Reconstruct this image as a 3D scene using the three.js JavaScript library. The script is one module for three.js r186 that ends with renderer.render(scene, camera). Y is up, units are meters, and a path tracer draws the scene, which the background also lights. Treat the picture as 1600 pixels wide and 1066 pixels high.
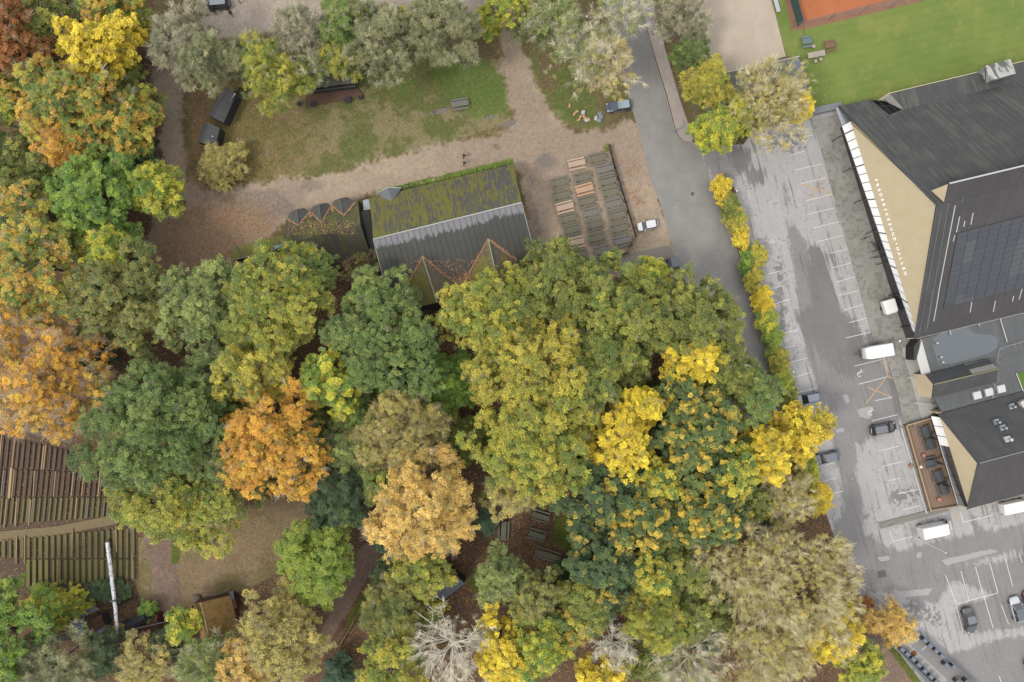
import * as THREE from 'three';
import { mergeGeometries } from 'three/addons/utils/BufferGeometryUtils.js';
import { RoundedBoxGeometry } from 'three/addons/geometries/RoundedBoxGeometry.js';
import { FontLoader } from 'three/addons/loaders/FontLoader.js';
import { TextGeometry } from 'three/addons/geometries/TextGeometry.js';
import { MarchingCubes } from 'three/addons/objects/MarchingCubes.js';

// ---------------------------------------------------------------- camera, sky, sun, exposure
const H = 118, F = 1066.7;                       // drone height in metres; focal length of the survey picture in its pixels
const scene = new THREE.Scene();
const camera = new THREE.PerspectiveCamera(2 * Math.atan(533 / F) * 180 / Math.PI, 1024 / 682, 1, 3000);
camera.position.set(0, H, 0); camera.up.set(0, 0, -1); camera.lookAt(0, 0, 0);
scene.add(camera);
const renderer = new THREE.WebGLRenderer({ antialias: true });
renderer.toneMapping = THREE.LinearToneMapping;
renderer.toneMappingExposure = 2.05;
renderer.shadowMap.enabled = true;
{ // overcast sky: one cloud sheet, brighter overhead than at the horizon, with soft thicker and thinner cloud
  const w = 256, h = 128, d = new Float32Array(w * h * 4);
  for (let j = 0; j < h; j++) for (let i = 0; i < w; i++) {
    const el = ((j + .5) / h - .5) * Math.PI, az = i / w * 2 * Math.PI;
    const s = Math.max(0, Math.sin(el));
    const cl = 1 + .07 * Math.sin(az * 3 + 1 + 4 * s) * Math.cos(el) + .05 * Math.sin(az * 7 - 9 * s) * Math.cos(el);
    const L = (1 + 2 * s) / 3 * cl * 1.22, k = (j * w + i) * 4;
    d[k] = L * .985; d[k + 1] = L * .995; d[k + 2] = L * 1.015; d[k + 3] = 1;
  }
  const t = new THREE.DataTexture(d, w, h, THREE.RGBAFormat, THREE.FloatType);
  t.mapping = THREE.EquirectangularReflectionMapping; t.magFilter = THREE.LinearFilter; t.minFilter = THREE.LinearFilter; t.needsUpdate = true;
  scene.background = t; scene.environment = t;
}
const sun = new THREE.DirectionalLight(0xfff6ea, 1.5);
sun.position.set(-75, 110, 45); sun.target.position.set(0, 0, 0);
sun.castShadow = true; sun.shadow.radius = 26; sun.shadow.mapSize.set(4096, 4096);
Object.assign(sun.shadow.camera, { left: -110, right: 110, top: 90, bottom: -90, near: 1, far: 400 });
scene.add(sun, sun.target);

// ---------------------------------------------------------------- helpers
const V = (x, y, z) => new THREE.Vector3(x, y, z);
const at = (px, py, h = 0) => V((px - 800) / F * (H - h), h, (py - 533) / F * (H - h));   // survey pixel and height -> metres
const mpp = (h = 0) => (H - h) / F;
function RNG(s) { s = (s * 2654435761 + 12345) >>> 0; return () => { s = (s + 0x6D2B79F5) | 0; let t = Math.imul(s ^ (s >>> 15), 1 | s); t = (t + Math.imul(t ^ (t >>> 7), 61 | t)) ^ t; return ((t ^ (t >>> 14)) >>> 0) / 4294967296; }; }
const KEXP = 2.7;                                 // how much brighter the photograph shows a surface than its base colour
const lin = v => (v /= 255) <= .04045 ? v / 12.92 : ((v + .055) / 1.055) ** 2.4;
const enc = v => 255 * (v <= .0031308 ? v * 12.92 : 1.055 * v ** (1 / 2.4) - .055);
const P = (r, g, b, k = 1) => new THREE.Color().setRGB(Math.min(.8, lin(r) * k / KEXP), Math.min(.8, lin(g) * k / KEXP), Math.min(.8, lin(b) * k / KEXP));
const LUT = new Uint8Array(1024); for (let i = 0; i < 1024; i++) LUT[i] = Math.min(255, Math.round(enc(lin(i / 4) / KEXP)));
const px8 = v => LUT[Math.max(0, Math.min(1023, (v * 4) | 0))];
// tileable value noise
const NT = new Float32Array(65536); { const r = RNG(77); for (let i = 0; i < 65536; i++) NT[i] = r(); }
function noise(x, y) {
  const xi = Math.floor(x), yi = Math.floor(y); let fx = x - xi, fy = y - yi; fx = fx * fx * (3 - 2 * fx); fy = fy * fy * (3 - 2 * fy);
  const a = (yi & 255) << 8, b = ((yi + 1) & 255) << 8, c = xi & 255, d = (xi + 1) & 255;
  return (NT[a | c] * (1 - fx) + NT[a | d] * fx) * (1 - fy) + (NT[b | c] * (1 - fx) + NT[b | d] * fx) * fy;
}
const fbm = (x, y, o = 4) => { let s = 0, a = .5, n = 0; for (let i = 0; i < o; i++) { s += a * noise(x, y); n += a; x = x * 2.03 + 17.1; y = y * 2.03 + 9.7; a *= .5; } return s / n; };
const sst = (a, b, x) => { x = Math.min(1, Math.max(0, (x - a) / (b - a))); return x * x * (3 - 2 * x); };
const mixc = (a, b, t) => [a[0] + (b[0] - a[0]) * t, a[1] + (b[1] - a[1]) * t, a[2] + (b[2] - a[2]) * t];
function dataTex(w, h, data, srgb = true, rep = true) {
  const t = new THREE.DataTexture(data, w, h, THREE.RGBAFormat); t.magFilter = THREE.LinearFilter; t.minFilter = THREE.LinearFilter;
  if (srgb) t.colorSpace = THREE.SRGBColorSpace; t.wrapS = t.wrapT = rep ? THREE.RepeatWrapping : THREE.ClampToEdgeWrapping; t.needsUpdate = true; return t;
}
function paint(w, h, f, rep = true) {             // f(x, y) -> [r, g, b] as the photograph shows the stuff; stored as base colour
  const d = new Uint8Array(w * h * 4);
  for (let j = 0; j < h; j++) for (let i = 0; i < w; i++) { const c = f(i, j), k = (j * w + i) * 4; d[k] = px8(c[0]); d[k + 1] = px8(c[1]); d[k + 2] = px8(c[2]); d[k + 3] = 255; }
  return dataTex(w, h, d, true, rep);
}
function grey(w, h, f, rep = true) {
  const d = new Uint8Array(w * h * 4);
  for (let j = 0; j < h; j++) for (let i = 0; i < w; i++) { const v = Math.max(0, Math.min(255, f(i, j) * 255)), k = (j * w + i) * 4; d[k] = d[k + 1] = d[k + 2] = v; d[k + 3] = 255; }
  return dataTex(w, h, d, false, rep);
}
function fillPoly(m, w, h, pts, val = 1) {        // scanline polygon into a float mask
  let y0 = Infinity, y1 = -Infinity; for (const p of pts) { y0 = Math.min(y0, p[1]); y1 = Math.max(y1, p[1]); }
  for (let y = Math.max(0, Math.floor(y0)); y <= Math.min(h - 1, Math.ceil(y1)); y++) {
    const xs = [], yc = y + .5;
    for (let i = 0; i < pts.length; i++) { const a = pts[i], b = pts[(i + 1) % pts.length]; if ((a[1] <= yc) !== (b[1] <= yc)) xs.push(a[0] + (yc - a[1]) / (b[1] - a[1]) * (b[0] - a[0])); }
    xs.sort((a, b) => a - b);
    for (let i = 0; i + 1 < xs.length; i += 2) for (let x = Math.max(0, Math.round(xs[i])); x < Math.min(w, Math.round(xs[i + 1])); x++) m[y * w + x] = val;
  }
}
function blur(m, w, h, r) {
  const t = new Float32Array(m.length);
  for (let pass = 0; pass < 2; pass++) {
    for (let y = 0; y < h; y++) { let s = 0; const o = y * w; for (let x = -r; x <= r; x++) s += m[o + Math.min(w - 1, Math.max(0, x))]; for (let x = 0; x < w; x++) { t[o + x] = s / (2 * r + 1); s += m[o + Math.min(w - 1, x + r + 1)] - m[o + Math.max(0, x - r)]; } }
    for (let x = 0; x < w; x++) { let s = 0; for (let y = -r; y <= r; y++) s += t[Math.min(h - 1, Math.max(0, y)) * w + x]; for (let y = 0; y < h; y++) { m[y * w + x] = s / (2 * r + 1); s += t[Math.min(h - 1, y + r + 1) * w + x] - t[Math.max(0, y - r) * w + x]; } }
  }
  return m;
}
const used = new Map();
function numbered(n) { const k = used.get(n) || 0; used.set(n, k + 1); return k ? n + '_' + String(k).padStart(3, '0') : n; }
function tag(o, label, category, group, kind) { o.userData.label = label; o.userData.category = category; if (group) o.userData.group = group; if (kind) o.userData.kind = kind; return o; }
function thing(name, label, category, p = V(0, 0, 0), turn = 0, group) { const o = new THREE.Group(); o.name = numbered(name); o.position.copy(p); o.rotation.y = turn; scene.add(o); return tag(o, label, category, group); }
function mesh(name, g, m, parent) { const o = new THREE.Mesh(g, m); o.name = name; o.castShadow = o.receiveShadow = true; parent.add(o); return o; }
function struct(name, g, m, label, category = 'ground') { const o = new THREE.Mesh(g, m); o.name = numbered(name); o.castShadow = o.receiveShadow = true; scene.add(o); o.userData.kind = 'structure'; if (label) { o.userData.label = label; o.userData.category = category; } return o; }
const M = (c, rough = .85, extra = {}) => new THREE.MeshStandardMaterial({ color: c, roughness: rough, ...extra });
const dup = (root, label, p, turn, group) => { const r = root.clone(); r.name = numbered(root.name.replace(/_\d{3}$/, '')); r.userData = { ...root.userData, label }; if (group) r.userData.group = group; scene.add(r); if (p) r.position.copy(p); if (turn !== undefined) r.rotation.y = turn; return r; };

class MB {                                        // collects faces with uv in metres, builds one named mesh
  constructor() { this.p = []; this.u = []; this.i = []; this.c = null; }
  face(pts, uvs, col) { const n = this.p.length / 3; pts.forEach((q, k) => { this.p.push(q.x, q.y, q.z); this.u.push(uvs ? uvs[k][0] : 0, uvs ? uvs[k][1] : 0); if (col) { (this.c ||= []).push(col.r, col.g, col.b); } }); for (let k = 1; k + 1 < pts.length; k++) this.i.push(n, n + k, n + k + 1); return this; }
  poly(pts, uAxis) { // planar polygon, uv in metres; first edge is the u direction unless given
    const o = pts[0], e = (uAxis || pts[1].clone().sub(o)).clone().normalize(), nrm = new THREE.Vector3();
    for (let k = 1; k + 1 < pts.length; k++) nrm.add(pts[k].clone().sub(o).cross(pts[k + 1].clone().sub(o)));
    nrm.normalize(); const f = nrm.clone().cross(e);
    return this.face(pts, pts.map(q => { const d = q.clone().sub(o); return [d.dot(e), d.dot(f)]; }));
  }
  slab(pts, t, uAxis) { // pts: top outline, anticlockwise from above; thickness straight down
    this.poly(pts, uAxis); const lo = pts.map(q => V(q.x, q.y - t, q.z)); this.poly([...lo].reverse());
    for (let k = 0; k < pts.length; k++) { const a = pts[k], b = pts[(k + 1) % pts.length], c = lo[(k + 1) % pts.length], d = lo[k]; this.poly([a, d, c, b]); }
    return this;
  }
  wall(a, b, h0, h1a, h1b = h1a, t = .3) { // upright wall between two plan points
    const d = V(b.x - a.x, 0, b.z - a.z).normalize(), n = V(-d.z, 0, d.x).multiplyScalar(t / 2);
    const P0 = q => (s, y) => V(q.x + n.x * s, y, q.z + n.z * s), A = P0(a), B = P0(b);
    const q = [A(1, h0), B(1, h0), B(1, h1b), A(1, h1a)], r = [B(-1, h0), A(-1, h0), A(-1, h1a), B(-1, h1b)];
    this.poly(q); this.poly(r); this.poly([q[3], q[2], r[3], r[2]]); this.poly([r[1], q[0], q[3], r[2]]); this.poly([q[1], r[0], r[3], q[2]]); return this;
  }
  box(c, sx, sy, sz, rot = 0, pitch = 0, roll = 0) {
    const m = new THREE.Matrix4().makeRotationFromEuler(new THREE.Euler(pitch, rot, roll, 'YXZ')).setPosition(c), q = (x, y, z) => V(x * sx / 2, y * sy / 2, z * sz / 2).applyMatrix4(m);
    for (const f of [[[-1, 1, 1], [1, 1, 1], [1, 1, -1], [-1, 1, -1]], [[-1, -1, -1], [1, -1, -1], [1, -1, 1], [-1, -1, 1]], [[-1, -1, 1], [1, -1, 1], [1, 1, 1], [-1, 1, 1]], [[1, -1, -1], [-1, -1, -1], [-1, 1, -1], [1, 1, -1]], [[1, -1, 1], [1, -1, -1], [1, 1, -1], [1, 1, 1]], [[-1, -1, -1], [-1, -1, 1], [-1, 1, 1], [-1, 1, -1]]]) this.poly(f.map(v => q(...v)));
    return this;
  }
  tube(pts, r0, r1, sides = 5, cap = false) {
    const n = pts.length, rings = []; let L = 0;
    for (let k = 0; k < n; k++) {
      const d = pts[Math.min(n - 1, k + 1)].clone().sub(pts[Math.max(0, k - 1)]).normalize(), s = Math.abs(d.y) > .9 ? V(1, 0, 0) : V(0, 1, 0), a = d.clone().cross(s).normalize(), b = d.clone().cross(a);
      const r = r0 + (r1 - r0) * k / (n - 1); if (k) L += pts[k].distanceTo(pts[k - 1]);
      const base = this.p.length / 3; for (let j = 0; j < sides; j++) { const t = j / sides * 2 * Math.PI; const q = pts[k].clone().addScaledVector(a, Math.cos(t) * r).addScaledVector(b, Math.sin(t) * r); this.p.push(q.x, q.y, q.z); this.u.push(j / sides, L); }
      rings.push(base);
    }
    for (let k = 0; k + 1 < n; k++) for (let j = 0; j < sides; j++) { const a = rings[k] + j, b = rings[k] + (j + 1) % sides, c = rings[k + 1] + j, d = rings[k + 1] + (j + 1) % sides; this.i.push(a, b, d, a, d, c); }
    if (cap) for (const [ring, flip] of [[rings[0], 0], [rings[n - 1], 1]]) for (let j = 1; j + 1 < sides; j++) flip ? this.i.push(ring, ring + j, ring + j + 1) : this.i.push(ring, ring + j + 1, ring + j);
    return this;
  }
  geo(smooth = false) {
    let g = new THREE.BufferGeometry(); g.setAttribute('position', new THREE.Float32BufferAttribute(this.p, 3)); g.setAttribute('uv', new THREE.Float32BufferAttribute(this.u, 2));
    if (this.c) g.setAttribute('color', new THREE.Float32BufferAttribute(this.c, 3)); g.setIndex(this.i); g.computeVertexNormals(); return g;
  }
  build(name, m, parent) { return mesh(name, this.geo(), m, parent); }
}
function sheetGeo(pts, y, texRect) {              // flat ground polygon; uv 0..1 across texRect = [x0, z0, w, d] metres, else metres
  const g = new THREE.ShapeGeometry(new THREE.Shape(pts.map(p => new THREE.Vector2(p.x, -p.z))));
  g.rotateX(-Math.PI / 2); g.translate(0, y, 0);
  const q = g.attributes.position, u = new Float32Array(q.count * 2);
  for (let k = 0; k < q.count; k++) { u[2 * k] = texRect ? (q.getX(k) - texRect[0]) / texRect[2] : q.getX(k); u[2 * k + 1] = texRect ? (q.getZ(k) - texRect[1]) / texRect[3] : q.getZ(k); }
  g.setAttribute('uv', new THREE.BufferAttribute(u, 2)); return g;
}
const poly = a => a.map(p => at(p[0], p[1]));
function plate(pts, y0, y1) {                     // solid with a polygon plan: top sheet and sides
  const mb = new MB(), g = sheetGeo(pts, y1), q = g.attributes.position, ix = g.index.array;
  for (let k = 0; k < q.count; k++) { mb.p.push(q.getX(k), q.getY(k), q.getZ(k)); mb.u.push(q.getX(k), q.getZ(k)); }
  for (const k of ix) mb.i.push(k);
  for (let k = 0; k < pts.length; k++) { const a = pts[k], b = pts[(k + 1) % pts.length]; mb.poly([V(a.x, y0, a.z), V(b.x, y0, b.z), V(b.x, y1, b.z), V(a.x, y1, a.z)]); }
  return mb.geo();
}
// ---------------------------------------------------------------- ground
const GX = [-97, -65, 194, 130], GW = 2048, GH = 1372;
const g2t = p => [(p[0] - 800) * mpp() * GW / GX[2] + GW / 2, (p[1] - 533) * mpp() * GH / GX[3] + GH / 2];
function zone(polys, soft) { const m = new Float32Array(GW * GH); for (const q of polys) fillPoly(m, GW, GH, q.map(g2t)); return soft ? blur(m, GW, GH, soft) : m; }
const scatter = [];                              // where fallen leaves lie as real leaves: [mask, density, palette]
let leafMask, grassGreen, dirtMask;
{
  const dirt = dirtMask = zone([[[228, 400], [243, 330], [254, 250], [245, 150], [230, 60], [285, 60], [290, 140], [288, 200], [292, 285], [330, 296], [420, 283], [520, 272], [600, 250], [720, 218], [790, 208], [803, 190], [785, 130], [778, 50], [800, 40], [815, 70], [838, 130], [862, 180], [895, 207], [945, 202], [980, 178], [1000, 190], [1062, 410], [1040, 425], [860, 440], [830, 400], [822, 320], [805, 255], [780, 262], [580, 306], [450, 345], [365, 410], [290, 440], [240, 430]]], 13);
  const gravel = zone([[[310, -20], [770, -20], [782, 45], [700, 40], [560, 28], [450, 40], [380, 62], [325, 60], [305, 20]]], 6);
  const grass = zone([[[296, 225], [330, 130], [390, 60], [560, 85], [700, 80], [785, 95], [803, 190], [720, 216], [600, 248], [520, 272], [420, 283], [330, 298]]], 9);
  const lush = zone([[[672, 112], [700, 96], [770, 96], [792, 130], [798, 165], [780, 185], [735, 180], [690, 140]], [[590, 140], [640, 125], [660, 140], [640, 150]], [[540, 156], [565, 152], [570, 160], [545, 166]]], 12);
  const verge = zone([[[812, 40], [960, 40], [985, 100], [985, 168], [945, 197], [895, 202], [862, 176], [836, 122]], [[1018, -20], [1062, -20], [1130, 235], [1098, 235]]], 6);
  const orange = zone([[[240, 70], [300, 60], [330, 110], [335, 225], [318, 290], [290, 300], [292, 200], [285, 120]], [[232, 440], [260, 340], [330, 300], [420, 320], [450, 345], [370, 405], [300, 440]], [[965, 228], [985, 235], [1010, 350], [1000, 400], [960, 420], [990, 372]], [[690, 470], [760, 520], [740, 600], [700, 560]]], 22);
  const wood = zone([[[-20, 430], [240, 420], [365, 400], [600, 450], [850, 420], [1160, 440], [1240, 640], [1300, 780], [1340, 930], [1440, 1090], [-20, 1090]], [[-20, -20], [240, -20], [250, 160], [262, 250], [230, 420], [-20, 440]]], 8);
  const glade = zone([[[212, 842], [280, 822], [400, 785], [490, 770], [490, 830], [440, 890], [400, 915], [330, 935], [300, 960], [225, 960], [205, 900]]], 9);
  const trail = zone([[[222, 835], [262, 830], [285, 930], [262, 975], [235, 975], [240, 900]], [[560, 860], [590, 830], [605, 845], [560, 930], [510, 1010], [470, 1080], [440, 1080], [500, 990]], [[1330, 950], [1352, 945], [1450, 1085], [1370, 1085]], [[1045, 30], [1060, 30], [1100, 200], [1088, 200]]], 5);
  const moss = zone([[[585, 306], [620, 298], [700, 278], [760, 262], [800, 252], [806, 262], [800, 268], [700, 290], [600, 312]], [[868, 812], [884, 803], [910, 855], [896, 868], [862, 848]], [[728, 905], [752, 885], [770, 920], [750, 945]], [[850, 740], [870, 770], [860, 800], [845, 780]], [[745, 745], [760, 790], [748, 790]], [[1012, 590], [1035, 598], [1030, 610], [1005, 612]], [[1000, 560], [1025, 560], [1015, 580]], [[268, 828], [283, 826], [280, 880], [268, 885]], [[500, 905], [530, 890], [520, 940], [500, 935]], [[545, 960], [575, 915], [580, 925], [540, 1000]], [[1378, 1000], [1392, 1002], [1458, 1080], [1438, 1080]], [[560, 322], [585, 310], [590, 330], [570, 340]]], 5);
  const bed = zone([[[1104, 282], [1148, 288], [1175, 400], [1215, 520], [1245, 640], [1290, 760], [1270, 800], [1220, 660], [1190, 560], [1150, 420]]], 3);
  const mud = zone([[[835, 245], [860, 236], [875, 250], [865, 268], [840, 270], [830, 300], [842, 330], [850, 380], [828, 380], [822, 300]], [[470, 280], [520, 285], [500, 300], [460, 300]], [[380, 300], [430, 292], [470, 330], [420, 345], [370, 330]]], 10);
  const tex = new Uint8Array(GW * GH * 4), lf = leafMask = new Float32Array(GW * GH), rr = RNG(5);
  const leafCols = [[196, 130, 66], [170, 104, 54], [140, 84, 52], [206, 160, 84], [188, 160, 70], [120, 76, 52]];
  grassGreen = new Float32Array(GW * GH);
  const edge = (m, n, amt = .5) => sst(.32, .68, m + (n - .5) * amt);
  for (let j = 0; j < GH; j++) for (let i = 0; i < GW; i++) {
    const k = j * GW + i, x = i * .0947, y = j * .0947;
    const n1 = fbm(x * .35, y * .35, 5), n2 = fbm(x * 1.6 + 40, y * 1.6, 3), n3 = noise(x * 7 + 3, y * 7), n4 = fbm(x * .12 + 9, y * .12, 3), n5 = fbm(x * 3.1 + 5, y * 3.1 + 2, 3);
    let c = mixc([104, 90, 58], [128, 116, 70], n1), leaves = .12, gg = 0;                     // rough ground
    let a = edge(wood[k], n2); if (a > 0) { c = mixc(c, mixc([84, 66, 50], [116, 90, 68], n2), a); leaves += a * .32; }
    a = edge(grass[k], n2); if (a > 0) {
      const bare = sst(.46, .62, n1 * .6 + n4 * .4 + (n2 - .5) * .25), fx = (i - GW / 2) / 1.1678 + 800;
      let g = mixc(mixc([118, 118, 66], [98, 114, 50], n2), [164, 146, 116], bare * .68); const tan = sst(560, 380, fx); g = mixc(g, mixc([138, 116, 82], [118, 112, 62], n2), tan * .7);
      const lu = sst(.25, .75, lush[k] + (n2 - .5) * .7); g = mixc(g, mixc([112, 132, 58], [92, 126, 44], n3), lu * .85); gg = Math.max(gg, a * (1 - bare) * .6, lu * a);
      c = mixc(c, g, a); leaves = leaves * (1 - a) + a * (.1 + .3 * tan);
    }
    a = edge(verge[k], n2); if (a > 0) { c = mixc(c, mixc([120, 108, 70], [108, 124, 58], sst(.34, .6, n1)), a); leaves = leaves * (1 - a) + a * .14; gg = Math.max(gg, a * sst(.4, .65, n1)); }
    a = edge(glade[k], n2); if (a > 0) { c = mixc(c, mixc(mixc([136, 116, 88], [168, 148, 116], n1), [112, 112, 62], sst(.58, .7, n4 + (n2 - .5) * .3) * .6), a); leaves = leaves * (1 - a) + a * .26; }
    a = edge(gravel[k], n2); if (a > 0) { c = mixc(c, mixc([178, 163, 148], [200, 186, 170], n1), a); leaves *= 1 - a * .8; }
    a = sst(.28, .72, dirt[k] + (n2 - .5) * .5 + (n1 - .5) * .9); if (a > 0) { c = mixc(c, mixc(mixc([172, 152, 131], [206, 186, 161], n1 * .6 + n2 * .4), [160, 139, 123], sst(.52, .7, n4) * .5), a); leaves = leaves * (1 - a) + .012 * a; gg *= 1 - a; }
    a = edge(trail[k], n2); if (a > 0) { c = mixc(c, mixc([126, 104, 92], [152, 130, 114], n1), a); leaves = leaves * (1 - a) + .12 * a; }
    a = sst(.3, .8, mud[k] + (n2 - .5) * .6); if (a > 0) c = mixc(c, mixc([132, 117, 110], [146, 131, 122], n3), a * .6);
    a = sst(.25, .95, orange[k] + (n2 - .5) * .6 + (n1 - .5) * .9); if (a > 0) { c = mixc(c, mixc([138, 108, 88], [158, 126, 98], n2), a * .65); leaves = Math.max(leaves, .42 * a); gg *= 1 - a; }
    a = edge(moss[k], n2); if (a > 0) { c = mixc(c, mixc([88, 102, 28], [112, 122, 34], n2), a); leaves = leaves * (1 - a) + a * .06; gg = Math.max(gg, a); }
    a = edge(bed[k], n2, .3); if (a > 0) { c = mixc(c, mixc([112, 84, 64], [136, 104, 76], n2), a); leaves = Math.max(leaves, .4 * a); }
    const grain = (rr() - .5) * 20 + (n3 - .5) * 16 + (n5 - .5) * 30; c = [c[0] + grain, c[1] + grain * .95, c[2] + grain * .85];
    if (rr() < leaves * .55) c = mixc(c, leafCols[(rr() * 6) | 0], .35 + .5 * rr());
    lf[k] = leaves; grassGreen[k] = gg;
    tex[4 * k] = px8(c[0]); tex[4 * k + 1] = px8(c[1]); tex[4 * k + 2] = px8(c[2]); tex[4 * k + 3] = 255;
  }
  const gm = M(0xffffff, .95, { map: dataTex(GW, GH, tex, true, false), bumpMap: grey(512, 512, (i, j) => fbm(i * 32 / 512, j * 32 / 512, 3) * .6 + noise(i * .5, j * .5) * .4) });
  gm.bumpScale = .03; gm.bumpMap.repeat.set(24, 16);
  const w = GX[2] / 2, d = GX[3] / 2;
  struct('ground', sheetGeo([V(-w, 0, -d), V(-w, 0, d), V(w, 0, d), V(w, 0, -d)], 0, GX), gm, 'trodden dirt, leaf litter and patchy grass around the theatre', 'ground');
  const far = paint(256, 256, (i, j) => mixc([92, 96, 52], [124, 112, 66], fbm(i / 16, j / 16, 4)));
  far.repeat.set(1 / 40, 1 / 40);
  struct('terrain', sheetGeo([V(-900, 0, -900), V(-900, 0, 900), V(900, 0, 900), V(900, 0, -900)], -.02), M(0xffffff, .95, { map: far }), 'surrounding open land beyond the site', 'ground');
}
// asphalt, paving, gravel: tiling grain
const asphaltTex = (a, b, s) => paint(512, 512, (i, j) => { const r = RNG(i * 7919 + j * 104729 + s)(); const n = fbm(i / 64, j / 64, 4), m = noise(i * .35, j * .35); const v = (r - .5) * 22 + (m - .5) * 10; const c = mixc(a, b, n); return [c[0] + v, c[1] + v, c[2] + v]; });
const tRoad = asphaltTex([146, 143, 139], [166, 162, 157], 1); tRoad.repeat.set(1 / 12, 1 / 12);
const roadPts = [[941, -15], [958, 60], [975, 125], [988, 172], [1000, 210], [1015, 276], [1033, 321], [1049, 377], [1057, 404], [1076, 455], [1096, 520], [1120, 585], [1150, 655], [1235, 655], [1225, 620], [1204, 560], [1180, 482], [1162, 418], [1138, 352], [1113, 292], [1122, 262], [1160, 245], [1160, 225], [1092, 228], [1083, 222], [1066, 221], [1055, 208], [1040, 150], [1020, 85], [993, -15]];
struct('road', sheetGeo(poly(roadPts), .012), M(0xffffff, .78, { map: tRoad }), 'grey asphalt lane between the theatre ground and the car park', 'road');
// pavement with kerb
{
  const t = paint(512, 512, (i, j) => { const n = fbm(i / 60, j / 60, 4), r = RNG(i * 31 + j * 977)(); const e = (i % 32 < 2 || (j + (Math.floor(i / 32) % 2) * 32) % 64 < 2) ? -16 : 0; const v = (r - .5) * 18 + e; const c = mixc([182, 170, 162], [204, 192, 184], n); return [c[0] + v, c[1] + v, c[2] + v]; }); t.repeat.set(1 / 5, 1 / 5);
  const s = struct('sidewalk', plate(poly([[995, -15], [1016, -15], [1040, 80], [1062, 155], [1083, 216], [1081, 222], [1067, 220], [1057, 207], [1042, 148], [1022, 84]]), 0, .12), M(0xffffff, .88, { map: t }), 'pinkish paved sidewalk along the lane', 'sidewalk');
  const kb = new MB(), line = [[993, -15], [1020, 85], [1040, 150], [1055, 208], [1066, 221.5], [1083, 223]];
  const km = M(P(176, 172, 168), .85);
  for (let k = 0; k + 1 < line.length; k++) { const a = at(...line[k]), b = at(...line[k + 1]); const n = Math.max(1, Math.round(a.distanceTo(b) / 2)); for (let q = 0; q < n; q++) { const p0 = a.clone().lerp(b, (q + .01) / n), p1 = a.clone().lerp(b, (q + .99) / n); new MB().wall(p0, p1, 0, .135, .135, .16).build('kerb_stone', km, s); } }
}
{ // gravel court and lawn and clay court
  const t = paint(512, 512, (i, j) => { const r = RNG(i * 131 + j * 9277)(); const v = (r - .5) * 20; const c = mixc([200, 183, 163], [216, 201, 182], fbm(i / 50, j / 50, 4)); return [c[0] + v, c[1] + v, c[2] + v]; }); t.repeat.set(1 / 14, 1 / 14);
  struct('gravel_court', sheetGeo(poly([[1086, -18], [1202, -18], [1216, 40], [1228, 88], [1140, 113], [1112, 118]]), .01), M(0xffffff, .95, { map: t }), 'pale beige gravel court beside the lane', 'court');
  const gl = paint(1024, 512, (i, j) => { const r = RNG(i * 71 + j * 3301)(); const n = fbm(i / 90, j / 60, 5), s = .5 + .5 * Math.sin((j + i * .25) * .16 + 4 * fbm(i / 120, j / 120, 2)); const v = (r - .5) * 26; let c = mixc([108, 134, 50], [146, 158, 76], n * .8 + s * .12); c = mixc(c, [160, 156, 84], sst(.6, .75, fbm(i / 40 + 7, j / 40, 3)) * .4); return [c[0] + v, c[1] + v, c[2] + v * .6]; }); gl.repeat.set(1 / 40, 1 / 20);
  struct('lawn', sheetGeo(poly([[1200, -20], [1620, -20], [1620, 110], [1400, 190], [1330, 168], [1272, 172], [1262, 140], [1248, 90], [1229, 88], [1214, 30]]), .016), M(0xffffff, .95, { map: gl }), 'mown green lawn behind the sports hall', 'lawn');
  const cl = paint(256, 256, (i, j) => { const r = RNG(i * 17 + j * 533)(); const v = (r - .5) * 14; const c = mixc([196, 112, 66], [208, 126, 80], fbm(i / 40, j / 40, 3)); return [c[0] + v, c[1] + v, c[2] + v]; }); cl.repeat.set(1 / 10, 1 / 10);
  struct('clay_court', sheetGeo(poly([[1238, -20], [1250, 35], [1395, -2], [1392, -20]]), .024), M(0xffffff, .95, { map: cl }), 'orange clay tennis court at the edge of the lawn', 'court');
  const cr = paint(256, 256, (i, j) => { const r = RNG(i * 19 + j * 733)(); const v = (r - .5) * 22; const c = mixc([150, 104, 82], [168, 124, 98], fbm(i / 30, j / 30, 3)); return [c[0] + v, c[1] + v, c[2] + v]; }); cr.repeat.set(1 / 8, 1 / 8);
  struct('court_margin', sheetGeo(poly([[1222, -20], [1238, 48], [1262, 45], [1440, 2], [1440, -20]]), .020), M(0xffffff, .95, { map: cr }), 'dull red margin round the clay court', 'court');
}
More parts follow.
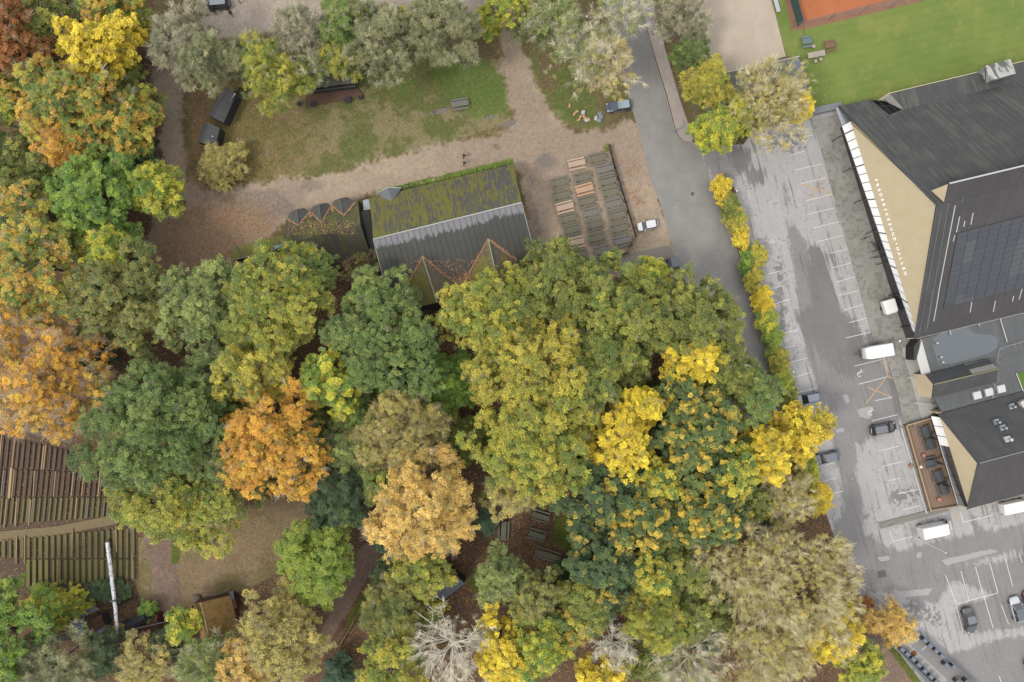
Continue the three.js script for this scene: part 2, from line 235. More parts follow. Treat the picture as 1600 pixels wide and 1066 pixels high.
// car park: worn asphalt with damp patches
let lot;
{
  const x0 = (1080 - 800) * mpp(), z0 = (158 - 533) * mpp(), w = 540 * mpp(), d = 926 * mpp(), TW = 1024, TH = 1756;
  const t2 = p => [(p[0] - 1080) / 540 * TW, (p[1] - 158) / 926 * TH];
  const zn = (polys, soft) => { const m = new Float32Array(TW * TH); for (const q of polys) fillPoly(m, TW, TH, q.map(t2)); return blur(m, TW, TH, soft); };
  const mid = zn([[[1225, 330], [1262, 380], [1285, 470], [1335, 500], [1360, 540], [1400, 600], [1412, 655], [1352, 690], [1336, 730], [1352, 790], [1345, 830], [1400, 862], [1490, 842], [1620, 815], [1620, 855], [1480, 885], [1420, 905], [1390, 925], [1350, 925], [1290, 850], [1318, 800], [1310, 740], [1290, 640], [1262, 560], [1258, 540]], [[1400, 917], [1480, 888], [1560, 880], [1620, 862], [1620, 1000], [1560, 930], [1490, 905], [1460, 945], [1420, 940]], [[1490, 950], [1560, 930], [1620, 980], [1550, 985], [1500, 990]], [[1095, 228], [1165, 228], [1172, 262], [1130, 288], [1105, 260]], [[1480, 1025], [1560, 1000], [1620, 990], [1620, 1085], [1500, 1085]], [[1520, 800], [1548, 845], [1530, 842], [1512, 808]], [[1465, 838], [1475, 838], [1485, 855], [1475, 856]]], 13);
  const dark = zn([[[1222, 285], [1230, 284], [1240, 330], [1236, 335]], [[1240, 390], [1252, 395], [1262, 430], [1254, 425]], [[1262, 385], [1280, 388], [1292, 410], [1302, 440], [1312, 470], [1322, 500], [1345, 532], [1330, 535], [1300, 528], [1262, 535], [1248, 505], [1242, 492], [1258, 486], [1275, 478], [1262, 430]], [[1165, 266], [1190, 262], [1202, 276], [1192, 290], [1170, 288]], [[1130, 230], [1172, 236], [1172, 262], [1142, 268]], [[1262, 535], [1330, 530], [1350, 560], [1330, 600], [1290, 560]], [[1160, 230], [1172, 228], [1176, 250], [1168, 262]], [[1290, 392], [1298, 390], [1300, 420]], [[1340, 520], [1395, 520], [1400, 545], [1360, 545]], [[1385, 545], [1412, 548], [1420, 640], [1405, 650], [1392, 600]], [[1372, 868], [1390, 866], [1392, 878], [1374, 880]], [[1360, 893], [1384, 898], [1380, 910], [1362, 906]], [[1465, 900], [1478, 898], [1480, 908], [1468, 910]]], 13);
  const pale = zn([[[1372, 871], [1389, 868], [1390, 875], [1375, 878]], [[1432, 864], [1440, 863], [1441, 872], [1433, 873]], [[1316, 618], [1324, 616], [1329, 628], [1322, 632]], [[1304, 672], [1318, 668], [1320, 674], [1306, 677]], [[1338, 640], [1365, 634], [1360, 655], [1345, 652]], [[1290, 990 - 800 + 500], [1300, 690], [1305, 720], [1285, 730]], [[1335, 690], [1345, 695], [1360, 790], [1350, 790]], [[1400, 925], [1460, 918], [1450, 930], [1395, 935]], [[1470, 875], [1550, 858], [1560, 862], [1480, 884]]], 3);
  const spots = zn([[[1385, 765], [1440, 755], [1440, 785], [1395, 795]], [[1340, 800], [1365, 800], [1352, 830]], [[1195, 215], [1260, 200], [1265, 235], [1200, 240]], [[1400, 930], [1470, 945], [1480, 985], [1420, 970]], [[1205, 400], [1225, 395], [1235, 520], [1215, 520]]], 12);
  const tex = new Uint8Array(TW * TH * 4), ro = new Uint8Array(TW * TH * 4), rr = RNG(9);
  for (let j = 0; j < TH; j++) for (let i = 0; i < TW; i++) {
    const k = j * TW + i, x = i * .058, y = j * .058, n1 = fbm(x * .5, y * .5, 5), n2 = fbm(x * 2.2, y * 2.2 + 7, 4), al = x * .26 + y * .965, ac = x * .965 - y * .26, st = fbm(ac * 2.6, al * .16 + 3, 4), st2 = fbm(ac * 7, al * .3 + 9, 3), mo = fbm(x * 1.1 + 30, y * 1.1, 4), cr = Math.abs(fbm(x * .33 + 60, y * .33, 4) - .5);
    let c = mixc([182, 180, 179], [208, 206, 205], n1 * .6 + mo * .4), wet = 0; c = mixc(c, [158, 156, 156], sst(.56, .7, mo * .5 + st * .5) * .45);
    let a = sst(.2, .74, mid[k] + (n2 - .5) * .5 + (st - .5) * .7); c = mixc(c, mixc([140, 137, 137], [158, 155, 154], n1), a); wet = a * .3;
    a = sst(.18, .66, dark[k] + (n2 - .5) * .35 + (st - .5) * 1.5 + (st2 - .5) * .7); c = mixc(c, mixc([112, 108, 109], [130, 126, 126], n1), a * .9); wet = Math.max(wet, a);
    a = sst(.012, .004, cr) * sst(.5, .6, n1); c = mixc(c, [120, 118, 118], a * .5); a = sst(.68, .76, fbm(x * 2.4 + 80, y * 2.4, 3)); c = mixc(c, [132, 130, 131], a * .5 * sst(.5, .62, n1)); a = sst(.4, .6, pale[k] + (n2 - .5) * .8); c = mixc(c, [194, 191, 190], a * .8);
    a = sst(.62, .7, n2 * .8 + spots[k] * .3); c = mixc(c, [128, 126, 127], a * spots[k] * .8);
    const v = (rr() - .5) * 16 + (noise(i * .6, j * .6) - .5) * 10; if (rr() < .002) c = mixc(c, [110, 104, 100], .7);
    tex[4 * k] = px8(c[0] + v); tex[4 * k + 1] = px8(c[1] + v); tex[4 * k + 2] = px8(c[2] + v); tex[4 * k + 3] = 255;
    ro[4 * k] = ro[4 * k + 1] = ro[4 * k + 2] = 225 - wet * 110 + v; ro[4 * k + 3] = 255;
  }
  const pts = poly([[1092, 229], [1162, 226], [1175, 205], [1268, 178], [1330, 168], [1420, 150 + 40], [1620, 400], [1620, 1082], [1452, 1082], [1378, 985], [1345, 940], [1318, 880], [1290, 800], [1262, 700], [1240, 640], [1216, 545], [1180, 425], [1162, 350], [1147, 292], [1113, 291], [1102, 258]]);
  lot = struct('car_park', sheetGeo(pts, .018, [x0, z0, w, d]), M(0xffffff, 1, { map: dataTex(TW, TH, tex, true, false), roughnessMap: dataTex(TW, TH, ro, false, false) }), 'worn grey asphalt car park with damp dark patches', 'car park');
  // painted markings
  const white = M(P(236, 236, 236, 1.05), .8), yell = M(P(226, 186, 120), .8);
  const mark = (ox, oy, s, list, m, w = .11) => { for (const [a, b, c, e] of list) { const p = at(ox + a / s, oy + b / s), q = at(ox + c / s, oy + e / s), dd = q.clone().sub(p), n = V(-dd.z, 0, dd.x).normalize().multiplyScalar(w / 2); mesh('marking', sheetGeo([p.clone().sub(n), q.clone().sub(n), q.clone().add(n), p.clone().add(n)], .023), m, lot); } };
  mark(1200, 266, 3.9475, [[200, 85, 360, 45], [232, 190, 395, 148], [250, 272, 412, 232], [275, 358, 440, 318], [300, 442, 465, 403], [385, 512, 490, 487], [400, 602, 515, 572], [420, 690, 540, 657], [440, 772, 565, 742], [470, 862, 590, 828], [500, 940, 615, 912], [480, 1035, 640, 998], [0, 450, 40, 440], [0, 640, 85, 620], [0, 738, 90, 712], [25, 828, 135, 798], [30, 920, 70, 910], [55, 1015, 185, 985]], white);
  mark(1200, 266, 3.9475, [[200, 85, 395, 145], [355, 60, 232, 188]], yell, .14);
  mark(1200, 0, 3.9475, [[140, 960, 225, 930], [165, 1050, 330, 1012], [180, 855, 280, 832]], white);
  mark(1200, 532, 3.9475, [[80, 50, 165, 32], [105, 145, 245, 108], [135, 235, 265, 198], [155, 330, 305, 290], [235, 400, 330, 378], [535, 158, 700, 118], [560, 270, 735, 225], [640, 497, 800, 458], [660, 372, 770, 350], [680, 685, 808, 652], [710, 777, 830, 748], [745, 865, 820, 848], [800, 945, 930, 920], [830, 1045, 940, 1020], [305, 880, 415, 850], [275, 790, 410, 755], [385, 950, 465, 930]], white);
  mark(1200, 532, 3.9475, [[705, 105, 740, 225], [740, 225, 845, 247], [725, 235, 605, 390], [615, 290, 770, 352]], yell, .14);
  mark(1200, 796, 3.9475, [[750, 130, 772, 198], [772, 198, 895, 168], [1185, 10, 1205, 80], [1205, 80, 1380, 38], [1095, 405, 1160, 580], [1160, 585, 1415, 517], [1190, 380, 1242, 568], [1280, 355, 1325, 520], [1370, 335, 1418, 515], [1465, 305, 1510, 475], [1330, 530, 1390, 735], [1440, 590, 1485, 710], [1160, 590, 1205, 760], [640, 515, 735, 590], [1550, 280, 1570, 330], [1425, 1030, 1440, 1066]], white);
  mark(1200, 796, 3.9475, [[1145, 10, 1190, 65], [1150, 60, 1188, 12]], yell, .12);
  for (const [px, py] of [[1343, 585], [1360, 645.5]]) { // wheelchair symbols
    const c = at(px, py), g = new MB(), seg = (a, b, w) => { const dd = V(b[0] - a[0], 0, b[1] - a[1]), n = V(-dd.z, 0, dd.x).normalize().multiplyScalar(w / 2), p = V(c.x + a[0], .023, c.z + a[1]), q = V(c.x + b[0], .023, c.z + b[1]); g.face([p.clone().sub(n), p.clone().add(n), q.clone().add(n), q.clone().sub(n)]); };
    for (let k = 0; k < 11; k++) { const a = .6 + k * .45, b = a + .45; seg([.38 * Math.cos(a), .38 * Math.sin(a)], [.38 * Math.cos(b), .38 * Math.sin(b)], .12); }
    seg([-.1, 0], [.25, -.6], .14); seg([.25, -.6], [.6, -.4], .12); seg([.28, -.75], [.36, -.85], .22);
    g.build('wheelchair_symbol', white, lot);
  }
  { const blue = M(P(60, 96, 190), .6), red = M(P(190, 90, 100), .6); for (const [px, py, m, r] of [[1397, 567, red, .42], [1397, 567.4, blue, .33], [1391, 571, blue, .24], [1410, 635, blue, .22]]) { const g = new THREE.CircleGeometry(r, 18); g.rotateX(-Math.PI / 2); const o = mesh('painted_disc', g, m, lot); o.position.copy(at(px, py)); o.position.y = m === red ? .027 : .031; } }
}
{ // concrete paving in front of the halls
  const t = paint(512, 512, (i, j) => { const r = RNG(i * 331 + j * 1277)(), n = fbm(i / 70, j / 70, 4), l = sst(.5, .7, fbm(i / 40 + 31, j / 40, 4)); const e = (i % 26 < 2 || j % 26 < 2) ? -20 : 0; const v = (r - .5) * 16 + e; const c = mixc(mixc([158, 156, 149], [184, 182, 176], n), [134, 132, 124], l * .6); return [c[0] + v, c[1] + v, c[2] + v]; }); t.repeat.set(1 / 8, 1 / 8);
  struct('paving', plate(poly([[1270, 188], [1310, 178], [1330, 200], [1440, 535], [1476, 640], [1478, 655], [1412, 664], [1402, 612], [1380, 546], [1364, 530]]), 0, .1), M(0xffffff, .9, { map: t }), 'lichen-stained concrete paving along the front of the halls', 'paving');
  const c2 = paint(256, 256, (i, j) => { const r = RNG(i * 37 + j * 577)(), n = fbm(i / 50, j / 30, 4); const v = (r - .5) * 14; const c = mixc([196, 194, 190], [214, 212, 208], n); return [c[0] + v, c[1] + v, c[2] + v]; }); c2.repeat.set(1 / 6, 1 / 6);
  struct('entrance_slab', plate(poly([[1409, 545], [1428, 538], [1462, 650], [1440, 655], [1425, 600]]), 0, .115), M(0xffffff, .85, { map: c2 }), 'pale concrete slab at the hall entrance', 'paving');
  struct('ramp', plate(poly([[1373, 817], [1478, 790], [1482, 798], [1376, 826]]), 0, .2), M(P(150, 148, 140), .9), 'grey concrete ramp along the end of the wooden deck', 'ramp');
  const bl = M(P(150, 150, 148), .9);
  struct('bin_yard', sheetGeo(poly([[1392, 1000], [1432, 985], [1500, 1062], [1490, 1082], [1460, 1082]]), .024), M(P(152, 150, 148), .9), 'paved yard between two metal fences for the bins', 'paving');
}
// puddles on the theatre ground
{
  const wm = new THREE.MeshPhysicalMaterial({ color: P(120, 108, 98), roughness: .08 });
  for (const [px, py, a, b, rot, s, label] of [[690, 173, 13, 4, -.25, 1, 'long shallow puddle on the grass beside the bench'], [766, 183, 6, 3, -.2, 2, 'small puddle at the edge of the green grass'], [795, 193, 14, 4, -.3, 3, 'muddy puddle where the two tracks meet'], [851, 250, 11, 8, 0, 4, 'round grey puddle beside the picnic tables'], [676, 176, 5, 2.5, -.2, 5, 'tiny puddle at the end of the long one']]) {
    const r = RNG(s), pts = [], c = at(px, py), ph = [r() * 6, r() * 6, r() * 6];
    for (let k = 0; k < 40; k++) { const t = k / 40 * 2 * Math.PI, f = 1 + .22 * Math.sin(3 * t + ph[0]) + .14 * Math.sin(5 * t + ph[1]) + .08 * Math.sin(9 * t + ph[2]); const x = a * f * Math.cos(t) * mpp(), z = b * f * Math.sin(t) * mpp(); pts.push(V(c.x + x * Math.cos(rot) - z * Math.sin(rot), 0, c.z + x * Math.sin(rot) + z * Math.cos(rot))); }
    pts.reverse(); struct('puddle', sheetGeo(pts, .012), wm, label, 'puddle');
  }
}
// ---------------------------------------------------------------- buildings
const onPlane = (px, py, pl) => { const o = V(0, H, 0), g = at(px, py, 0), d = g.clone().sub(o); return o.clone().addScaledVector(d, -(pl.normal.dot(o) + pl.constant) / pl.normal.dot(d)); };
const planeOf = (a, b, c) => new THREE.Plane().setFromCoplanarPoints(a, b, c);
const lift = (p, n, d) => p.clone().addScaledVector(n, d);
const upN = pl => pl.normal.y > 0 ? pl.normal.clone() : pl.normal.clone().negate();
const drop = (p, y) => V(p.x, y, p.z);
// surface grain
const feltTex = (a, b, pitch, moss = 0, s = 0) => { const t = paint(512, 512, (i, j) => { const r = RNG(i * 53 + j * 3571 + s)(), n = fbm(i / 48 + s, j / 48, 4), st = fbm(i / 5 + s, j / 130, 3), seam = pitch && (i % pitch) < 3 ? -22 : 0; let c = mixc(a, b, n * .6 + st * .4); if (moss) c = mixc(c, mixc([120, 124, 104], [146, 152, 126], n), sst(.5, .75, st * .6 + fbm(i / 90, j / 90 + s, 3) * .5) * moss); const v = (r - .5) * 12 + seam; return [c[0] + v, c[1] + v, c[2] + v]; }); t.repeat.set(1 / 12, 1 / 12); return t; };
const mossTex = (amount, s, leaf = .05) => { const t = paint(1024, 512, (i, j) => { // moss in streaks down the slope over dark sheets, with fallen leaves
  const r = RNG(i * 97 + j * 4099 + s), n = fbm(i / 9 + s, j / 46, 4), m = fbm(i / 110, j / 110 + s, 4), k = sst(.42, .62, n * .72 + m * .28 + (amount - .5) - (s === 3 ? .1 * (i / 1024 - .45) : 0)); let c = mixc([84, 84, 84], [102, 102, 98], fbm(i / 20, j / 20, 3)); c = mixc(c, mixc([108, 110, 42], [148, 144, 52], fbm(i / 6, j / 10 + s, 3)), k * .92); const v = (r() - .5) * 26; if (r() < leaf) c = [[176, 140, 84], [150, 104, 62], [190, 150, 90]][(r() * 3) | 0]; return [c[0] + v, c[1] + v, c[2] + v * .7]; }); t.repeat.set(1 / 24, 1 / 12); return t; };
const MAT = {
  stucco: M(new THREE.Color().setRGB(1.32, 1.34, 1.42), .95, { map: (() => { const t = paint(512, 512, (i, j) => { const r = RNG(i * 3 + j * 7717)(), n = fbm(i / 60, j / 90, 4), st = fbm(i / 6, j / 140, 3); const v = (r - .5) * 12; const c = mixc([232, 212, 170], [246, 228, 188], n * .7 + st * .3); return [c[0] + v, c[1] + v, c[2] + v]; }); t.repeat.set(1 / 9, 1 / 9); return t; })() }),
  feltN: M(0xffffff, .88, { map: feltTex([68, 70, 73], [90, 91, 91], 0, .34, 3) }),
  feltS: M(0xffffff, .9, { map: feltTex([70, 67, 71], [92, 88, 91], 0, .1, 9) }),
  felt2: M(0xffffff, .88, { map: feltTex([76, 77, 80], [94, 95, 97], 128, .14, 5) }),
  flat: M(0xffffff, .6, { map: feltTex([80, 82, 86], [104, 107, 111], 0, .18, 21) }),
  trim: M(P(86, 88, 92), .6), white: M(P(226, 226, 224), .6), metal: M(P(190, 196, 204), .35, { metalness: .6 }), black: M(P(44, 44, 46), .7), steel: M(P(120, 126, 132), .45, { metalness: .5 }),
  greyWall: M(P(196, 194, 190), .85), darkWood: M(0xffffff, .85, { map: (() => { const t = paint(128, 128, (i, j) => { const n = fbm(i / 3, j / 40, 3); const e = i % 16 < 1 ? -14 : 0; const c = mixc([46, 45, 46], [66, 64, 63], n); return c.map(v => v + e); }); t.repeat.set(.5, .5); return t; })() }),
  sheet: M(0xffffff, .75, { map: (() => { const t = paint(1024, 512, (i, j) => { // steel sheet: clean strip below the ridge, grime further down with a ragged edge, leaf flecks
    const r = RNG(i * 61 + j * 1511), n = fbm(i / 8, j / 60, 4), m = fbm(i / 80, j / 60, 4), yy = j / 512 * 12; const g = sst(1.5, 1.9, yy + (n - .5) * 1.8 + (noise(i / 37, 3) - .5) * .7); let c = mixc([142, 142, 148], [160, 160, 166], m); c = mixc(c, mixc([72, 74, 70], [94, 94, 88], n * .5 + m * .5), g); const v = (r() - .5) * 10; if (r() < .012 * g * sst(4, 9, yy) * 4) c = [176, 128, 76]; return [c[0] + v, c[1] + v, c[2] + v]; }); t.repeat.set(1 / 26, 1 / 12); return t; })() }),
};
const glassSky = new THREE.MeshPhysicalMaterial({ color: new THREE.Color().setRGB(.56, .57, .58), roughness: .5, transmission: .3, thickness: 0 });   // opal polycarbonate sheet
const glassDark = new THREE.MeshPhysicalMaterial({ color: P(70, 70, 72), roughness: .12, clearcoat: .5 });
const r1 = V(.9726, 0, -.2327);                   // ridge direction of the halls and the theatre
function roof(name, pts, t, m, parent, uAxis) { return new MB().slab(pts, t, uAxis).build(name, m, parent); }
const leafLitterMat = new THREE.MeshStandardMaterial({ color: 0xffffff, roughness: .9, side: THREE.DoubleSide });
const FALLEN = (() => { const mb = new MB(); mb.face([V(-.07, .004, 0), V(0, .02, .045), V(.075, .006, 0), V(0, .015, -.045)]); return mb.geo(); })();
const LEAFC = [[198, 150, 112], [182, 134, 98], [166, 120, 88], [204, 166, 126], [148, 108, 82]].map(c => P(...c, 1.15));
function litter(parent, pts, seed) { // pts: list of positions (world), laid as single fallen leaves
  const r = RNG(seed), o = new THREE.InstancedMesh(FALLEN, leafLitterMat, pts.length), q = new THREE.Quaternion(), m = new THREE.Matrix4(), s = new THREE.Vector3(), inv = parent.matrixWorld.clone(); parent.updateMatrixWorld(true); inv.copy(parent.matrixWorld).invert();
  pts.forEach((p, k) => { q.setFromEuler(new THREE.Euler((r() - .5) * .9, r() * 6.28, (r() - .5) * .9)); m.compose(p.clone().applyMatrix4(inv), q, s.setScalar(.9 + 1.1 * r())); o.setMatrixAt(k, m); o.setColorAt(k, LEAFC[(r() * 5) | 0].clone().multiplyScalar(.8 + .4 * r())); });
  o.name = 'fallen_leaves'; o.userData.kind = 'stuff'; parent.add(o); return o;
}
const along = (a, b, n, w, r, pl) => { const out = []; for (let k = 0; k < n; k++) { const p = a.clone().lerp(b, r()).add(V((r() + r() - 1) * w, .05 + .06 * r(), (r() + r() - 1) * w)); out.push(p); } return out; };

// --- the large sports hall
{
  const T = thing('sports_hall', 'large sports hall with tall sand-coloured gable and dark roofs', 'building');
  const A = at(1466, 320, 18.6), N0 = at(1313, 165, 2.6), S0 = at(1431, 529, 3.5), Lr = 48, e = p => p.clone().addScaledVector(r1, Lr);
  const pn = planeOf(A, e(A), N0), ps = planeOf(A, e(A), S0), nn = upN(pn), ns = upN(ps);
  const on = (x, y, d = 0) => lift(onPlane(x, y, pn), nn, d), os = (x, y, d = 0) => lift(onPlane(x, y, ps), ns, d);
  const cut = on(1413, 171), Nf = e(cut);
  roof('roof', [A, N0, on(1360, 155), on(1390, 180), cut, Nf, e(A)], .35, MAT.feltN, T, r1).userData.label = 'grey felt roof slope with pale lichen streaks';
  roof('roof', [e(A), e(S0), S0, A].reverse(), .35, MAT.feltS, T, r1).userData.label = 'dark violet-grey roof slope carrying solar panels';
  // raised long dormer on the lawn side
  const hd = 5.2, d0 = at(1390, 146, hd), d1 = d0.clone().addScaledVector(r1, Lr);
  roof('dormer_roof', [lift(cut, nn, .02), d0, d1, lift(Nf, nn, .02)], .25, MAT.feltN, T, r1);
  const cheek = new MB(); cheek.poly([drop(d0, 0), drop(cut, 0), cut, d0]); cheek.build('dormer_cheek', MAT.white, T); { const n1_ = on(1360, 155), n2_ = on(1390, 180); new MB().wall(drop(n1_, 0), drop(n2_, 0), 0, n1_.y - .36, n2_.y - .36, .12).build('notch_wall', MAT.white, T); new MB().wall(drop(n2_, 0), drop(cut, 0), 0, n2_.y - .36, cut.y - .36, .12).build('notch_wall', MAT.white, T); }
  new MB().wall(drop(d0, 0), drop(d1, 0), 0, hd - .26).build('rear_wall', MAT.stucco, T);
  const sk = [at(1540, 103, 6.6), at(1579, 92, 6.6), at(1588, 115, 7.6), at(1548, 126, 7.6)];
  { const tx = paint(128, 128, (i, j) => mixc([206, 206, 202], [104, 106, 98], sst(.42, .66, fbm(i / 12, j / 34, 4)))); tx.repeat.set(1 / 5, 1 / 5); new MB().slab([...sk].reverse(), 1.2).build('roof_light', M(0xffffff, .6, { map: tx }), T).userData.label = 'grimy white roof light box'; }
  new MB().poly([at(1527, 113, 5.2), at(1540, 103, 6.6), at(1548, 126, 6.4)]).build('roof_light_cheek', MAT.metal, T);
  // seams on the lawn slope
  for (let k = 1; k < 42; k++) { const a = A.clone().addScaledVector(r1, k * 1.05 - .3), b = k * 1.05 < 9.2 ? N0.clone().addScaledVector(r1, k * 1.05 - .3 + (A.clone().sub(N0).dot(r1)) * 0) : cut.clone().addScaledVector(r1, k * 1.05 - 9.2); const q = new MB(); q.tube([lift(a, nn, .01), lift(b, nn, .01)], .035, .035, 4); q.build('roof_seam', MAT.trim, T); }
  // gable wall
  const Fa = drop(at(1328, 190, 3.4), 0), Fb = drop(at(1434, 528, 3.4), 0), fin = V(-.32, 0, 0), fu = Fb.clone().sub(Fa).normalize(), fn = V(-fu.z, 0, fu.x).multiplyScalar(-1);
  const outN = fn.x < 0 ? fn : fn.clone().negate();   // facing the car park
  const ap = drop(A, 18.2).addScaledVector(outN, -.05), fl = [drop(Fa, 3.0), drop(Fb, 3.0), drop(Fb, 3.3), ap, drop(Fa, 3.3)]; new MB().wall(drop(Fa, 0), drop(Fb, 0), 0, 2.98, undefined, .2).build('ground_floor_glazing', glassDark, T);
  const fw = new MB(); fw.poly(fl, fu); fw.poly(fl.map(p => p.clone().addScaledVector(outN, -.4)).reverse(), fu); fw.build('gable_wall', MAT.stucco, T);
  // ridge cap raised behind the gable
  const E = at(1483, 287, 21), L = on(1455, 298, .01), R = os(1476, 317, .01);
  roof('ridge_roof', [E, L, e(L), e(E)], .2, MAT.feltN, T, r1); roof('ridge_roof', [e(E), e(R), R, E].reverse(), .2, MAT.feltS, T, r1);
  new MB().poly([drop(E, E.y - .05), L, R]).build('ridge_gable', MAT.stucco, T);
  new MB().tube([drop(E, E.y + .08), e(E).add(V(0, .08, 0))], .13, .13, 6, true).build('ridge_cap', MAT.white, T);
  // verge trims
  for (const [a, b] of [[A, N0], [A, S0]]) new MB().tube([a.clone().add(V(0, -.1, 0)).addScaledVector(outN, .12), b.clone().add(V(0, -.1, 0)).addScaledVector(outN, .12)], .2, .2, 4, true).build('verge_trim', MAT.trim, T);
  new MB().tube([S0.clone().add(V(0, -.1, 0)), e(S0).add(V(0, -.1, 0))], .09, .09, 6).build('gutter', MAT.metal, T);
  new MB().wall(drop(S0, 0).addScaledVector(r1, .4), e(drop(S0, 0)), 0, 3.2).build('side_wall', MAT.stucco, T);
  // loose white strips and faint lines lying down the dark slope
  const strip = (x0, y0, x1, y1, w, m) => { const a = os(x0, y0, .05), b = os(x1, y1, .05), d = b.clone().sub(a).normalize(), s = d.clone().cross(ns).multiplyScalar(w / 2); new MB().slab([a.clone().add(s), a.clone().sub(s), b.clone().sub(s), b.clone().add(s)], .05).build('roof_strip', m, T); };
  const thin = M(P(128, 150, 150), .6);
  for (const [x0, y0, x1, y1] of [[1492.5, 321, 1466, 460], [1466.5, 460, 1459, 502], [1499.5, 338, 1494.5, 363], [1507.5, 345, 1506, 354], [1520.5, 332.5, 1517, 351], [1492, 367.5, 1489.5, 377], [1518.5, 471.5, 1516, 488], [1555.5, 470, 1552, 487], [1584, 462, 1582, 471], [1597, 451, 1592.5, 468]]) strip(x0, y0, x1, y1, .13, MAT.white);
  for (const [x0, y0, x1, y1] of [[1471, 327, 1440, 500], [1482, 318, 1449, 512], [1496, 290, 1493, 310], [1505, 308, 1503, 317], [1449, 450, 1437, 518], [1458, 452, 1447, 520]]) strip(x0, y0, x1, y1, .06, thin);
  // solar panels
  const p00 = os(1496, 364), pv = os(1474, 481).sub(p00), pu = os(1600, 337).sub(p00).normalize(), vl = pv.length(), vd = pv.clone().normalize(), nr = Math.round(vl / 1.03);
  const pms = [[54, 60, 72], [58, 64, 76], [62, 67, 78], [82, 84, 92]].map(c => new THREE.MeshPhysicalMaterial({ color: P(...c, .85), roughness: .22, clearcoat: .4 })), fm = M(P(92, 99, 112), .6), rp = RNG(31);
  for (let j = 0; j < nr; j++) for (let i = 0; i < 11; i++) {
    const o = p00.clone().addScaledVector(pu, i * 1.68).addScaledVector(vd, j * vl / nr).addScaledVector(ns, .14), a = o.clone().addScaledVector(pu, 1.63), b = a.clone().addScaledVector(vd, vl / nr - .05), c = o.clone().addScaledVector(vd, vl / nr - .05);
    const light = (i === 1 && j > 1 && j < 6) || ((i === 6 || i === 7) && j > 3 && j < 11) || (j === nr - 1 && (i === 1 || i === 2)) || (j === nr - 2 && i === 1), pm = pms[light ? 3 : (rp() * 3) | 0];
    const pn_ = new MB().slab([o, a, b, c].reverse(), .05).build('solar_panel', pm, T);
    const fr = new MB(); for (const [q, w] of [[o, a], [c, b]]) fr.tube([lift(q, ns, .01), lift(w, ns, .01)], .022, .022, 4); fr.build('panel_frame', fm, pn_);
  }
  // lettering on the gable wall
  const font = await new FontLoader().loadAsync('fonts/droid/droid_sans_bold.typeface.json');
  const mid = Fa.clone().addScaledVector(fu, 0), textY = 5.0, lm = M(new THREE.Color().setRGB(.8, .8, .79), .6), chars = [...'FREDERIKSSUND\u00b7HALLEN'];
  const s0 = Fa.clone(); const T0 = onPlane(1371, 281, planeOf(fl[0], fl[1], fl[2])), T1 = onPlane(1415, 427, planeOf(fl[0], fl[1], fl[2]));
  const rot = new THREE.Matrix4().makeBasis(fu, V(0, 1, 0), outN);
  chars.forEach((ch, k) => {
    const p = T0.clone().lerp(T1, k / (chars.length - 1)); let g;
    if (ch === '\u00b7') { g = new THREE.BoxGeometry(.22, .22, .1); g.translate(0, .45, .05); } else { g = new TextGeometry(ch, { font, size: .68, depth: .05, curveSegments: 4 }); g.computeBoundingBox(); g.translate(-(g.boundingBox.min.x + g.boundingBox.max.x) / 2, 0, 0); }
    const o = mesh('letter', g, lm, T); o.applyMatrix4(rot.clone().setPosition(p.x + outN.x * .06, (T0.y + T1.y) / 2 - .4, p.z + outN.z * .06));
  });
  // glass canopy along the foot of the gable
  const g0 = at(1315, 197, 3.0), g1 = at(1426, 517, 3.0), h0 = drop(Fa, 3.7).addScaledVector(outN, .03), h1 = drop(Fb, 3.7).addScaledVector(outN, .03), np = 25;
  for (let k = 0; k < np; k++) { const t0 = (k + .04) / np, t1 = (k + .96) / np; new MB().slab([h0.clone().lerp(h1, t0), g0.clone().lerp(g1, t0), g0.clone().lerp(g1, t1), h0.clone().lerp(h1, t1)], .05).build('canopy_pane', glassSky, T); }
  for (let k = 0; k <= np; k++) { const big = k % 4 === 1, a = h0.clone().lerp(h1, k / np), b = g0.clone().lerp(g1, k / np); if (big) b.addScaledVector(b.clone().sub(a).normalize(), .9); const q = new MB(); q.tube([a.add(V(0, .02, 0)), b.add(V(0, .02, 0))], big ? .1 : .035, big ? .1 : .035, 4, true); if (big) q.tube([b.clone(), drop(b, 0)], .08, .08, 6); q.build(big ? 'canopy_post' : 'glazing_bar', big ? M(P(84, 74, 70), .7) : MAT.trim, T); }
  new MB().tube([g0, g1], .07, .07, 5, true).build('canopy_gutter', M(P(70, 72, 78), .6), T);
  new MB().slab([at(1306, 169, 2.4), at(1316, 197, 2.9), at(1328, 191, 3.3), at(1313, 166, 2.4)], .12).build('corner_flashing', MAT.metal, T);
}
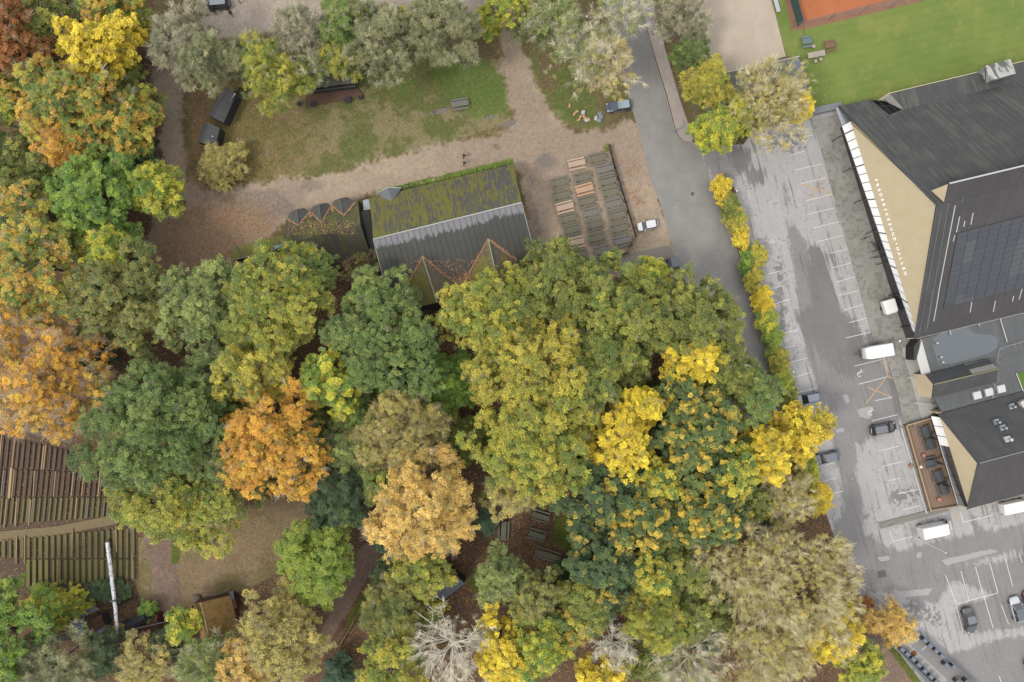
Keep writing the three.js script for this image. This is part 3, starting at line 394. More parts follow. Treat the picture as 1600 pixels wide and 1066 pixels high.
// --- flat roofed link between the halls
let flatRoofs = [];
{
  const T = thing('link_building', 'flat roofed link building with ponded rainwater beside the large hall', 'building');
  const hgt = 3.1, pts = [[1441, 529], [1456, 584], [1640, 536], [1640, 474]].map(q => at(q[0], q[1], hgt));
  new MB().slab(pts, .35, r1).build('roof', MAT.flat, T); new MB().wall(drop(pts[0], 0), drop(pts[1], 0), 0, hgt - .36).build('wall', MAT.greyWall, T);
  const w0 = at(1434, 563, 2.5), w1 = at(1444, 588, 2.5); new MB().slab([at(1441, 529, 2.95), at(1433, 560, 2.7), at(1441, 587, 2.7), at(1455, 583, 2.95)], .2).build('porch_roof', MAT.white, T).userData.label = 'white sloping porch roof';
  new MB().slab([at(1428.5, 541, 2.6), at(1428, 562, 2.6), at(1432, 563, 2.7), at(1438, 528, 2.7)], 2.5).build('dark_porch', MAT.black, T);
  const pm = new THREE.MeshPhysicalMaterial({ color: P(104, 112, 120), roughness: .07 }), pp = [[1459, 528], [1475, 518], [1492, 512], [1512, 511], [1520, 520], [1535, 523], [1552, 524], [1560, 532], [1558, 545], [1545, 552], [1520, 560], [1490, 568], [1466, 570], [1462, 555], [1457, 540]].map(q => at(q[0], q[1], hgt));
  const g = sheetGeo(pp.reverse(), hgt + .012); mesh('standing_water', g, pm, T);
  for (const [x, y] of [[1463, 536], [1469.5, 558], [1472, 566]]) { const q = new MB(), c = at(x, y, hgt); q.tube([c, V(c.x, hgt + .5, c.z)], .16, .2, 10, true); q.build('roof_vent', MAT.white, T); }
  for (const [x, y] of [[1483, 519], [1527.5, 505]]) { const c = at(x, y, hgt); new MB().box(V(c.x, hgt + .25, c.z), .22, .18, 1.0, .25).build('downpipe', MAT.metal, T); }
  const wp = (a, b, r = .06, m = MAT.white) => new MB().tube([at(a[0], a[1], hgt + .25), at(b[0], b[1], hgt + .25)], r, r, 5, true).build('roof_pipe', m, T);
  wp([1565, 492], [1563.5, 500], .08); wp([1563.5, 500], [1574, 534], .08);
  // second flat part, further back
  const hb = 2.9, pb = [[1444, 592], [1476, 652], [1640, 610], [1640, 536], [1560, 556]].map(q => at(q[0], q[1], hb));
  new MB().slab(pb, .3, r1).build('roof', MAT.flat, T);
  const wq = (a, b, r = .03) => new MB().tube([at(a[0], a[1], hb + .6), at(b[0], b[1], hb + .6)], r, r, 4).build('guard_rail', MAT.white, T);
  wq([1562, 545], [1600, 533]); wq([1562, 545], [1558, 568]); wq([1555, 600], [1551, 623]); for (const [x, y] of [[1562, 546], [1560, 555], [1582, 539], [1590, 536], [1558, 567], [1553, 608], [1551, 620]]) { const c = at(x, y, hb); new MB().tube([c, V(c.x, hb + .6, c.z)], .05, .09, 6, true).build('rail_foot', MAT.white, T); }
  new MB().slab([[1588, 584], [1600, 612], [1640, 600], [1640, 570]].map(q => at(q[0], q[1], hb + .08)), .06).build('green_roof', M(P(96, 130, 40), .95), T).userData.label = 'patch of sedum green roof with white edge';
  new MB().tube([at(1588, 583, hb + .1), at(1600, 613, hb + .1)], .1, .1, 4).build('roof_edging', MAT.white, T);
  for (const [x, y] of [[1525, 617.5], [1543.5, 612.5], [1562.5, 607.5]]) { const c = at(x, y, hb), q = mesh('skylight', new RoundedBoxGeometry(1.35, .4, 1.3, 2, .12), M(P(228, 228, 226, 1.05), .4), T); q.position.set(c.x, hb + .32, c.z); q.rotation.y = .24; new MB().box(V(c.x, hb + .06, c.z), 1.5, .14, 1.46, .24).build('skylight_kerb', MAT.metal, T); }
}
// --- small gabled hall between
{
  const T = thing('small_hall', 'small gabled roof with a translucent panel beside the flat roofs', 'building');
  const rh = 6.6, eh = 3.6, R0 = at(1459, 601, rh), R1 = at(1560, 576.5, rh), N0 = at(1447, 586, eh + .2), N1 = at(1545, 561, eh + .2), S0 = at(1456.5, 622, eh), S1 = at(1557, 597, eh);
  roof('roof', [R0, N0, N1, R1], .2, MAT.flat, T, r1); roof('roof', [R1, S1, S0, R0].reverse(), .2, MAT.felt2, T, r1);
  new MB().poly([drop(N0, 0), drop(S0, 0), S0, drop(R0, rh - .1), N0]).build('gable_wall', MAT.stucco, T); new MB().poly([drop(S1, 0), drop(N1, 0), N1, drop(R1, rh - .1), S1]).build('gable_wall', MAT.stucco, T);
  new MB().tube([drop(R0, rh + .03), drop(R1, rh + .03)], .1, .1, 5, true).build('ridge_cap', M(P(168, 156, 120), .8), T);
  const pl = planeOf(R0, R1, N0), n = upN(pl), q = (x, y) => lift(onPlane(x, y, pl), n, .06), c4 = [q(1507, 570), q(1544, 561.5), q(1559, 576), q(1520, 585)];
  for (let k = 0; k < 6; k++) new MB().slab([c4[3].clone().lerp(c4[2], (k + .02) / 6), c4[3].clone().lerp(c4[2], (k + .97) / 6), c4[0].clone().lerp(c4[1], (k + .97) / 6), c4[0].clone().lerp(c4[1], (k + .02) / 6)], .05).build('translucent_panel', M(P(204, 206, 192), .4), T);
}
// --- second hall
{
  const T = thing('restaurant_hall', 'smaller sand-coloured gabled hall behind the wooden deck', 'building');
  const A = at(1530, 724, 9.7), N0 = at(1468, 647, 3.2), S0 = at(1513, 796, 3.0), e = p => p.clone().addScaledVector(V(.966, 0, -.2585), 30);
  roof('roof', [A, N0, e(N0), e(A)], .3, MAT.felt2, T, r1); roof('roof', [e(A), e(S0), S0, A].reverse(), .3, MAT.feltS, T, r1);
  const Fa = drop(at(1470, 652, 3.2), 0), Fb = drop(at(1514, 793, 3.0), 0), fu = Fb.clone().sub(Fa).normalize();
  new MB().wall(Fa, Fb, 0, 2.58, undefined, .2).build('ground_floor_glazing', glassDark, T); const fl = [drop(Fa, 2.6), drop(Fb, 2.6), drop(Fb, 2.8), drop(A, 9.4), drop(Fa, 2.9)], fn = V(-Math.abs(fu.z), 0, fu.x); new MB().poly(fl, fu).poly(fl.map(p => p.clone().addScaledVector(fn, -.35)).reverse(), fu).build('gable_wall', MAT.stucco, T);
  new MB().tube([drop(A, 9.75), e(A).add(V(0, .05, 0))], .1, .1, 6, true).build('ridge_cap', M(P(150, 152, 150), .7), T);
  for (const b of [N0, S0]) new MB().tube([drop(A, 9.6).addScaledVector(fn, .1), b.clone().add(V(0, -.1, 0)).addScaledVector(fn, .1)], .14, .14, 4, true).build('verge_trim', MAT.trim, T);
  new MB().wall(drop(S0, 0).addScaledVector(r1, .3), e(drop(S0, 0)), 0, 2.7).build('side_wall', MAT.stucco, T); new MB().wall(drop(N0, 0).addScaledVector(r1, .3), e(drop(N0, 0)), 0, 2.8).build('side_wall', MAT.stucco, T);
  const pl = planeOf(A, e(A), N0), n = upN(pl), on = (x, y) => onPlane(x, y, pl);
  for (const [x, y, x2, y2, m] of [[1565, 668, 1564.5, 671, MAT.metal], [1555, 659, 1567, 659.5, MAT.metal], [1573, 686, 1576, 686.5, MAT.white], [1579, 635, 1583, 633.5, MAT.metal]]) { const c = on(x, y), t = at(x2, y2, c.y + 1.2), q = new MB(); q.box(c.clone().add(V(0, .12, 0)), .9, .5, .9, .25); q.tube([c, drop(c, c.y + 1.1)], .22, .22, 10, true); q.tube([drop(c, c.y + 1.1), drop(c, c.y + 1.3)], .34, .2, 10, true); q.build('roof_vent', m, T); const l = new MB(), f = on(x - 9, y + .5); l.slab([lift(c, n, .03), lift(on(x - 4, y + 3), n, .03), lift(f, n, .03), lift(on(x - 4, y - 3), n, .03)].reverse(), .02); l.build('flashing', MAT.steel, T); }
  new MB().box(on(1598, 633).add(V(0, .3, 0)), .9, .7, 1.7, .6).build('roof_light', MAT.white, T);
  // canopy over the deck
  const h0 = drop(Fa, 3.0).addScaledVector(fn, .03), h1 = drop(Fb, 2.9).addScaledVector(fn, .03), g0 = at(1455, 650, 2.7), g1 = at(1497, 788, 2.7), np = 9;
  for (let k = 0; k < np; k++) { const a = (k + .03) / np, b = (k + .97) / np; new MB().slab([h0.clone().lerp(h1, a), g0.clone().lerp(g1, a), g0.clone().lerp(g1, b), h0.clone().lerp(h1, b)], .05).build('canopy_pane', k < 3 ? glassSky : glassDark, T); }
  for (let k = 0; k <= np; k++) new MB().tube([h0.clone().lerp(h1, k / np), g0.clone().lerp(g1, k / np)], .05, .05, 4).build('glazing_bar', MAT.black, T);
  new MB().tube([g0.clone().lerp(g1, .33), g1], .09, .09, 5, true).build('canopy_gutter', M(P(210, 208, 204), .6), T);
}
// --- theatre: stage house, wing, shed
{
  const T = thing('stage_house', 'theatre stage house with mossy north roof and steel south roof', 'building');
  const rh = 9, eh = 3.2, R0 = at(583, 374, rh), R1 = at(815, 316.5, rh), N0 = at(577, 310, eh), N1 = at(802, 256, eh), S0 = at(609, 473, eh), S1 = at(840, 414, eh), u = R1.clone().sub(R0).normalize();
  roof('roof', [R0, N0, N1, R1].map((p, k) => p), .18, (() => { const m = M(0xffffff, .95, { map: mossTex(.53, 3, .02) }); return m; })(), T, u).userData.label = 'north roof slope streaked with yellow-green moss';
  // south slope of standing-seam sheets, one by one
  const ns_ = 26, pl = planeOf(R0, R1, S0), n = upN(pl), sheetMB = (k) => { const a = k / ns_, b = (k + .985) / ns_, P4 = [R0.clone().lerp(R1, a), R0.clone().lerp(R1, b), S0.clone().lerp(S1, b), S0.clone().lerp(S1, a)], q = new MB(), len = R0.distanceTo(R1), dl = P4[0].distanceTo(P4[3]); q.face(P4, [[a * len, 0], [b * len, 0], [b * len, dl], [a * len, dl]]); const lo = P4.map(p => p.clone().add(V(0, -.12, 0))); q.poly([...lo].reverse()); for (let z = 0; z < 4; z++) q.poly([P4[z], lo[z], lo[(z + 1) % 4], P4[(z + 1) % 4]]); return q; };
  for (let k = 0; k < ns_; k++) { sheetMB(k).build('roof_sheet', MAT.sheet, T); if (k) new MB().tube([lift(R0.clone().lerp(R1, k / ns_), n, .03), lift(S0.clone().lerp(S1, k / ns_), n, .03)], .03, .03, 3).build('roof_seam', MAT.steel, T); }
  new MB().tube([drop(R0, rh + .04), drop(R1, rh + .04)], .11, .11, 6, true).build('ridge_cap', M(P(204, 206, 204), .5), T);
  for (const [a, b] of [[R0, S0], [R1, S1]]) new MB().tube([a.clone().add(V(0, .04, 0)), b.clone().add(V(0, .04, 0))], .07, .07, 4, true).build('verge_trim', M(P(196, 198, 196), .5), T);
  new MB().poly([drop(N0, 0), drop(S0, 0), S0, drop(R0, rh - .15), N0]).build('gable_wall', MAT.darkWood, T); new MB().poly([drop(S1, 0), drop(N1, 0), N1, drop(R1, rh - .15), S1]).build('gable_wall', MAT.darkWood, T);
  new MB().wall(drop(N0, 0).addScaledVector(u, .3).add(V(0, 0, .4)), drop(N1, 0).addScaledVector(u, -.3).add(V(0, 0, .4)), 0, eh - .2).build('side_wall', MAT.darkWood, T); new MB().wall(drop(S0, 0).add(V(0, 0, -.4)), drop(S1, 0).add(V(0, 0, -.4)), 0, eh - .2).build('side_wall', MAT.darkWood, T);
  // cross gables on the south side
  const mossA = M(0xffffff, .95, { map: mossTex(.56, 8, .16) }), mossB = M(0xffffff, .95, { map: mossTex(.42, 15, .2) }), rr = RNG(41), leaves = [];
  const gable = (ax, ay, fx, fy, lx, ly, rx, ry, fh) => {
    const a = lift(onPlane(ax, ay, pl), n, .03), f = at(fx, fy, a.y), l = lift(onPlane(lx, ly, pl), n, .03), r = lift(onPlane(rx, ry, pl), n, .03), d = f.clone().sub(a), l2 = l.clone().add(d.clone().multiplyScalar(Math.max(.05, (1 - .0)))), fl = drop(l.clone().addScaledVector(d, .42), fh), fr = drop(r.clone().addScaledVector(d, .55), fh);
    roof('gable_roof', [a, l, fl, f], .12, mossA, T, d); roof('gable_roof', [f, fr, r, a].reverse(), .12, mossB, T, d);
    new MB().tube([lift(a, V(0, 1, 0), .05), lift(f, V(0, 1, 0), .05)], .1, .1, 5, true).build('ridge_cap', M(P(176, 184, 170), .6), T);
    new MB().poly([drop(fl, 0), drop(fr, 0), fr, drop(f, f.y - .1), fl]).build('gable_wall', MAT.darkWood, T);
    leaves.push(...along(a, l, 380, .22, rr), ...along(a, r, 460, .26, rr), ...along(l, l.clone().lerp(fl, .3), 120, .6, rr));
  };
  gable(660, 401, 683, 473, 633, 452, 717, 447, 3.0); gable(763, 374, 778, 442, 729, 434, 808, 407, 3.0);
  for (let k = 0; k < 900; k++) { const x = 640 + rr() * 150, y = 405 + rr() * 45; leaves.push(lift(onPlane(x, y, pl), n, .05)); }
  for (let k = 0; k < 700; k++) leaves.push(...along(onPlane(735, 425, pl), onPlane(712, 440, pl), 1, 1.6, rr));
  litter(T, leaves, 4);
  // small dormer on the north slope
  const pn = planeOf(R0, R1, N0), b = onPlane(613, 314, pn), f = at(606, 293, b.y), l = at(591, 301, eh + .3), r = at(627, 294, eh + .3), l0 = onPlane(596, 309, pn), r0 = onPlane(622, 302, pn);
  roof('dormer_roof', [b, l0, l, f], .08, MAT.steel, T); roof('dormer_roof', [f, r, r0, b].reverse(), .08, MAT.steel, T); new MB().poly([drop(l, 0), drop(r, 0), r, drop(f, f.y - .05), l]).build('dormer_front', MAT.darkWood, T);
  for (const e of [l, r]) new MB().tube([drop(f, f.y + .05), e.clone().add(V(0, .05, 0))], .07, .07, 4, true).build('dormer_trim', MAT.white, T);
  { const c = onPlane(773, 424, pl), q = new MB(); q.tube([c, drop(c, c.y + 1.4)], .14, .14, 8); q.tube([drop(c, c.y + 1.4), drop(c, c.y + 1.6)], .22, .22, 8, true); q.build('flue', MAT.white, T); }
}
{
  const T = thing('theatre_wing', 'lower theatre wing with mossy roof and three small north dormers', 'building');
  const rh = 6, eh = 3, R0 = at(444, 381, rh), R1 = at(563, 351, rh), N0 = at(447, 340, eh), N1 = at(559, 313, eh), S0 = at(454, 428, eh), S1 = at(580, 401, eh), u = R1.clone().sub(R0).normalize();
  const pn = planeOf(R0, R1, N0), n = upN(pn);
  roof('roof', [R0, N0, N1, R1], .15, M(new THREE.Color().setRGB(.66, .7, .6), .95, { map: mossTex(.52, 23, .03) }), T, u); roof('roof', [R1, S1, S0, R0].reverse(), .15, M(new THREE.Color().setRGB(.58, .6, .52), .95, { map: mossTex(.42, 29, .1) }), T, u);
  new MB().poly([drop(N0, 0), drop(S0, 0), S0, drop(R0, rh - .1), N0]).build('gable_wall', MAT.darkWood, T); new MB().poly([drop(S1, 0), drop(N1, 0), N1, drop(R1, rh - .1), S1]).build('gable_wall', MAT.darkWood, T); new MB().wall(drop(N0, 0).add(V(0, 0, .3)), drop(N1, 0).add(V(0, 0, .3)), 0, eh - .2).build('side_wall', MAT.darkWood, T);
  const rr = RNG(52), leaves = [], gm = M(0xffffff, .95, { map: mossTex(.36, 31, .02) });
  for (const [bx, by, fx, fy, lx, ly, rx, ry] of [[467, 352, 463, 327, 448, 342, 485, 331], [502, 348, 498, 319, 485, 331, 518, 322], [537, 337, 531, 310, 519, 322, 556, 316]]) {
    const b = lift(onPlane(bx, by, pn), n, .02), f = at(fx, fy, b.y), l = lift(onPlane(lx, ly, pn), n, .04), r = lift(onPlane(rx, ry, pn), n, .04), fl = drop(at(fx - 10, fy + 4, eh + .2), eh + .2), fr = drop(at(fx + 12, fy - 2, eh + .2), eh + .2);
    roof('dormer_roof', [b, l, fl, f], .08, gm, T); roof('dormer_roof', [f, fr, r, b].reverse(), .08, gm, T); new MB().tube([lift(b, V(0, 1, 0), .04), lift(f, V(0, 1, 0), .04)], .09, .09, 4, true).build('dormer_ridge', M(P(112, 122, 116), .6), T); new MB().poly([drop(fl, 0), drop(fr, 0), fr, drop(f, f.y - .05), fl]).build('dormer_front', MAT.darkWood, T);
    leaves.push(...along(b, l, 150, .14, rr), ...along(b, r, 150, .14, rr));
  }
  leaves.push(...along(onPlane(484, 331, pn), onPlane(486, 338, pn), 160, .3, rr), ...along(onPlane(518, 321, pn), onPlane(520, 329, pn), 160, .3, rr)); for (let k = 0; k < 350; k++) leaves.push(lift(onPlane(450 + rr() * 105, 345 + rr() * 22, pn), n, .04));
  litter(T, leaves, 6);
  const pc = at(572, 327, 2.6); new MB().slab([at(567, 313, 2.7), at(568, 329, 2.7), at(579, 327, 2.7), at(576, 311, 2.7)], .08).build('porch_glass', M(P(168, 178, 186), .2), T); new MB().slab([at(562, 331, 2.5), at(575, 395, 2.5), at(586, 392, 2.5), at(577, 329, 2.5)], 2.4).build('passage_roof', M(0xffffff, .9, { map: mossTex(.3, 37, .05) }), T);
}
{
  const T = thing('mossy_shed', 'low mossy lean-to shed at the end of the theatre wing', 'shed');
  const a = [at(364, 386, 2.8), at(364, 407, 2.4), at(445, 386, 2.4), at(444, 366, 2.8)];
  new MB().slab(a, .15, r1).build('roof', M(0xffffff, .95, { map: mossTex(.62, 44, .06) }), T); for (const [i, j] of [[0, 1], [1, 2], [2, 3], [3, 0]]) new MB().wall(drop(a[i], 0), drop(a[j], 0), 0, 2.2, 2.2, .15).build('wall', MAT.darkWood, T);
  new MB().tube([a[1].clone().add(V(0, .03, 0)), a[2].clone().add(V(0, .03, 0))], .06, .06, 4).build('gutter', MAT.metal, T);
  new MB().box(at(436, 385, 2.6).add(V(0, .06, 0)), 1.6, .12, .5, .24).build('roof_hatch', M(P(90, 160, 180), .4), T).userData.label = 'turquoise roof hatch';
}
// --- black huts in the north
function hut(name, label, c4, eh, rh, rm, wm, opt = {}) { // c4: eave corners in survey pixels, long sides c4[0]-c4[1] and c4[3]-c4[2]
  const T = thing(name, label, 'hut'), q = c4.map(p => at(p[0], p[1], eh)), a = q[0].clone().lerp(q[3], .5), b = q[1].clone().lerp(q[2], .5), u = b.clone().sub(a).normalize(); a.y = b.y = rh;
  roof('roof', [a, q[0], q[1], b], .1, rm, T, u); roof('roof', [b, q[2], q[3], a], .1, opt.rm2 || rm, T, u);
  const w = q.map(p => drop(p, 0).lerp(drop(a.clone().lerp(b, .5), 0), .06));
  new MB().poly([w[0], w[3], drop(w[3], eh), drop(a, rh - .1).lerp(drop(b, rh - .1), .06), drop(w[0], eh)]).build('gable_wall', wm, T); new MB().poly([w[2], w[1], drop(w[1], eh), drop(b, rh - .1).lerp(drop(a, rh - .1), .06), drop(w[2], eh)]).build('gable_wall', wm, T);
  new MB().wall(w[0], w[1], 0, eh - .05, eh - .05, .12).build('side_wall', wm, T); new MB().wall(w[3], w[2], 0, eh - .05, eh - .05, .12).build('side_wall', wm, T);
  new MB().tube([drop(a, rh + .03), drop(b, rh + .03)], .06, .06, 4, true).build('ridge_cap', opt.ridge || rm, T); T.userData.ends = undefined; return T;
}
const tar = M(0xffffff, .7, { map: feltTex([76, 77, 80], [96, 96, 98], 60, .1, 51) });
{
  const T = hut('black_hut', 'long black hut with a pale strip along its roof', [[324, 181], [352, 135], [369, 147], [349, 192]], 2.5, 3.6, tar, MAT.darkWood);
  const e = (x, y) => at(x, y, 3.5); new MB().slab([e(333, 181), e(335, 182), e(347, 160), e(345, 159)], .04).build('roof_strip', MAT.steel, T);
  for (let k = 0; k < 4; k++) new MB().tube([at(359 + k * 1.2, 156 - k * 2 + 2, 2.9), at(367 + k * .4, 145 + k * .6, 2.7)], .05, .05, 4, true).build('timber', M(P(190, 186, 178), .8), T);
  const D = hut('black_hut', 'shorter black hut with a mossy roof edge', [[308, 223], [320, 191], [343, 200], [337, 227]], 2.4, 3.4, tar, MAT.darkWood, { ridge: MAT.steel }); const c = at(333, 214, 3.2); new MB().tube([c, V(c.x, 3.6, c.z)], .13, .13, 8, true).build('flue', MAT.white, D);
  hut('black_hut', 'narrow blue-grey roofed hut between the willows', [[377, 62], [380, 128], [392, 127], [390, 62]], 2.5, 3.1, M(P(104, 110, 118), .6), MAT.darkWood);
  const L = hut('long_hut', 'long black hut with a leafy wooden deck in front', [[476, 140], [555, 130], [552, 96], [470, 104]], 2.7, 3.7, M(0xffffff, .9, { map: feltTex([100, 98, 90], [122, 118, 106], 60, .2, 61) }), MAT.darkWood);
  new MB().tube([at(476, 144, 2.7), at(556, 133.5, 2.7)], .3, .3, 5, true).build('front_beam', MAT.black, L);
  { const m = [at(479, 147), at(478, 168), at(569, 151), at(558, 136)], t = paint(128, 128, (i, j) => { const r = RNG(i * 7 + j * 131)(); const c = mixc([96, 74, 60], [124, 94, 74], fbm(i / 10, j / 10, 3)); return r < .12 ? [150, 96, 60] : c; }); t.repeat.set(1 / 4, 1 / 4); new MB().slab(m.map(p => drop(p, .22)), .2).build('deck', M(0xffffff, .9, { map: t }), L); }
  for (const [x, y, r, lab] of [[469, 164, .42, 'dark round planter at the west end of the leafy deck'], [491, 165, .55, 'dark round planter, second along the leafy deck'], [544, 158, .6, 'dark round planter, third along the leafy deck'], [564, 154, .34, 'small dark planter at the east end of the leafy deck']]) { const P0 = thing('planter', lab, 'planter', at(x, y), 0, 'planters along the leafy deck'); mesh('pot', new THREE.LatheGeometry([[.0, 0], [.6, 0], [.82, .5], [1, .55], [1, .62], [.86, .62], [.82, .5]].map(p => new THREE.Vector2(p[0] * r, p[1])), 14), M(P(62, 66, 74), .6), P0); const s = new THREE.CircleGeometry(r * .84, 14); s.rotateX(-Math.PI / 2); s.translate(0, .52, 0); mesh('soil', s, M(P(58, 60, 66), .9), P0); }
  const W = thing('pallet_pile', 'heap of grey boards and a hoop beside the long black hut', 'boards'), wm = M(P(122, 118, 110), .9); let k = 0; for (const [x, y, l, t] of [[376, 150, 1.6, .4], [379, 147, 1.3, .5], [374, 156, 1.2, .8], [371, 141, .9, -.6]]) new MB().box(at(x, y).add(V(0, .1 + .09 * k++, 0)), l, .08, .5, t).build('board', wm, W);
  const hp = new THREE.TorusGeometry(.5, .05, 6, 18); hp.rotateX(Math.PI / 2); mesh('hoop', hp, M(P(70, 70, 72), .8), W).position.copy(at(379, 143).add(V(0, .5, 0)));
}
// --- pavilion under the bare willow
{
  const T = thing('pavilion', 'flat roofed pavilion with a blue-grey edge under a bare willow', 'building'), h = 3.3, c = [[1135, 114], [1147, 171], [1264, 138], [1249, 88]].map(p => at(p[0], p[1], h));
  new MB().slab(c, .3).build('roof', M(0xffffff, .9, { map: feltTex([112, 112, 100], [136, 138, 126], 0, .5, 71) }), T);
  new MB().slab([at(1237, 91, h + .02), at(1253, 141, h + .02), at(1264, 138, h + .02), at(1249, 88, h + .02)], .02).build('roof_strip', M(P(112, 118, 132), .6), T).userData.label = 'blue-grey strip of bare roofing';
  for (let k = 0; k < 4; k++) { const a = c[k], b = c[(k + 1) % 4], m = drop(c[0].clone().lerp(c[2], .5), 0); new MB().wall(drop(a, 0).lerp(m, .05), drop(b, 0).lerp(m, .05), 0, h - .31).build('wall', MAT.darkWood, T); }
  new MB().tube([c[0].clone().add(V(0, .06, 0)), c[3].clone().add(V(0, .06, 0))], .1, .1, 4, true).build('roof_edge', MAT.white, T); new MB().tube([c[3].clone().add(V(0, .05, 0)), c[2].clone().add(V(0, .05, 0))], .05, .05, 4, true).build('roof_edge', MAT.trim, T);
  const G = thing('garden_wall', 'low grey stone wall between the lawn and the car park', 'wall'), s = [[1232, 190], [1258, 178], [1290, 171], [1312, 166]], sm = M(P(142, 146, 152), .85); for (let k = 0; k < 3; k++) { const a = at(...s[k]), b = at(...s[k + 1]), n = Math.round(a.distanceTo(b) / .6); for (let i = 0; i < n; i++) new MB().wall(a.clone().lerp(b, (i + .02) / n), a.clone().lerp(b, (i + .98) / n), 0, .8, .8, 1.1).build('stone', sm, G); }
}
// --- viking-style village in the south-west
{
  const thatch = M(new THREE.Color().setRGB(1.42, 1.36, 1.26), .98, { map: (() => { const t = paint(512, 512, (i, j) => { const r = RNG(i * 11 + j * 733); const n = fbm(i / 5, j / 50, 4), m = fbm(i / 60, j / 60, 3); let c = mixc([146, 114, 68], [178, 142, 88], n); c = mixc(c, [110, 108, 52], sst(.55, .7, m) * .5); const v = (r() - .5) * 22; if (r() < .06) c = [150, 92, 56]; return [c[0] + v, c[1] + v, c[2] + v]; }); t.repeat.set(1 / 6, 1 / 6); return t; })() });
  const red = M(0xffffff, .85, { map: (() => { const t = paint(64, 64, (i, j) => mixc([92, 44, 36], [112, 54, 42], fbm(i / 3, j / 20, 3)).map(v => v - (i % 8 < 1 ? 18 : 0))); t.repeat.set(.6, .6); return t; })() });
  const T = thing('thatched_hall', 'thatched village hall with a pale ridge among the trees', 'building');
  const rh = 6.4, eh = 2.2, R0 = at(314, 942, rh), R1 = at(330, 1010, rh), W0 = at(302, 944, eh), W1 = at(316, 1012, eh), E0 = at(360, 931, eh), E1 = at(377, 1004, eh), u = R1.clone().sub(R0).normalize();
  roof('roof', [R0, W0, W1, R1], .35, thatch, T, u); roof('roof', [R1, E1, E0, R0], .35, thatch, T, u); new MB().tube([drop(R0, rh + .05), drop(R1, rh + .05)], .13, .13, 6, true).build('ridge_roll', M(P(176, 164, 116), .9), T);
  new MB().poly([drop(W0, 0), drop(E0, 0), drop(E0, eh - .3), drop(R0, rh - .4), drop(W0, eh - .3)]).build('gable_wall', red, T); new MB().wall(drop(E0, 0).add(V(-.6, 0, 0)), drop(E1, 0).add(V(-.6, 0, 0)), 0, eh).build('side_wall', red, T);
  new MB().slab([at(357, 925, 2.2), at(361, 938, 2.2), at(366, 936, 2.2), at(364, 922, 2.2)], .15).build('porch_roof', M(P(66, 72, 82), .7), T); new MB().slab([at(361, 938, 2), at(364, 952, 2), at(370, 950, 2), at(366, 936, 2)], 1.9).build('porch', red, T);
  const B = thing('boulder', 'grey boulder at the corner of the thatched hall', 'boulder', at(308, 933)), bg = new THREE.IcosahedronGeometry(.75, 3), bp = bg.attributes.position; for (let k = 0; k < bp.count; k++) { const v = V(bp.getX(k), bp.getY(k), bp.getZ(k)), f = 1 + .35 * (fbm(v.x * 2 + 9, v.z * 2 + v.y + 5, 3) - .5); bp.setXYZ(k, v.x * f * 1.1, v.y * f * .6 + .25, v.z * f * .7); } bg.computeVertexNormals(); mesh('stone', bg, M(P(128, 122, 104), .9), B);
  const LG = thing('log', 'pale log lying before the thatched hall', 'log', at(355, 923)); new MB().tube([V(-.6, .15, .18), V(.6, .15, -.18)], .15, .14, 9, true).build('stem', M(P(150, 122, 104), .9), LG);
  hut('red_hut', 'dark red wooden hut with a black roof edge', [[268, 973], [296, 951], [304, 957], [276, 982]], 1.9, 2.6, red, red, { ridge: MAT.black });
  hut('black_hut', 'black tarred hut next to the round hut', [[193, 976], [226, 955], [236, 966], [198, 992]], 2.1, 3.4, M(P(46, 46, 50), .8), MAT.darkWood);
  hut('red_hut', 'deep red shed behind the black tarred hut', [[216, 986], [246, 960], [251, 976], [222, 1000]], 1.8, 2.4, red, red, { ridge: MAT.black });
  const PL = thing('pole', 'grey pole laid across the red shed roofs', 'pole', at(212, 983, 0)); { const a = at(210, 983, 2.9).sub(PL.position), b = at(266, 970, 3.1).sub(PL.position); new MB().tube([a, b], .1, .08, 7, true).build('shaft', M(P(140, 134, 122), .9), PL); new MB().tube([V(a.x, -0, a.z), a], .08, .08, 6).build('prop', MAT.darkWood, PL); new MB().tube([V(b.x, 0, b.z), b], .08, .08, 6).build('prop', MAT.darkWood, PL); }
  const RH = thing('round_hut', 'small round thatched hut at the foot of the white mast', 'hut', drop(at(184, 990, 3), 0)); mesh('roof', new THREE.ConeGeometry(1.5, 1.3, 20).translate(0, 3, 0), thatch, RH); mesh('wall', new THREE.CylinderGeometry(1.15, 1.2, 2.4, 18).translate(0, 1.2, 0), MAT.darkWood, RH);
  // white mast lying from the round hut across the terrace
  const MS = thing('white_mast', 'long flaking white mast lying from the round hut across the terrace', 'mast'), a = at(184, 990, 3.75), b = at(168, 848, .75), fl = paint(64, 512, (i, j) => mixc([244, 244, 246], [150, 148, 152], sst(.56, .66, fbm(i / 5, j / 9, 3)))); fl.repeat.set(1, .12); const mp = []; const rr = RNG(66); for (let k = 0; k <= 24; k++) mp.push(a.clone().lerp(b, k / 24).add(V((rr() - .5) * .12, 0, (rr() - .5) * .05))); new MB().tube(mp, .28, .34, 9, true).build('shaft', M(new THREE.Color().setRGB(1.6, 1.6, 1.6), .8, { map: fl }), MS); new MB().box(a.clone().lerp(b, .36), .95, .95, .25, .1).build('band', M(P(120, 120, 126), .7), MS); new MB().tube([drop(b, 0).add(V(.1, 0, -.3)), b.clone().add(V(.1, -.3, -.3))], .2, .2, 7).build('prop', MAT.darkWood, MS);
  const woodG = M(P(96, 92, 86), .9), bl = M(P(128, 142, 170), .5);
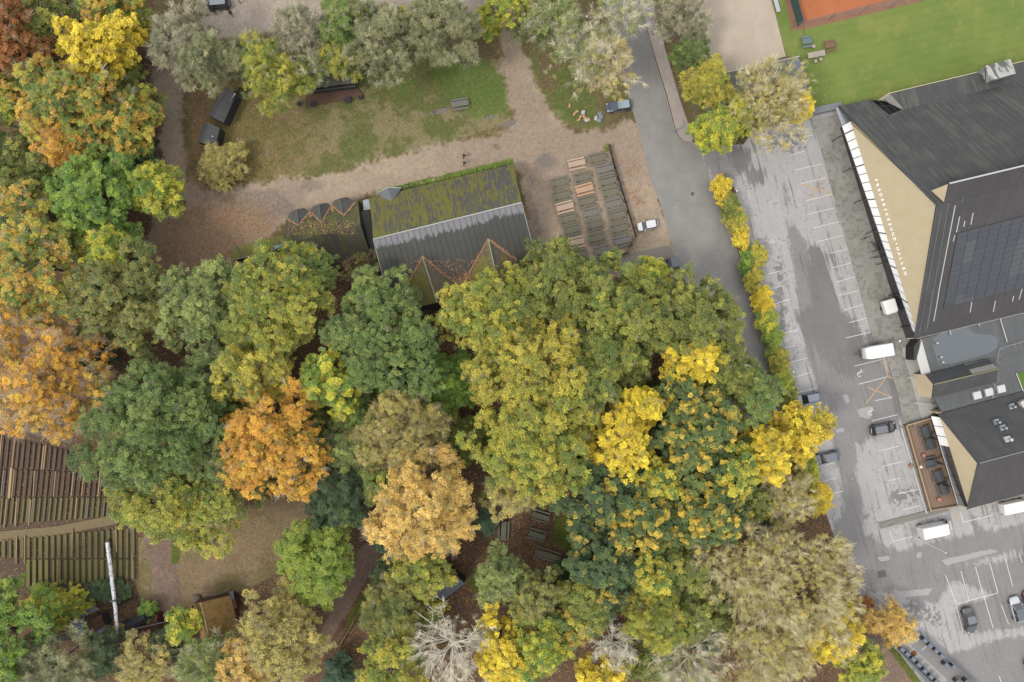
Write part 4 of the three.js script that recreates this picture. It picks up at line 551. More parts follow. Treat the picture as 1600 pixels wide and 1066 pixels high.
  const S1 = thing('open_shelter', 'dark open shelter with a slate blue roof strip', 'shelter'); new MB().slab([at(112, 967, 2.6), at(117, 971, 2.4), at(155, 953, 2.4), at(148, 947, 2.6)], .12).build('roof', M(P(92, 98, 106), .7), S1); for (const [x, y] of [[114, 968], [152, 950]]) { const c = at(x, y, 2.4); new MB().tube([drop(c, 0), c], .09, .09, 6).build('post', MAT.darkWood, S1); } new MB().tube([at(85, 974, 2.2), at(155, 951, 2.5)], .07, .07, 5, true).build('beam', M(P(160, 150, 122), .9), S1); new MB().tube([at(80, 978, 2.1), at(112, 968, 2.3)], .16, .16, 5, true).build('beam', M(P(80, 92, 104), .8), S1); for (const [x, y, h] of [[82, 976, 2.1]]) { const c = at(x, y, h); new MB().tube([drop(c, 0), c], .09, .09, 6).build('post', MAT.darkWood, S1); }
  const PN = thing('glazed_frame', 'lean-to frame of pale blue panes beside the shelter', 'frame'); for (let i = 0; i < 2; i++) for (let j = 0; j < 4; j++) { const q = (x, y) => at(113 + (i + x) * 8 + (j + y) * .5, 970 + (j + y) * 7 - (i + x) * 1.5, 1.6 - (j + y) * .15); new MB().slab([q(.06, .06), q(.06, .94), q(.94, .94), q(.94, .06)], .04).build('pane', new THREE.MeshPhysicalMaterial({ color: P(150, 168, 196), roughness: .15 }), PN); } for (const x of [113, 121, 129]) new MB().tube([at(x, 970 - (x - 113) * .19, 1.58), at(x + 2, 998 - (x - 113) * .19, 1)], .05, .05, 4).build('bar', MAT.darkWood, PN); for (const [x, y, h] of [[113, 970, 1.5], [129, 967, 1.5], [115, 998, .95], [131, 995, .95]]) { const c = at(x, y, h); new MB().tube([drop(c, 0), c], .05, .05, 5).build('post', MAT.darkWood, PN); }
  const BX = hut('brown_hut', 'brown leaf-covered hut roof between the shelter and the mast', [[141, 968], [158, 960], [165, 978], [147, 989]], 1.9, 2.2, M(P(104, 62, 44), .9), MAT.darkWood); new MB().slab([at(149, 988, 1.5), at(152, 993, 1.4), at(165, 984, 1.4), at(163, 980, 1.5)], .1).build('lean_to', bl, BX).userData.label = 'pale blue lean-to sheet';
  const TB = thing('trestle', 'grey trestle boards beside the round hut', 'boards'); let z = 0; for (const [x0, y0, x1, y1, m, w] of [[138, 1003, 166, 983, M(P(138, 112, 86), .9), .35], [154, 993, 162, 1010, M(P(178, 172, 160), .8), .6], [173, 975, 174, 1004, M(P(166, 138, 100), .9), .2]]) { const a = at(x0, y0).add(V(0, .5 + .16 * z, 0)), b = at(x1, y1).add(V(0, .5 + .16 * z, 0)); z++; const d = b.clone().sub(a), q = new MB(); q.box(a.clone().lerp(b, .5), w, .12, d.length(), Math.atan2(d.x, d.z)); q.tube([drop(a, 0), a], .06, .06, 5); q.tube([drop(b, 0), b], .06, .06, 5); q.build('board', m, TB); }
  const PS = thing('pole_stack', 'stack of dark weathered poles beside the green corner tree', 'poles'), rp = RNG(71); for (let k = 0; k < 16; k++) { const t = k / 15, a = at(62 + rp() * 10 + t * 4, 996 + t * 14, 0), b = at(118 + rp() * 12 + t * 4, 980 + t * 13, 0), y = .15 + rp() * .5; new MB().tube([drop(a, y), drop(a.clone().lerp(b, .5), y + (rp() - .5) * .1), drop(b, y + (rp() - .5) * .2)], .07, .05, 5, true).build('pole', k % 3 ? woodG : M(P(70, 66, 62), .9), PS); }
  const BT = thing('tarpaulin', 'dark blue tarpaulin under the corner tree', 'tarpaulin', at(44, 1018)); { const g = new THREE.PlaneGeometry(2.2, 1.6, 12, 10); g.rotateX(-Math.PI / 2); const p = g.attributes.position; for (let k = 0; k < p.count; k++) p.setY(k, .15 + .5 * fbm(p.getX(k) * 1.3 + 4, p.getZ(k) * 1.3, 3) * (1 - (p.getX(k) / 1.3) ** 2)); g.computeVertexNormals(); mesh('sheet', g, M(P(52, 66, 120), .5, { side: THREE.DoubleSide }), BT).rotation.y = .6; }
  const BB = thing('black_fence', 'black boarded fence between terrace and huts', 'fence'); { const a = at(160, 959), b = at(217, 931); for (let k = 0; k < 30; k++) new MB().wall(a.clone().lerp(b, k / 30), a.clone().lerp(b, (k + .93) / 30), 0, 1.1 + .08 * rp(), undefined, .14).build('board', MAT.black, BB); }
  const RB = thing('bench', 'dark red slatted bench beside the black fence', 'bench', at(190, 936), .45); for (let k = 0; k < 4; k++) new MB().box(V(0, .45, k * .22 - .33), 2.2, .06, .18).build('slat', M(P(92, 62, 56), .85), RB); for (const s of [-1, 1]) new MB().box(V(s * .9, .21, 0), .1, .42, .8).build('leg', MAT.darkWood, RB);
}
// --- slate roof hut in the wood
{
  const sl = M(0xffffff, .6, { map: feltTex([86, 94, 106], [104, 112, 122], 40, 0, 81) }), T = thing('slate_hut', 'dark blue slate pyramid roof among trees south of the gold beech', 'hut'), top = at(694, 886, 6.5), c = [[664, 862], [655, 935], [690, 940], [727, 912]].map(p => at(p[0], p[1], 2.6));
  for (let k = 0; k < 4; k++) roof('roof', [top, c[k], c[(k + 1) % 4]], .12, sl, T, c[(k + 1) % 4].clone().sub(c[k])); for (let k = 0; k < 4; k++) new MB().wall(drop(c[k], 0).lerp(drop(top, 0), .06), drop(c[(k + 1) % 4], 0).lerp(drop(top, 0), .06), 0, 2.7).build('wall', MAT.darkWood, T);
}
// ---------------------------------------------------------------- seating terrace
{
  const soil = paint(256, 256, (i, j) => { const r = RNG(i * 5 + j * 919); let c = mixc([78, 66, 54], [104, 88, 70], fbm(i / 12, j / 12, 4)); if (r() < .1) c = [140, 96, 62]; const v = (r() - .5) * 18; return [c[0] + v, c[1] + v, c[2] + v]; }); soil.repeat.set(1 / 5, 1 / 5);
  const S = struct('seating_terrace', sheetGeo(poly([[-25, 655], [40, 668], [110, 690], [150, 712], [185, 760], [190, 800], [216, 830], [216, 905], [190, 905], [60, 925], [-25, 930]]), .02), M(0xffffff, .95, { map: soil }), 'open-air seating terrace of turf steps with plank seats', 'terrace');
  const turfT = (a, b, s) => { const t = paint(256, 256, (i, j) => { const r = RNG(i * 5 + j * 919 + s); let c = mixc(a, b, fbm(i / 10 + s, j / 14, 4)); if (r() < .14) c = [[178, 156, 100], [156, 112, 72], [140, 122, 72]][(r() * 3) | 0]; const v = (r() - .5) * 24; return [c[0] + v, c[1] + v, c[2] + v * .8]; }); t.repeat.set(1 / 4, 1 / 4); return M(0xffffff, .95, { map: t }); };
  const brownT = turfT([92, 74, 62], [112, 88, 72], 1), midT = turfT([106, 104, 62], [130, 122, 78], 2), greenT = turfT([116, 118, 62], [144, 138, 82], 3), grassT = turfT([74, 88, 42], [92, 104, 50], 4);
  const woodT = (a, b) => { const t = paint(64, 256, (i, j) => mixc(a, b, fbm(i / 4, j / 60, 3))); t.repeat.set(1, .2); return M(0xffffff, .85, { map: t }); };
  const old = [woodT([84, 72, 62], [104, 88, 76]), woodT([92, 82, 74], [112, 100, 90]), woodT([98, 74, 62], [114, 88, 72])], fresh = [woodT([184, 150, 110], [204, 172, 132]), woodT([172, 142, 104], [194, 162, 122])], silver = woodT([136, 132, 126], [158, 152, 146]), rr = RNG(91);
  const seg = (x0, y0, x1, y1, w, h, m, name, yb = 0) => { const a = at(x0, y0), b = at(x1, y1), d = b.clone().sub(a); const o = new MB().box(a.clone().lerp(b, .5).setY(yb + h / 2 + .02), w, h, d.length(), Math.atan2(d.x, d.z)).build(name, m, S); return o; };
  // blocks: rows run down the slope in the picture, each a turf step with a plank edge
  const block = (xs, tiers, lean, pal, wTurf, skip) => xs.forEach((x, i) => tiers.forEach(([ya, yb], t) => {
    const y0 = ya(x), y1 = yb(x); if (y1 - y0 < 6 || skip(x, (y0 + y1) / 2)) return; const f = y => x - (y - y0) * lean - t * 0 - (y0 - tiers[0][0](x)) * lean;
    seg(f(y0 + .6), y0 + .6, f(y1 - .6), y1 - .6, wTurf, .3, pal[t], 'turf_step');
    if (rr() < (wTurf > .5 ? .3 : .7)) { const nw = rr() < .05; seg(f(y0 + .6) - wTurf * 4.2, y0 + .6, f(y1 - .6) - wTurf * 4.2, y1 - .6, nw ? .17 : .12, .36, nw ? fresh[(rr() * 2) | 0] : rr() < .15 ? silver : old[(rr() * 3) | 0], 'plank'); }
    if (pal[t] !== brownT && rr() < .85) seg(f(y0 + 1) - wTurf * 7, y0 + 1, f(y1 - 1) - wTurf * 7, y1 - 1, .22, .06, grassT, 'grass_strip');
  }));
  const top = x => 672 + x * .22, mid = x => 732 + x * .03, low = x => 776 + 0 * x, path = x => 825 - (x / 185) * 14;
  const upX = []; for (let x = -10; x < 205; x += 8.2) upX.push(x);
  block(upX, [[x => top(x) + 8, x => mid(x) - .5], [x => mid(x) + .5, x => low(x) - .5], [x => low(x) + .5, x => path(x) - 4]], .1, [brownT, brownT, midT], .42, (x, y) => x > 150 + (y - 700) * .4);
  const loX = []; for (let x = -12; x < 218; x += 9.6) loX.push(x);
  block(loX, [[x => 843 - (x / 185) * 17, x => 872], [x => 873, x => Math.min(918, 922 - x * .085)]], .0, [midT, greenT], .55, (x, y) => y > 880 && x < 45);
  // turf path between the blocks
  const pm = turfT([128, 112, 82], [150, 132, 98], 7); mesh('turf_path', plate(poly([[-25, 833], [90, 822], [186, 803], [186, 818], [90, 836], [-25, 849]]), 0, .16), pm, S);
  mesh('upper_path', plate(poly([[-25, 664], [40, 676], [110, 694], [116, 686], [60, 671], [-25, 655]]), 0, .1), turfT([112, 100, 92], [130, 116, 106], 9), S);
  for (const [x0, y0, x1, y1] of [[5, 680, 1, 728], [26, 683, 21, 729], [74, 694, 70, 733], [131, 708, 127, 738], [20, 730, 16, 778], [24.5, 733, 20.5, 777], [56, 735, 54, 775], [89, 736, 85.5, 775], [117, 740, 113.5, 774], [133, 741, 129.5, 774], [13, 780, 8.5, 824], [28, 782, 26, 822], [50, 780, 47, 819], [122, 777, 119.5, 810], [187, 790, 186, 805], [115, 826, 114.5, 868], [28, 838, 27.5, 880], [41, 836, 40.5, 880], [183, 820, 184, 862], [208, 864, 209, 904]]) seg(x0, y0, x1, y1, x0 === 20 ? .4 : .15, .4, fresh[(x0 + y0 | 0) % 2], 'plank').userData.label = 'new pale plank';
  for (const [x, y] of [[1, 655], [14, 662], [45, 669], [62, 672], [80, 678], [110, 682]]) { const P0 = thing('timber_post', ['first', 'second', 'third', 'fourth', 'fifth', 'sixth'][[1, 14, 45, 62, 80, 110].indexOf(x)] + ' pale timber post from the picture edge along the terrace top', 'post', at(x, y), 0, 'posts along the terrace top'); new MB().tube([V(0, 0, 0), V(0, 1.5, 0)], .1, .1, 7, true).build('post', fresh[0], P0); new MB().tube([V(-.14, 1.5, 0), V(.14, 1.5, 0)], .05, .05, 5, true).build('cap', fresh[1], P0); }
}
// ---------------------------------------------------------------- picnic tables and benches
const plankTex = (a, b, s) => { const t = paint(128, 64, (i, j) => { const r = RNG(i * 3 + j * 211 + s); let c = mixc(a, b, fbm(i / 30 + s, j / 3, 3)); if (r() < .035) c = [184, 140, 90]; const v = (r() - .5) * 14; return [c[0] + v, c[1] + v, c[2] + v]; }); t.repeat.set(.4, 1); return M(0xffffff, .85, { map: t }); };
const TABLE = { moss: plankTex([108, 108, 92], [136, 134, 114], 1), grey: plankTex([116, 116, 114], [142, 140, 136], 2), pink: plankTex([196, 168, 146], [222, 196, 174], 3), orange: plankTex([204, 164, 134], [228, 184, 150], 4), plastic: M(P(86, 92, 98), .6), green: M(P(108, 132, 134), .7), brown: plankTex([124, 94, 72], [146, 112, 86], 5), silver: plankTex([176, 170, 156], [204, 196, 182], 6) };
function picnicTable(label, px, py, turn, m, group, L = 3.0, y = 0) {
  const T = thing('picnic_table', label, 'picnic table', at(px, py).setY(y), turn, group);
  for (let k = 0; k < 3; k++) new MB().box(V(0, .74, (k - 1) * .3), L, .045, .285).build('top_board', m, T);
  for (const s of [-1, 1]) new MB().box(V(0, .45, s * .82), L, .045, .32).build('seat', m, T);
  for (const e of [-1, 1]) { new MB().box(V(e * L * .36, .4, 0), .07, .09, 1.75).box(V(e * L * .36, .68, 0), .07, .08, .74).build('cross_beam', m, T); for (const s of [-1, 1]) new MB().tube([V(e * L * .36 + .06, 0, s * .68), V(e * L * .36 + .06, .72, s * .26)], .055, .055, 4, true).build('leg', m, T); }
  return T;
}
{
  const G = 'picnic tables in three rows on the fenced terrace', nth = ['first', 'second', 'third', 'fourth', 'fifth', 'sixth', 'seventh', 'eighth'];
  const cols = [['west', [[130, 355, 'moss'], [145, 462, 'moss'], [172, 557, 'pink'], [197, 655, 'moss'], [232, 748, 'moss'], [262, 850, 'pink'], [290, 955, 'moss']]], ['middle', [[270, 197, 'pink'], [320, 312, 'moss'], [335, 410, 'orange'], [352, 510, 'moss'], [393, 605, 'grey'], [422, 705, 'moss'], [443, 815, 'moss'], [490, 918, 'grey']]], ['east', [[440, 155, 'moss'], [505, 245, 'grey'], [527, 345, 'moss'], [552, 437, 'moss'], [575, 530, 'grey'], [607, 628, 'moss'], [625, 735, 'moss'], [652, 838, 'grey']]]];
  const look = { moss: 'mossy grey', grey: 'weathered grey', pink: 'new pale pink', orange: 'new leaf-strewn orange' };
  const rr = RNG(15); for (const [w, list] of cols) list.forEach(([x, y, m], i) => picnicTable(`${look[m]} picnic table, ${nth[i]} from the track in the ${w} row`, 850 + x / 5.33, 220 + y / 5.33, .24 + (rr() - .5) * .05, TABLE[m], G, 3.0));
  // the fence round it
  const F0 = thing('terrace_fence', 'low black board fence round the picnic tables', 'fence'), line = [[952, 229], [957, 250], [993, 370], [980, 396], [911, 414]];
  for (let k = 0; k + 1 < line.length; k++) { const a = at(...line[k]), b = at(...line[k + 1]), n = Math.max(2, Math.round(a.distanceTo(b) / 1.6)); for (let i = 0; i < n; i++) { for (let q = 0; q < 3; q++) new MB().wall(a.clone().lerp(b, i / n), a.clone().lerp(b, (i + .98) / n), .1 + q * .32, .38 + q * .32, undefined, .1).build('board', k === 2 ? TABLE.moss : MAT.darkWood, F0); const p = a.clone().lerp(b, i / n); new MB().box(V(p.x, .55, p.z), .22, 1.1, .22, .25).build('post', MAT.darkWood, F0); } }
  const B = thing('hedge_bush', 'small mossy boxwood ball at the fence corner', 'bush', at(949, 231)); { const l = [], r = RNG(3); for (let k = 0; k < 140; k++) { const a = r() * 6.28, y = r(), q = Math.sqrt(1 - y * y); l.push([V(Math.cos(a) * q * .5, y * .7, Math.sin(a) * q * .5), r(), r()]); } B.userData.pending = l; }
  const B2 = picnicTable('grey weathered picnic bench alone on the green grass', 719, 164, .16, TABLE.grey, undefined, 3.0);
  picnicTable('greenish picnic table on the lawn by the clay court', 1259, 67, .1, TABLE.green, undefined, 1.7);
  picnicTable('brown picnic table on the lawn, beside the greenish one', 1295, 73, .2, TABLE.brown, undefined, 1.9);
  const W = thing('work_table', 'long pale grey table on the lawn', 'table', at(1273, 87.5), .2); for (let k = 0; k < 4; k++) new MB().box(V(0, .76, (k - 1.5) * .24), 3.0, .05, .23).build('top_board', TABLE.silver, W); for (const e of [-1, 1]) for (const s of [-1, 1]) new MB().box(V(e * 1.3, .37, s * .35), .1, .74, .1).build('leg', TABLE.silver, W);
  for (const [x, y, l] of [[1270, 74, 'wooden stump stool north of the long pale table'], [1273, 97, 'wooden stump stool, the west one south of the long pale table'], [1281, 94, 'wooden stump stool, the east one south of the long pale table']]) { const s = thing('stool', l, 'stool', at(x, y), .3, 'stools round the pale table'); new MB().box(V(0, .44, 0), .55, .07, .5).build('seat', TABLE.silver, s); new MB().box(V(0, .2, 0), .36, .4, .34).build('base', TABLE.brown, s); }
  // woodland benches
  for (const [x, y, t, L, l] of [[845, 806, -.3, 3.0, 'mossy bench table at the woodland stage, north of three'], [839, 835, -.28, 3.0, 'mossy bench table at the woodland stage, middle of three'], [856, 866, -.3, 4.6, 'longest mossy bench table at the woodland stage'], [787, 828, 1.52, 3.2, 'mossy bench table standing crosswise in the woodland clearing'], [764, 800, -.25, 3.2, 'dark bench table half under the thin yellow-grey tree']]) picnicTable(l, x, y, t, TABLE.moss, 'bench tables in the woodland clearing', L);
  // deck furniture
  const dk = 'grey tables on the wooden deck'; for (const [x, y, t, l, L] of [[1441.5, 674, -1.28, 'dark grey table at the north end of the wooden deck', 2], [1448.5, 693, -1.28, 'dark grey table, second from the north end of the deck', 2], [1450, 721.5, .2, 'dark grey table standing crosswise in the middle of the deck', 1.9], [1461, 743, -1.28, 'dark grey table, second from the south end of the deck', 2], [1469, 763, -1.28, 'dark grey table at the south end of the wooden deck', 2]]) picnicTable(l, x, y, t, TABLE.plastic, dk, L, .3);
}
// ---------------------------------------------------------------- wooden deck
{
  const D = thing('wooden_deck', 'brown wooden terrace deck with pale board edge', 'deck'), pm = [0, 1, 2].map(s => plankTex([[146, 120, 102], [158, 132, 112], [136, 110, 94]][s], [[166, 138, 118], [176, 150, 130], [152, 126, 108]][s], 30 + s));
  const a0 = at(1411, 664), a1 = at(1449, 797), b0 = at(1452, 652), b1 = at(1494, 789), n = 30;
  for (let k = 0; k < n; k++) { const q = (t, u) => a0.clone().lerp(b0, t).lerp(a1.clone().lerp(b1, t), u).setY(.28); new MB().slab([q(k / n, 0), q(k / n, 1), q((k + .93) / n, 1), q((k + .93) / n, 0)], .05).build('plank', pm[k % 3], D); }
  for (const [a, b, h] of [[a0, a1, .9], [a0, b0, .9], [a1, b1, .5]]) { const m = Math.round(a.distanceTo(b) / 1.6); for (let k = 0; k <= m; k++) { const p = a.clone().lerp(b, k / m); new MB().box(V(p.x, h / 2 + .1, p.z), .1, h + .2, .1, .3).build('rail_post', pm[1], D); } for (const y of [.35, .6]) new MB().wall(a, b, y, y + .16, undefined, .05).build('rail_board', pm[2], D); const rl = M(P(196, 172, 130), .8); new MB().wall(a, b, h + .2, h + .25, undefined, .22).build('hand_rail', rl, D); }
  new MB().wall(at(1407, 668), at(1447, 802), 0, .25, undefined, .25).build('kerb_board', MAT.white, D);
  const par = (x, y, l) => { const T = thing('parasol', l, 'parasol', at(x, y).setY(.3), 0, 'closed parasols on the deck'); new MB().box(V(0, .05, 0), .6, .1, .6).build('foot', MAT.black, T); new MB().tube([V(0, 0, 0), V(0, 3.4, 0)], .04, .04, 7).build('pole', MAT.steel, T); mesh('furled_canopy', new THREE.LatheGeometry([[.03, 1.4], [.2, 1.5], [.26, 1.9], [.17, 2.5], [.1, 3.1], [.02, 3.45]].map(p => new THREE.Vector2(...p)), 9), M(P(46, 48, 54), .8), T); };
  par(1445, 682, 'closed dark parasol at the north table of the deck'); par(1455, 720, 'closed dark parasol at the crosswise deck table'); par(1465, 754, 'closed dark parasol at the south tables of the deck');
  for (const [x, y, c, r, l] of [[1439.5, 711, [206, 140, 124], .32, 'terracotta pot in the middle of the deck'], [1463.5, 779.5, [212, 146, 128], .34, 'terracotta pot at the south end of the deck'], [1421.5, 727.5, [176, 140, 116], .33, 'brown planter tub outside the deck rail']]) { const T = thing('flower_pot', l, 'pot', at(x, y).setY(/outside/.test(l) ? .02 : .3)); mesh('pot', new THREE.LatheGeometry([[0, 0], [.68, 0], [.95, .8], [1.05, .82], [1.05, 1], [.88, 1], [.82, .85], [0, .85]].map(p => new THREE.Vector2(p[0] * r, p[1] * r * 1.5)), 16), M(P(...c), .85), T); }
  const lp = thing('globe_lamp', 'white globe lamp on a short post by the deck rail', 'lamp', at(1430, 727)); new MB().tube([V(0, 0, 0), V(0, 1.5, 0)], .05, .05, 7).build('post', MAT.steel, lp); mesh('globe', new THREE.SphereGeometry(.25, 14, 10).translate(0, 1.7, 0), M(P(240, 240, 236, 1.3), .3), lp);
  const sb = thing('sign_board', 'small white board leaning at the deck corner', 'sign', at(1425, 664).setY(.3)); new MB().box(V(0, .5, 0), .55, .9, .05, 1.2, -.5).build('board', MAT.white, sb); new MB().box(V(.1, .3, .2), .06, .6, .06, 1.2, .4).build('leg', MAT.steel, sb);
  for (const [a, b, l] of [[[1413, 590], [1443, 591], 'white barrier rail north of the entrance'], [[1423, 629], [1456, 633], 'white barrier rail south of the entrance']]) { const T = thing('barrier_rail', l, 'barrier'), p = at(...a), q = at(...b); new MB().tube([p.clone().setY(1), q.clone().setY(1)], .07, .07, 6, true).build('rail', MAT.white, T); for (const e of [p, q]) new MB().tube([e, e.clone().setY(1)], .05, .05, 6).build('post', MAT.white, T); }
}
// ---------------------------------------------------------------- vehicles
function loft(secs, n = 18, pw = 3.2) { // secs: [x, halfWidth, y0, y1]; superellipse rings joined along x
  const mb = new MB(), rings = secs.map(([x, w, y0, y1, tw]) => { const o = []; for (let k = 0; k < n; k++) { const t = k / n * 2 * Math.PI, c = Math.cos(t), s = Math.sin(t), e = 2 / pw; let z = Math.sign(c) * Math.abs(c) ** e * w; const y = (y0 + y1) / 2 + Math.sign(s) * Math.abs(s) ** e * (y1 - y0) / 2; if (tw) z *= 1 + (tw - 1) * (y - y0) / Math.max(.01, y1 - y0); o.push(V(x, y, z)); } return o; });
  for (const r of rings) for (const p of r) { mb.p.push(p.x, p.y, p.z); mb.u.push(0, 0); }
  for (let i = 0; i + 1 < rings.length; i++) for (let k = 0; k < n; k++) { const a = i * n + k, b = i * n + (k + 1) % n; mb.i.push(a, b, b + n, a, b + n, a + n); }
  for (const [i, f] of [[0, 0], [rings.length - 1, 1]]) for (let k = 1; k + 1 < n; k++) f ? mb.i.push(i * n, i * n + k, i * n + k + 1) : mb.i.push(i * n, i * n + k + 1, i * n + k);
  return mb.geo();
}
const tyreM = M(P(36, 36, 38), .9), rimM = M(P(150, 152, 156), .4, { metalness: .6 }), autoGlass = new THREE.MeshPhysicalMaterial({ color: P(64, 72, 78), roughness: .06, clearcoat: .6 }), lampR = M(P(170, 30, 30), .3), lampW = M(P(220, 222, 224), .2);
const tyreG = new THREE.TorusGeometry(.24, .085, 8, 18), rimG = new THREE.CylinderGeometry(.2, .2, .12, 12).rotateX(Math.PI / 2);
function wheels(T, xs, z) { for (const x of xs) for (const s of [-1, 1]) { const w = new THREE.Group(); w.name = 'wheel'; w.position.set(x, .325, s * z); T.add(w); const t = mesh('tyre', tyreG, tyreM, w); t.scale.set(1, 1, 1.3); mesh('rim', rimG, rimM, w); } }
function car(label, px, py, turn, color, o = {}) { // front towards +x
  const L = o.L || 4.3, W = (o.W || 1.8) / 2, hb = o.hb || .92, hr = o.hr || 1.48, T = thing(o.name || 'parked_car', label, 'car', at(px, py).setY(.02), turn, o.group || 'parked cars'), h = L / 2;
  const paint_ = new THREE.MeshPhysicalMaterial({ color: P(...color), roughness: .32, clearcoat: .8, clearcoatRoughness: .06, metalness: o.metal || 0 });
  mesh('body', loft([[-h, W * .72, .42, hb * .86], [-h + .08, W * .88, .3, hb * .97], [-h + .35, W * .97, .24, hb], [-h * .4, W, .2, hb], [h * .25, W, .2, hb], [h * .62, W * .98, .22, hb * .95], [h - .4, W * .93, .25, hb * .84], [h - .1, W * .8, .32, hb * .74], [h, W * .6, .42, hb * .62]], 22, 3.6), paint_, T);
  const c0 = -h + (o.hatch ? .12 : o.sedan ? .85 : .35), c1 = -h + (o.hatch ? .55 : o.sedan ? 1.35 : .75), c2 = h * (o.cab || .12), c3 = h * (o.cab || .12) + (o.ws || .85), rw = W * .76, bw = W * .93;
  // greenhouse: glass all round, roof panel on top, pillars
  const q = (x, y, z) => V(x, y, z), yb = hb - .04, yr = hr - .05, gl = (name, pts) => new MB().poly(pts).build(name, autoGlass, T);
  gl('windscreen', [q(c3, yb, -bw), q(c3, yb, bw), q(c2, yr, rw), q(c2, yr, -rw)]); gl('rear_window', [q(c0, yb, bw), q(c0, yb, -bw), q(c1, yr, -rw), q(c1, yr, rw)]);
  for (const s of [-1, 1]) { const pts = [q(c0, yb, s * bw), q(c3, yb, s * bw), q(c2, yr, s * rw), q(c1, yr, s * rw)]; gl('side_window', s > 0 ? pts : pts.reverse()); }
  const roofM = o.roof ? new THREE.MeshPhysicalMaterial({ color: P(...o.roof), roughness: .15, clearcoat: .8 }) : paint_;
  const rg = loft([[c1 - .06, rw * .9, yr - .05, yr + .02], [c1 + .12, rw * 1.02, yr - .05, hr], [(c1 + c2) / 2, rw * 1.05, yr - .05, hr + .03], [c2 - .12, rw * 1.02, yr - .05, hr], [c2 + .06, rw * .9, yr - .05, yr + .02]], 18, 4); mesh('roof', rg, roofM, T);
  for (const s of [-1, 1]) { const pl = new MB(); for (const [a, b] of [[[c3, yb], [c2, yr]], [[c0, yb], [c1, yr]]]) pl.tube([q(a[0], a[1], s * bw * 1.005), q(b[0], b[1], s * rw * 1.02)], .045, .04, 5); const m = (c1 + c2) / 2; pl.tube([q(m, yb, s * bw * 1.005), q(m - .05, yr, s * rw * 1.02)], .04, .04, 5); pl.build('pillar', o.roof ? paint_ : paint_, T); }
  for (const s of [-1, 1]) { mesh('headlight', new THREE.SphereGeometry(.17, 10, 8).scale(1.1, .55, .8), lampW, T).position.set(h - .28, hb * .72, s * W * .68); mesh('tail_light', new THREE.BoxGeometry(.1, .2, .34), lampR, T).position.set(-h + .1, hb * .8, s * W * .68); mesh('mirror', new RoundedBoxGeometry(.12, .13, .2, 2, .04), paint_, T).position.set(c3 - .35, hb + .04, s * (W + .12)); if (o.rails) new MB().tube([q(c1, hr + .02, s * rw * .9), q(c1 + .1, hr + .08, s * rw * .9), q(c2 - .1, hr + .08, s * rw * .9), q(c2, hr + .02, s * rw * .9)], .025, .025, 5).build('roof_rail', rimM, T); new MB().box(q((c0 + c3) / 2 - .1, hb * .72, s * (W + .004)), .2, .04, .03).build('door_handle', rimM, T); }
  wheels(T, [h - .85, -h + .8], W - .1); return T;
}
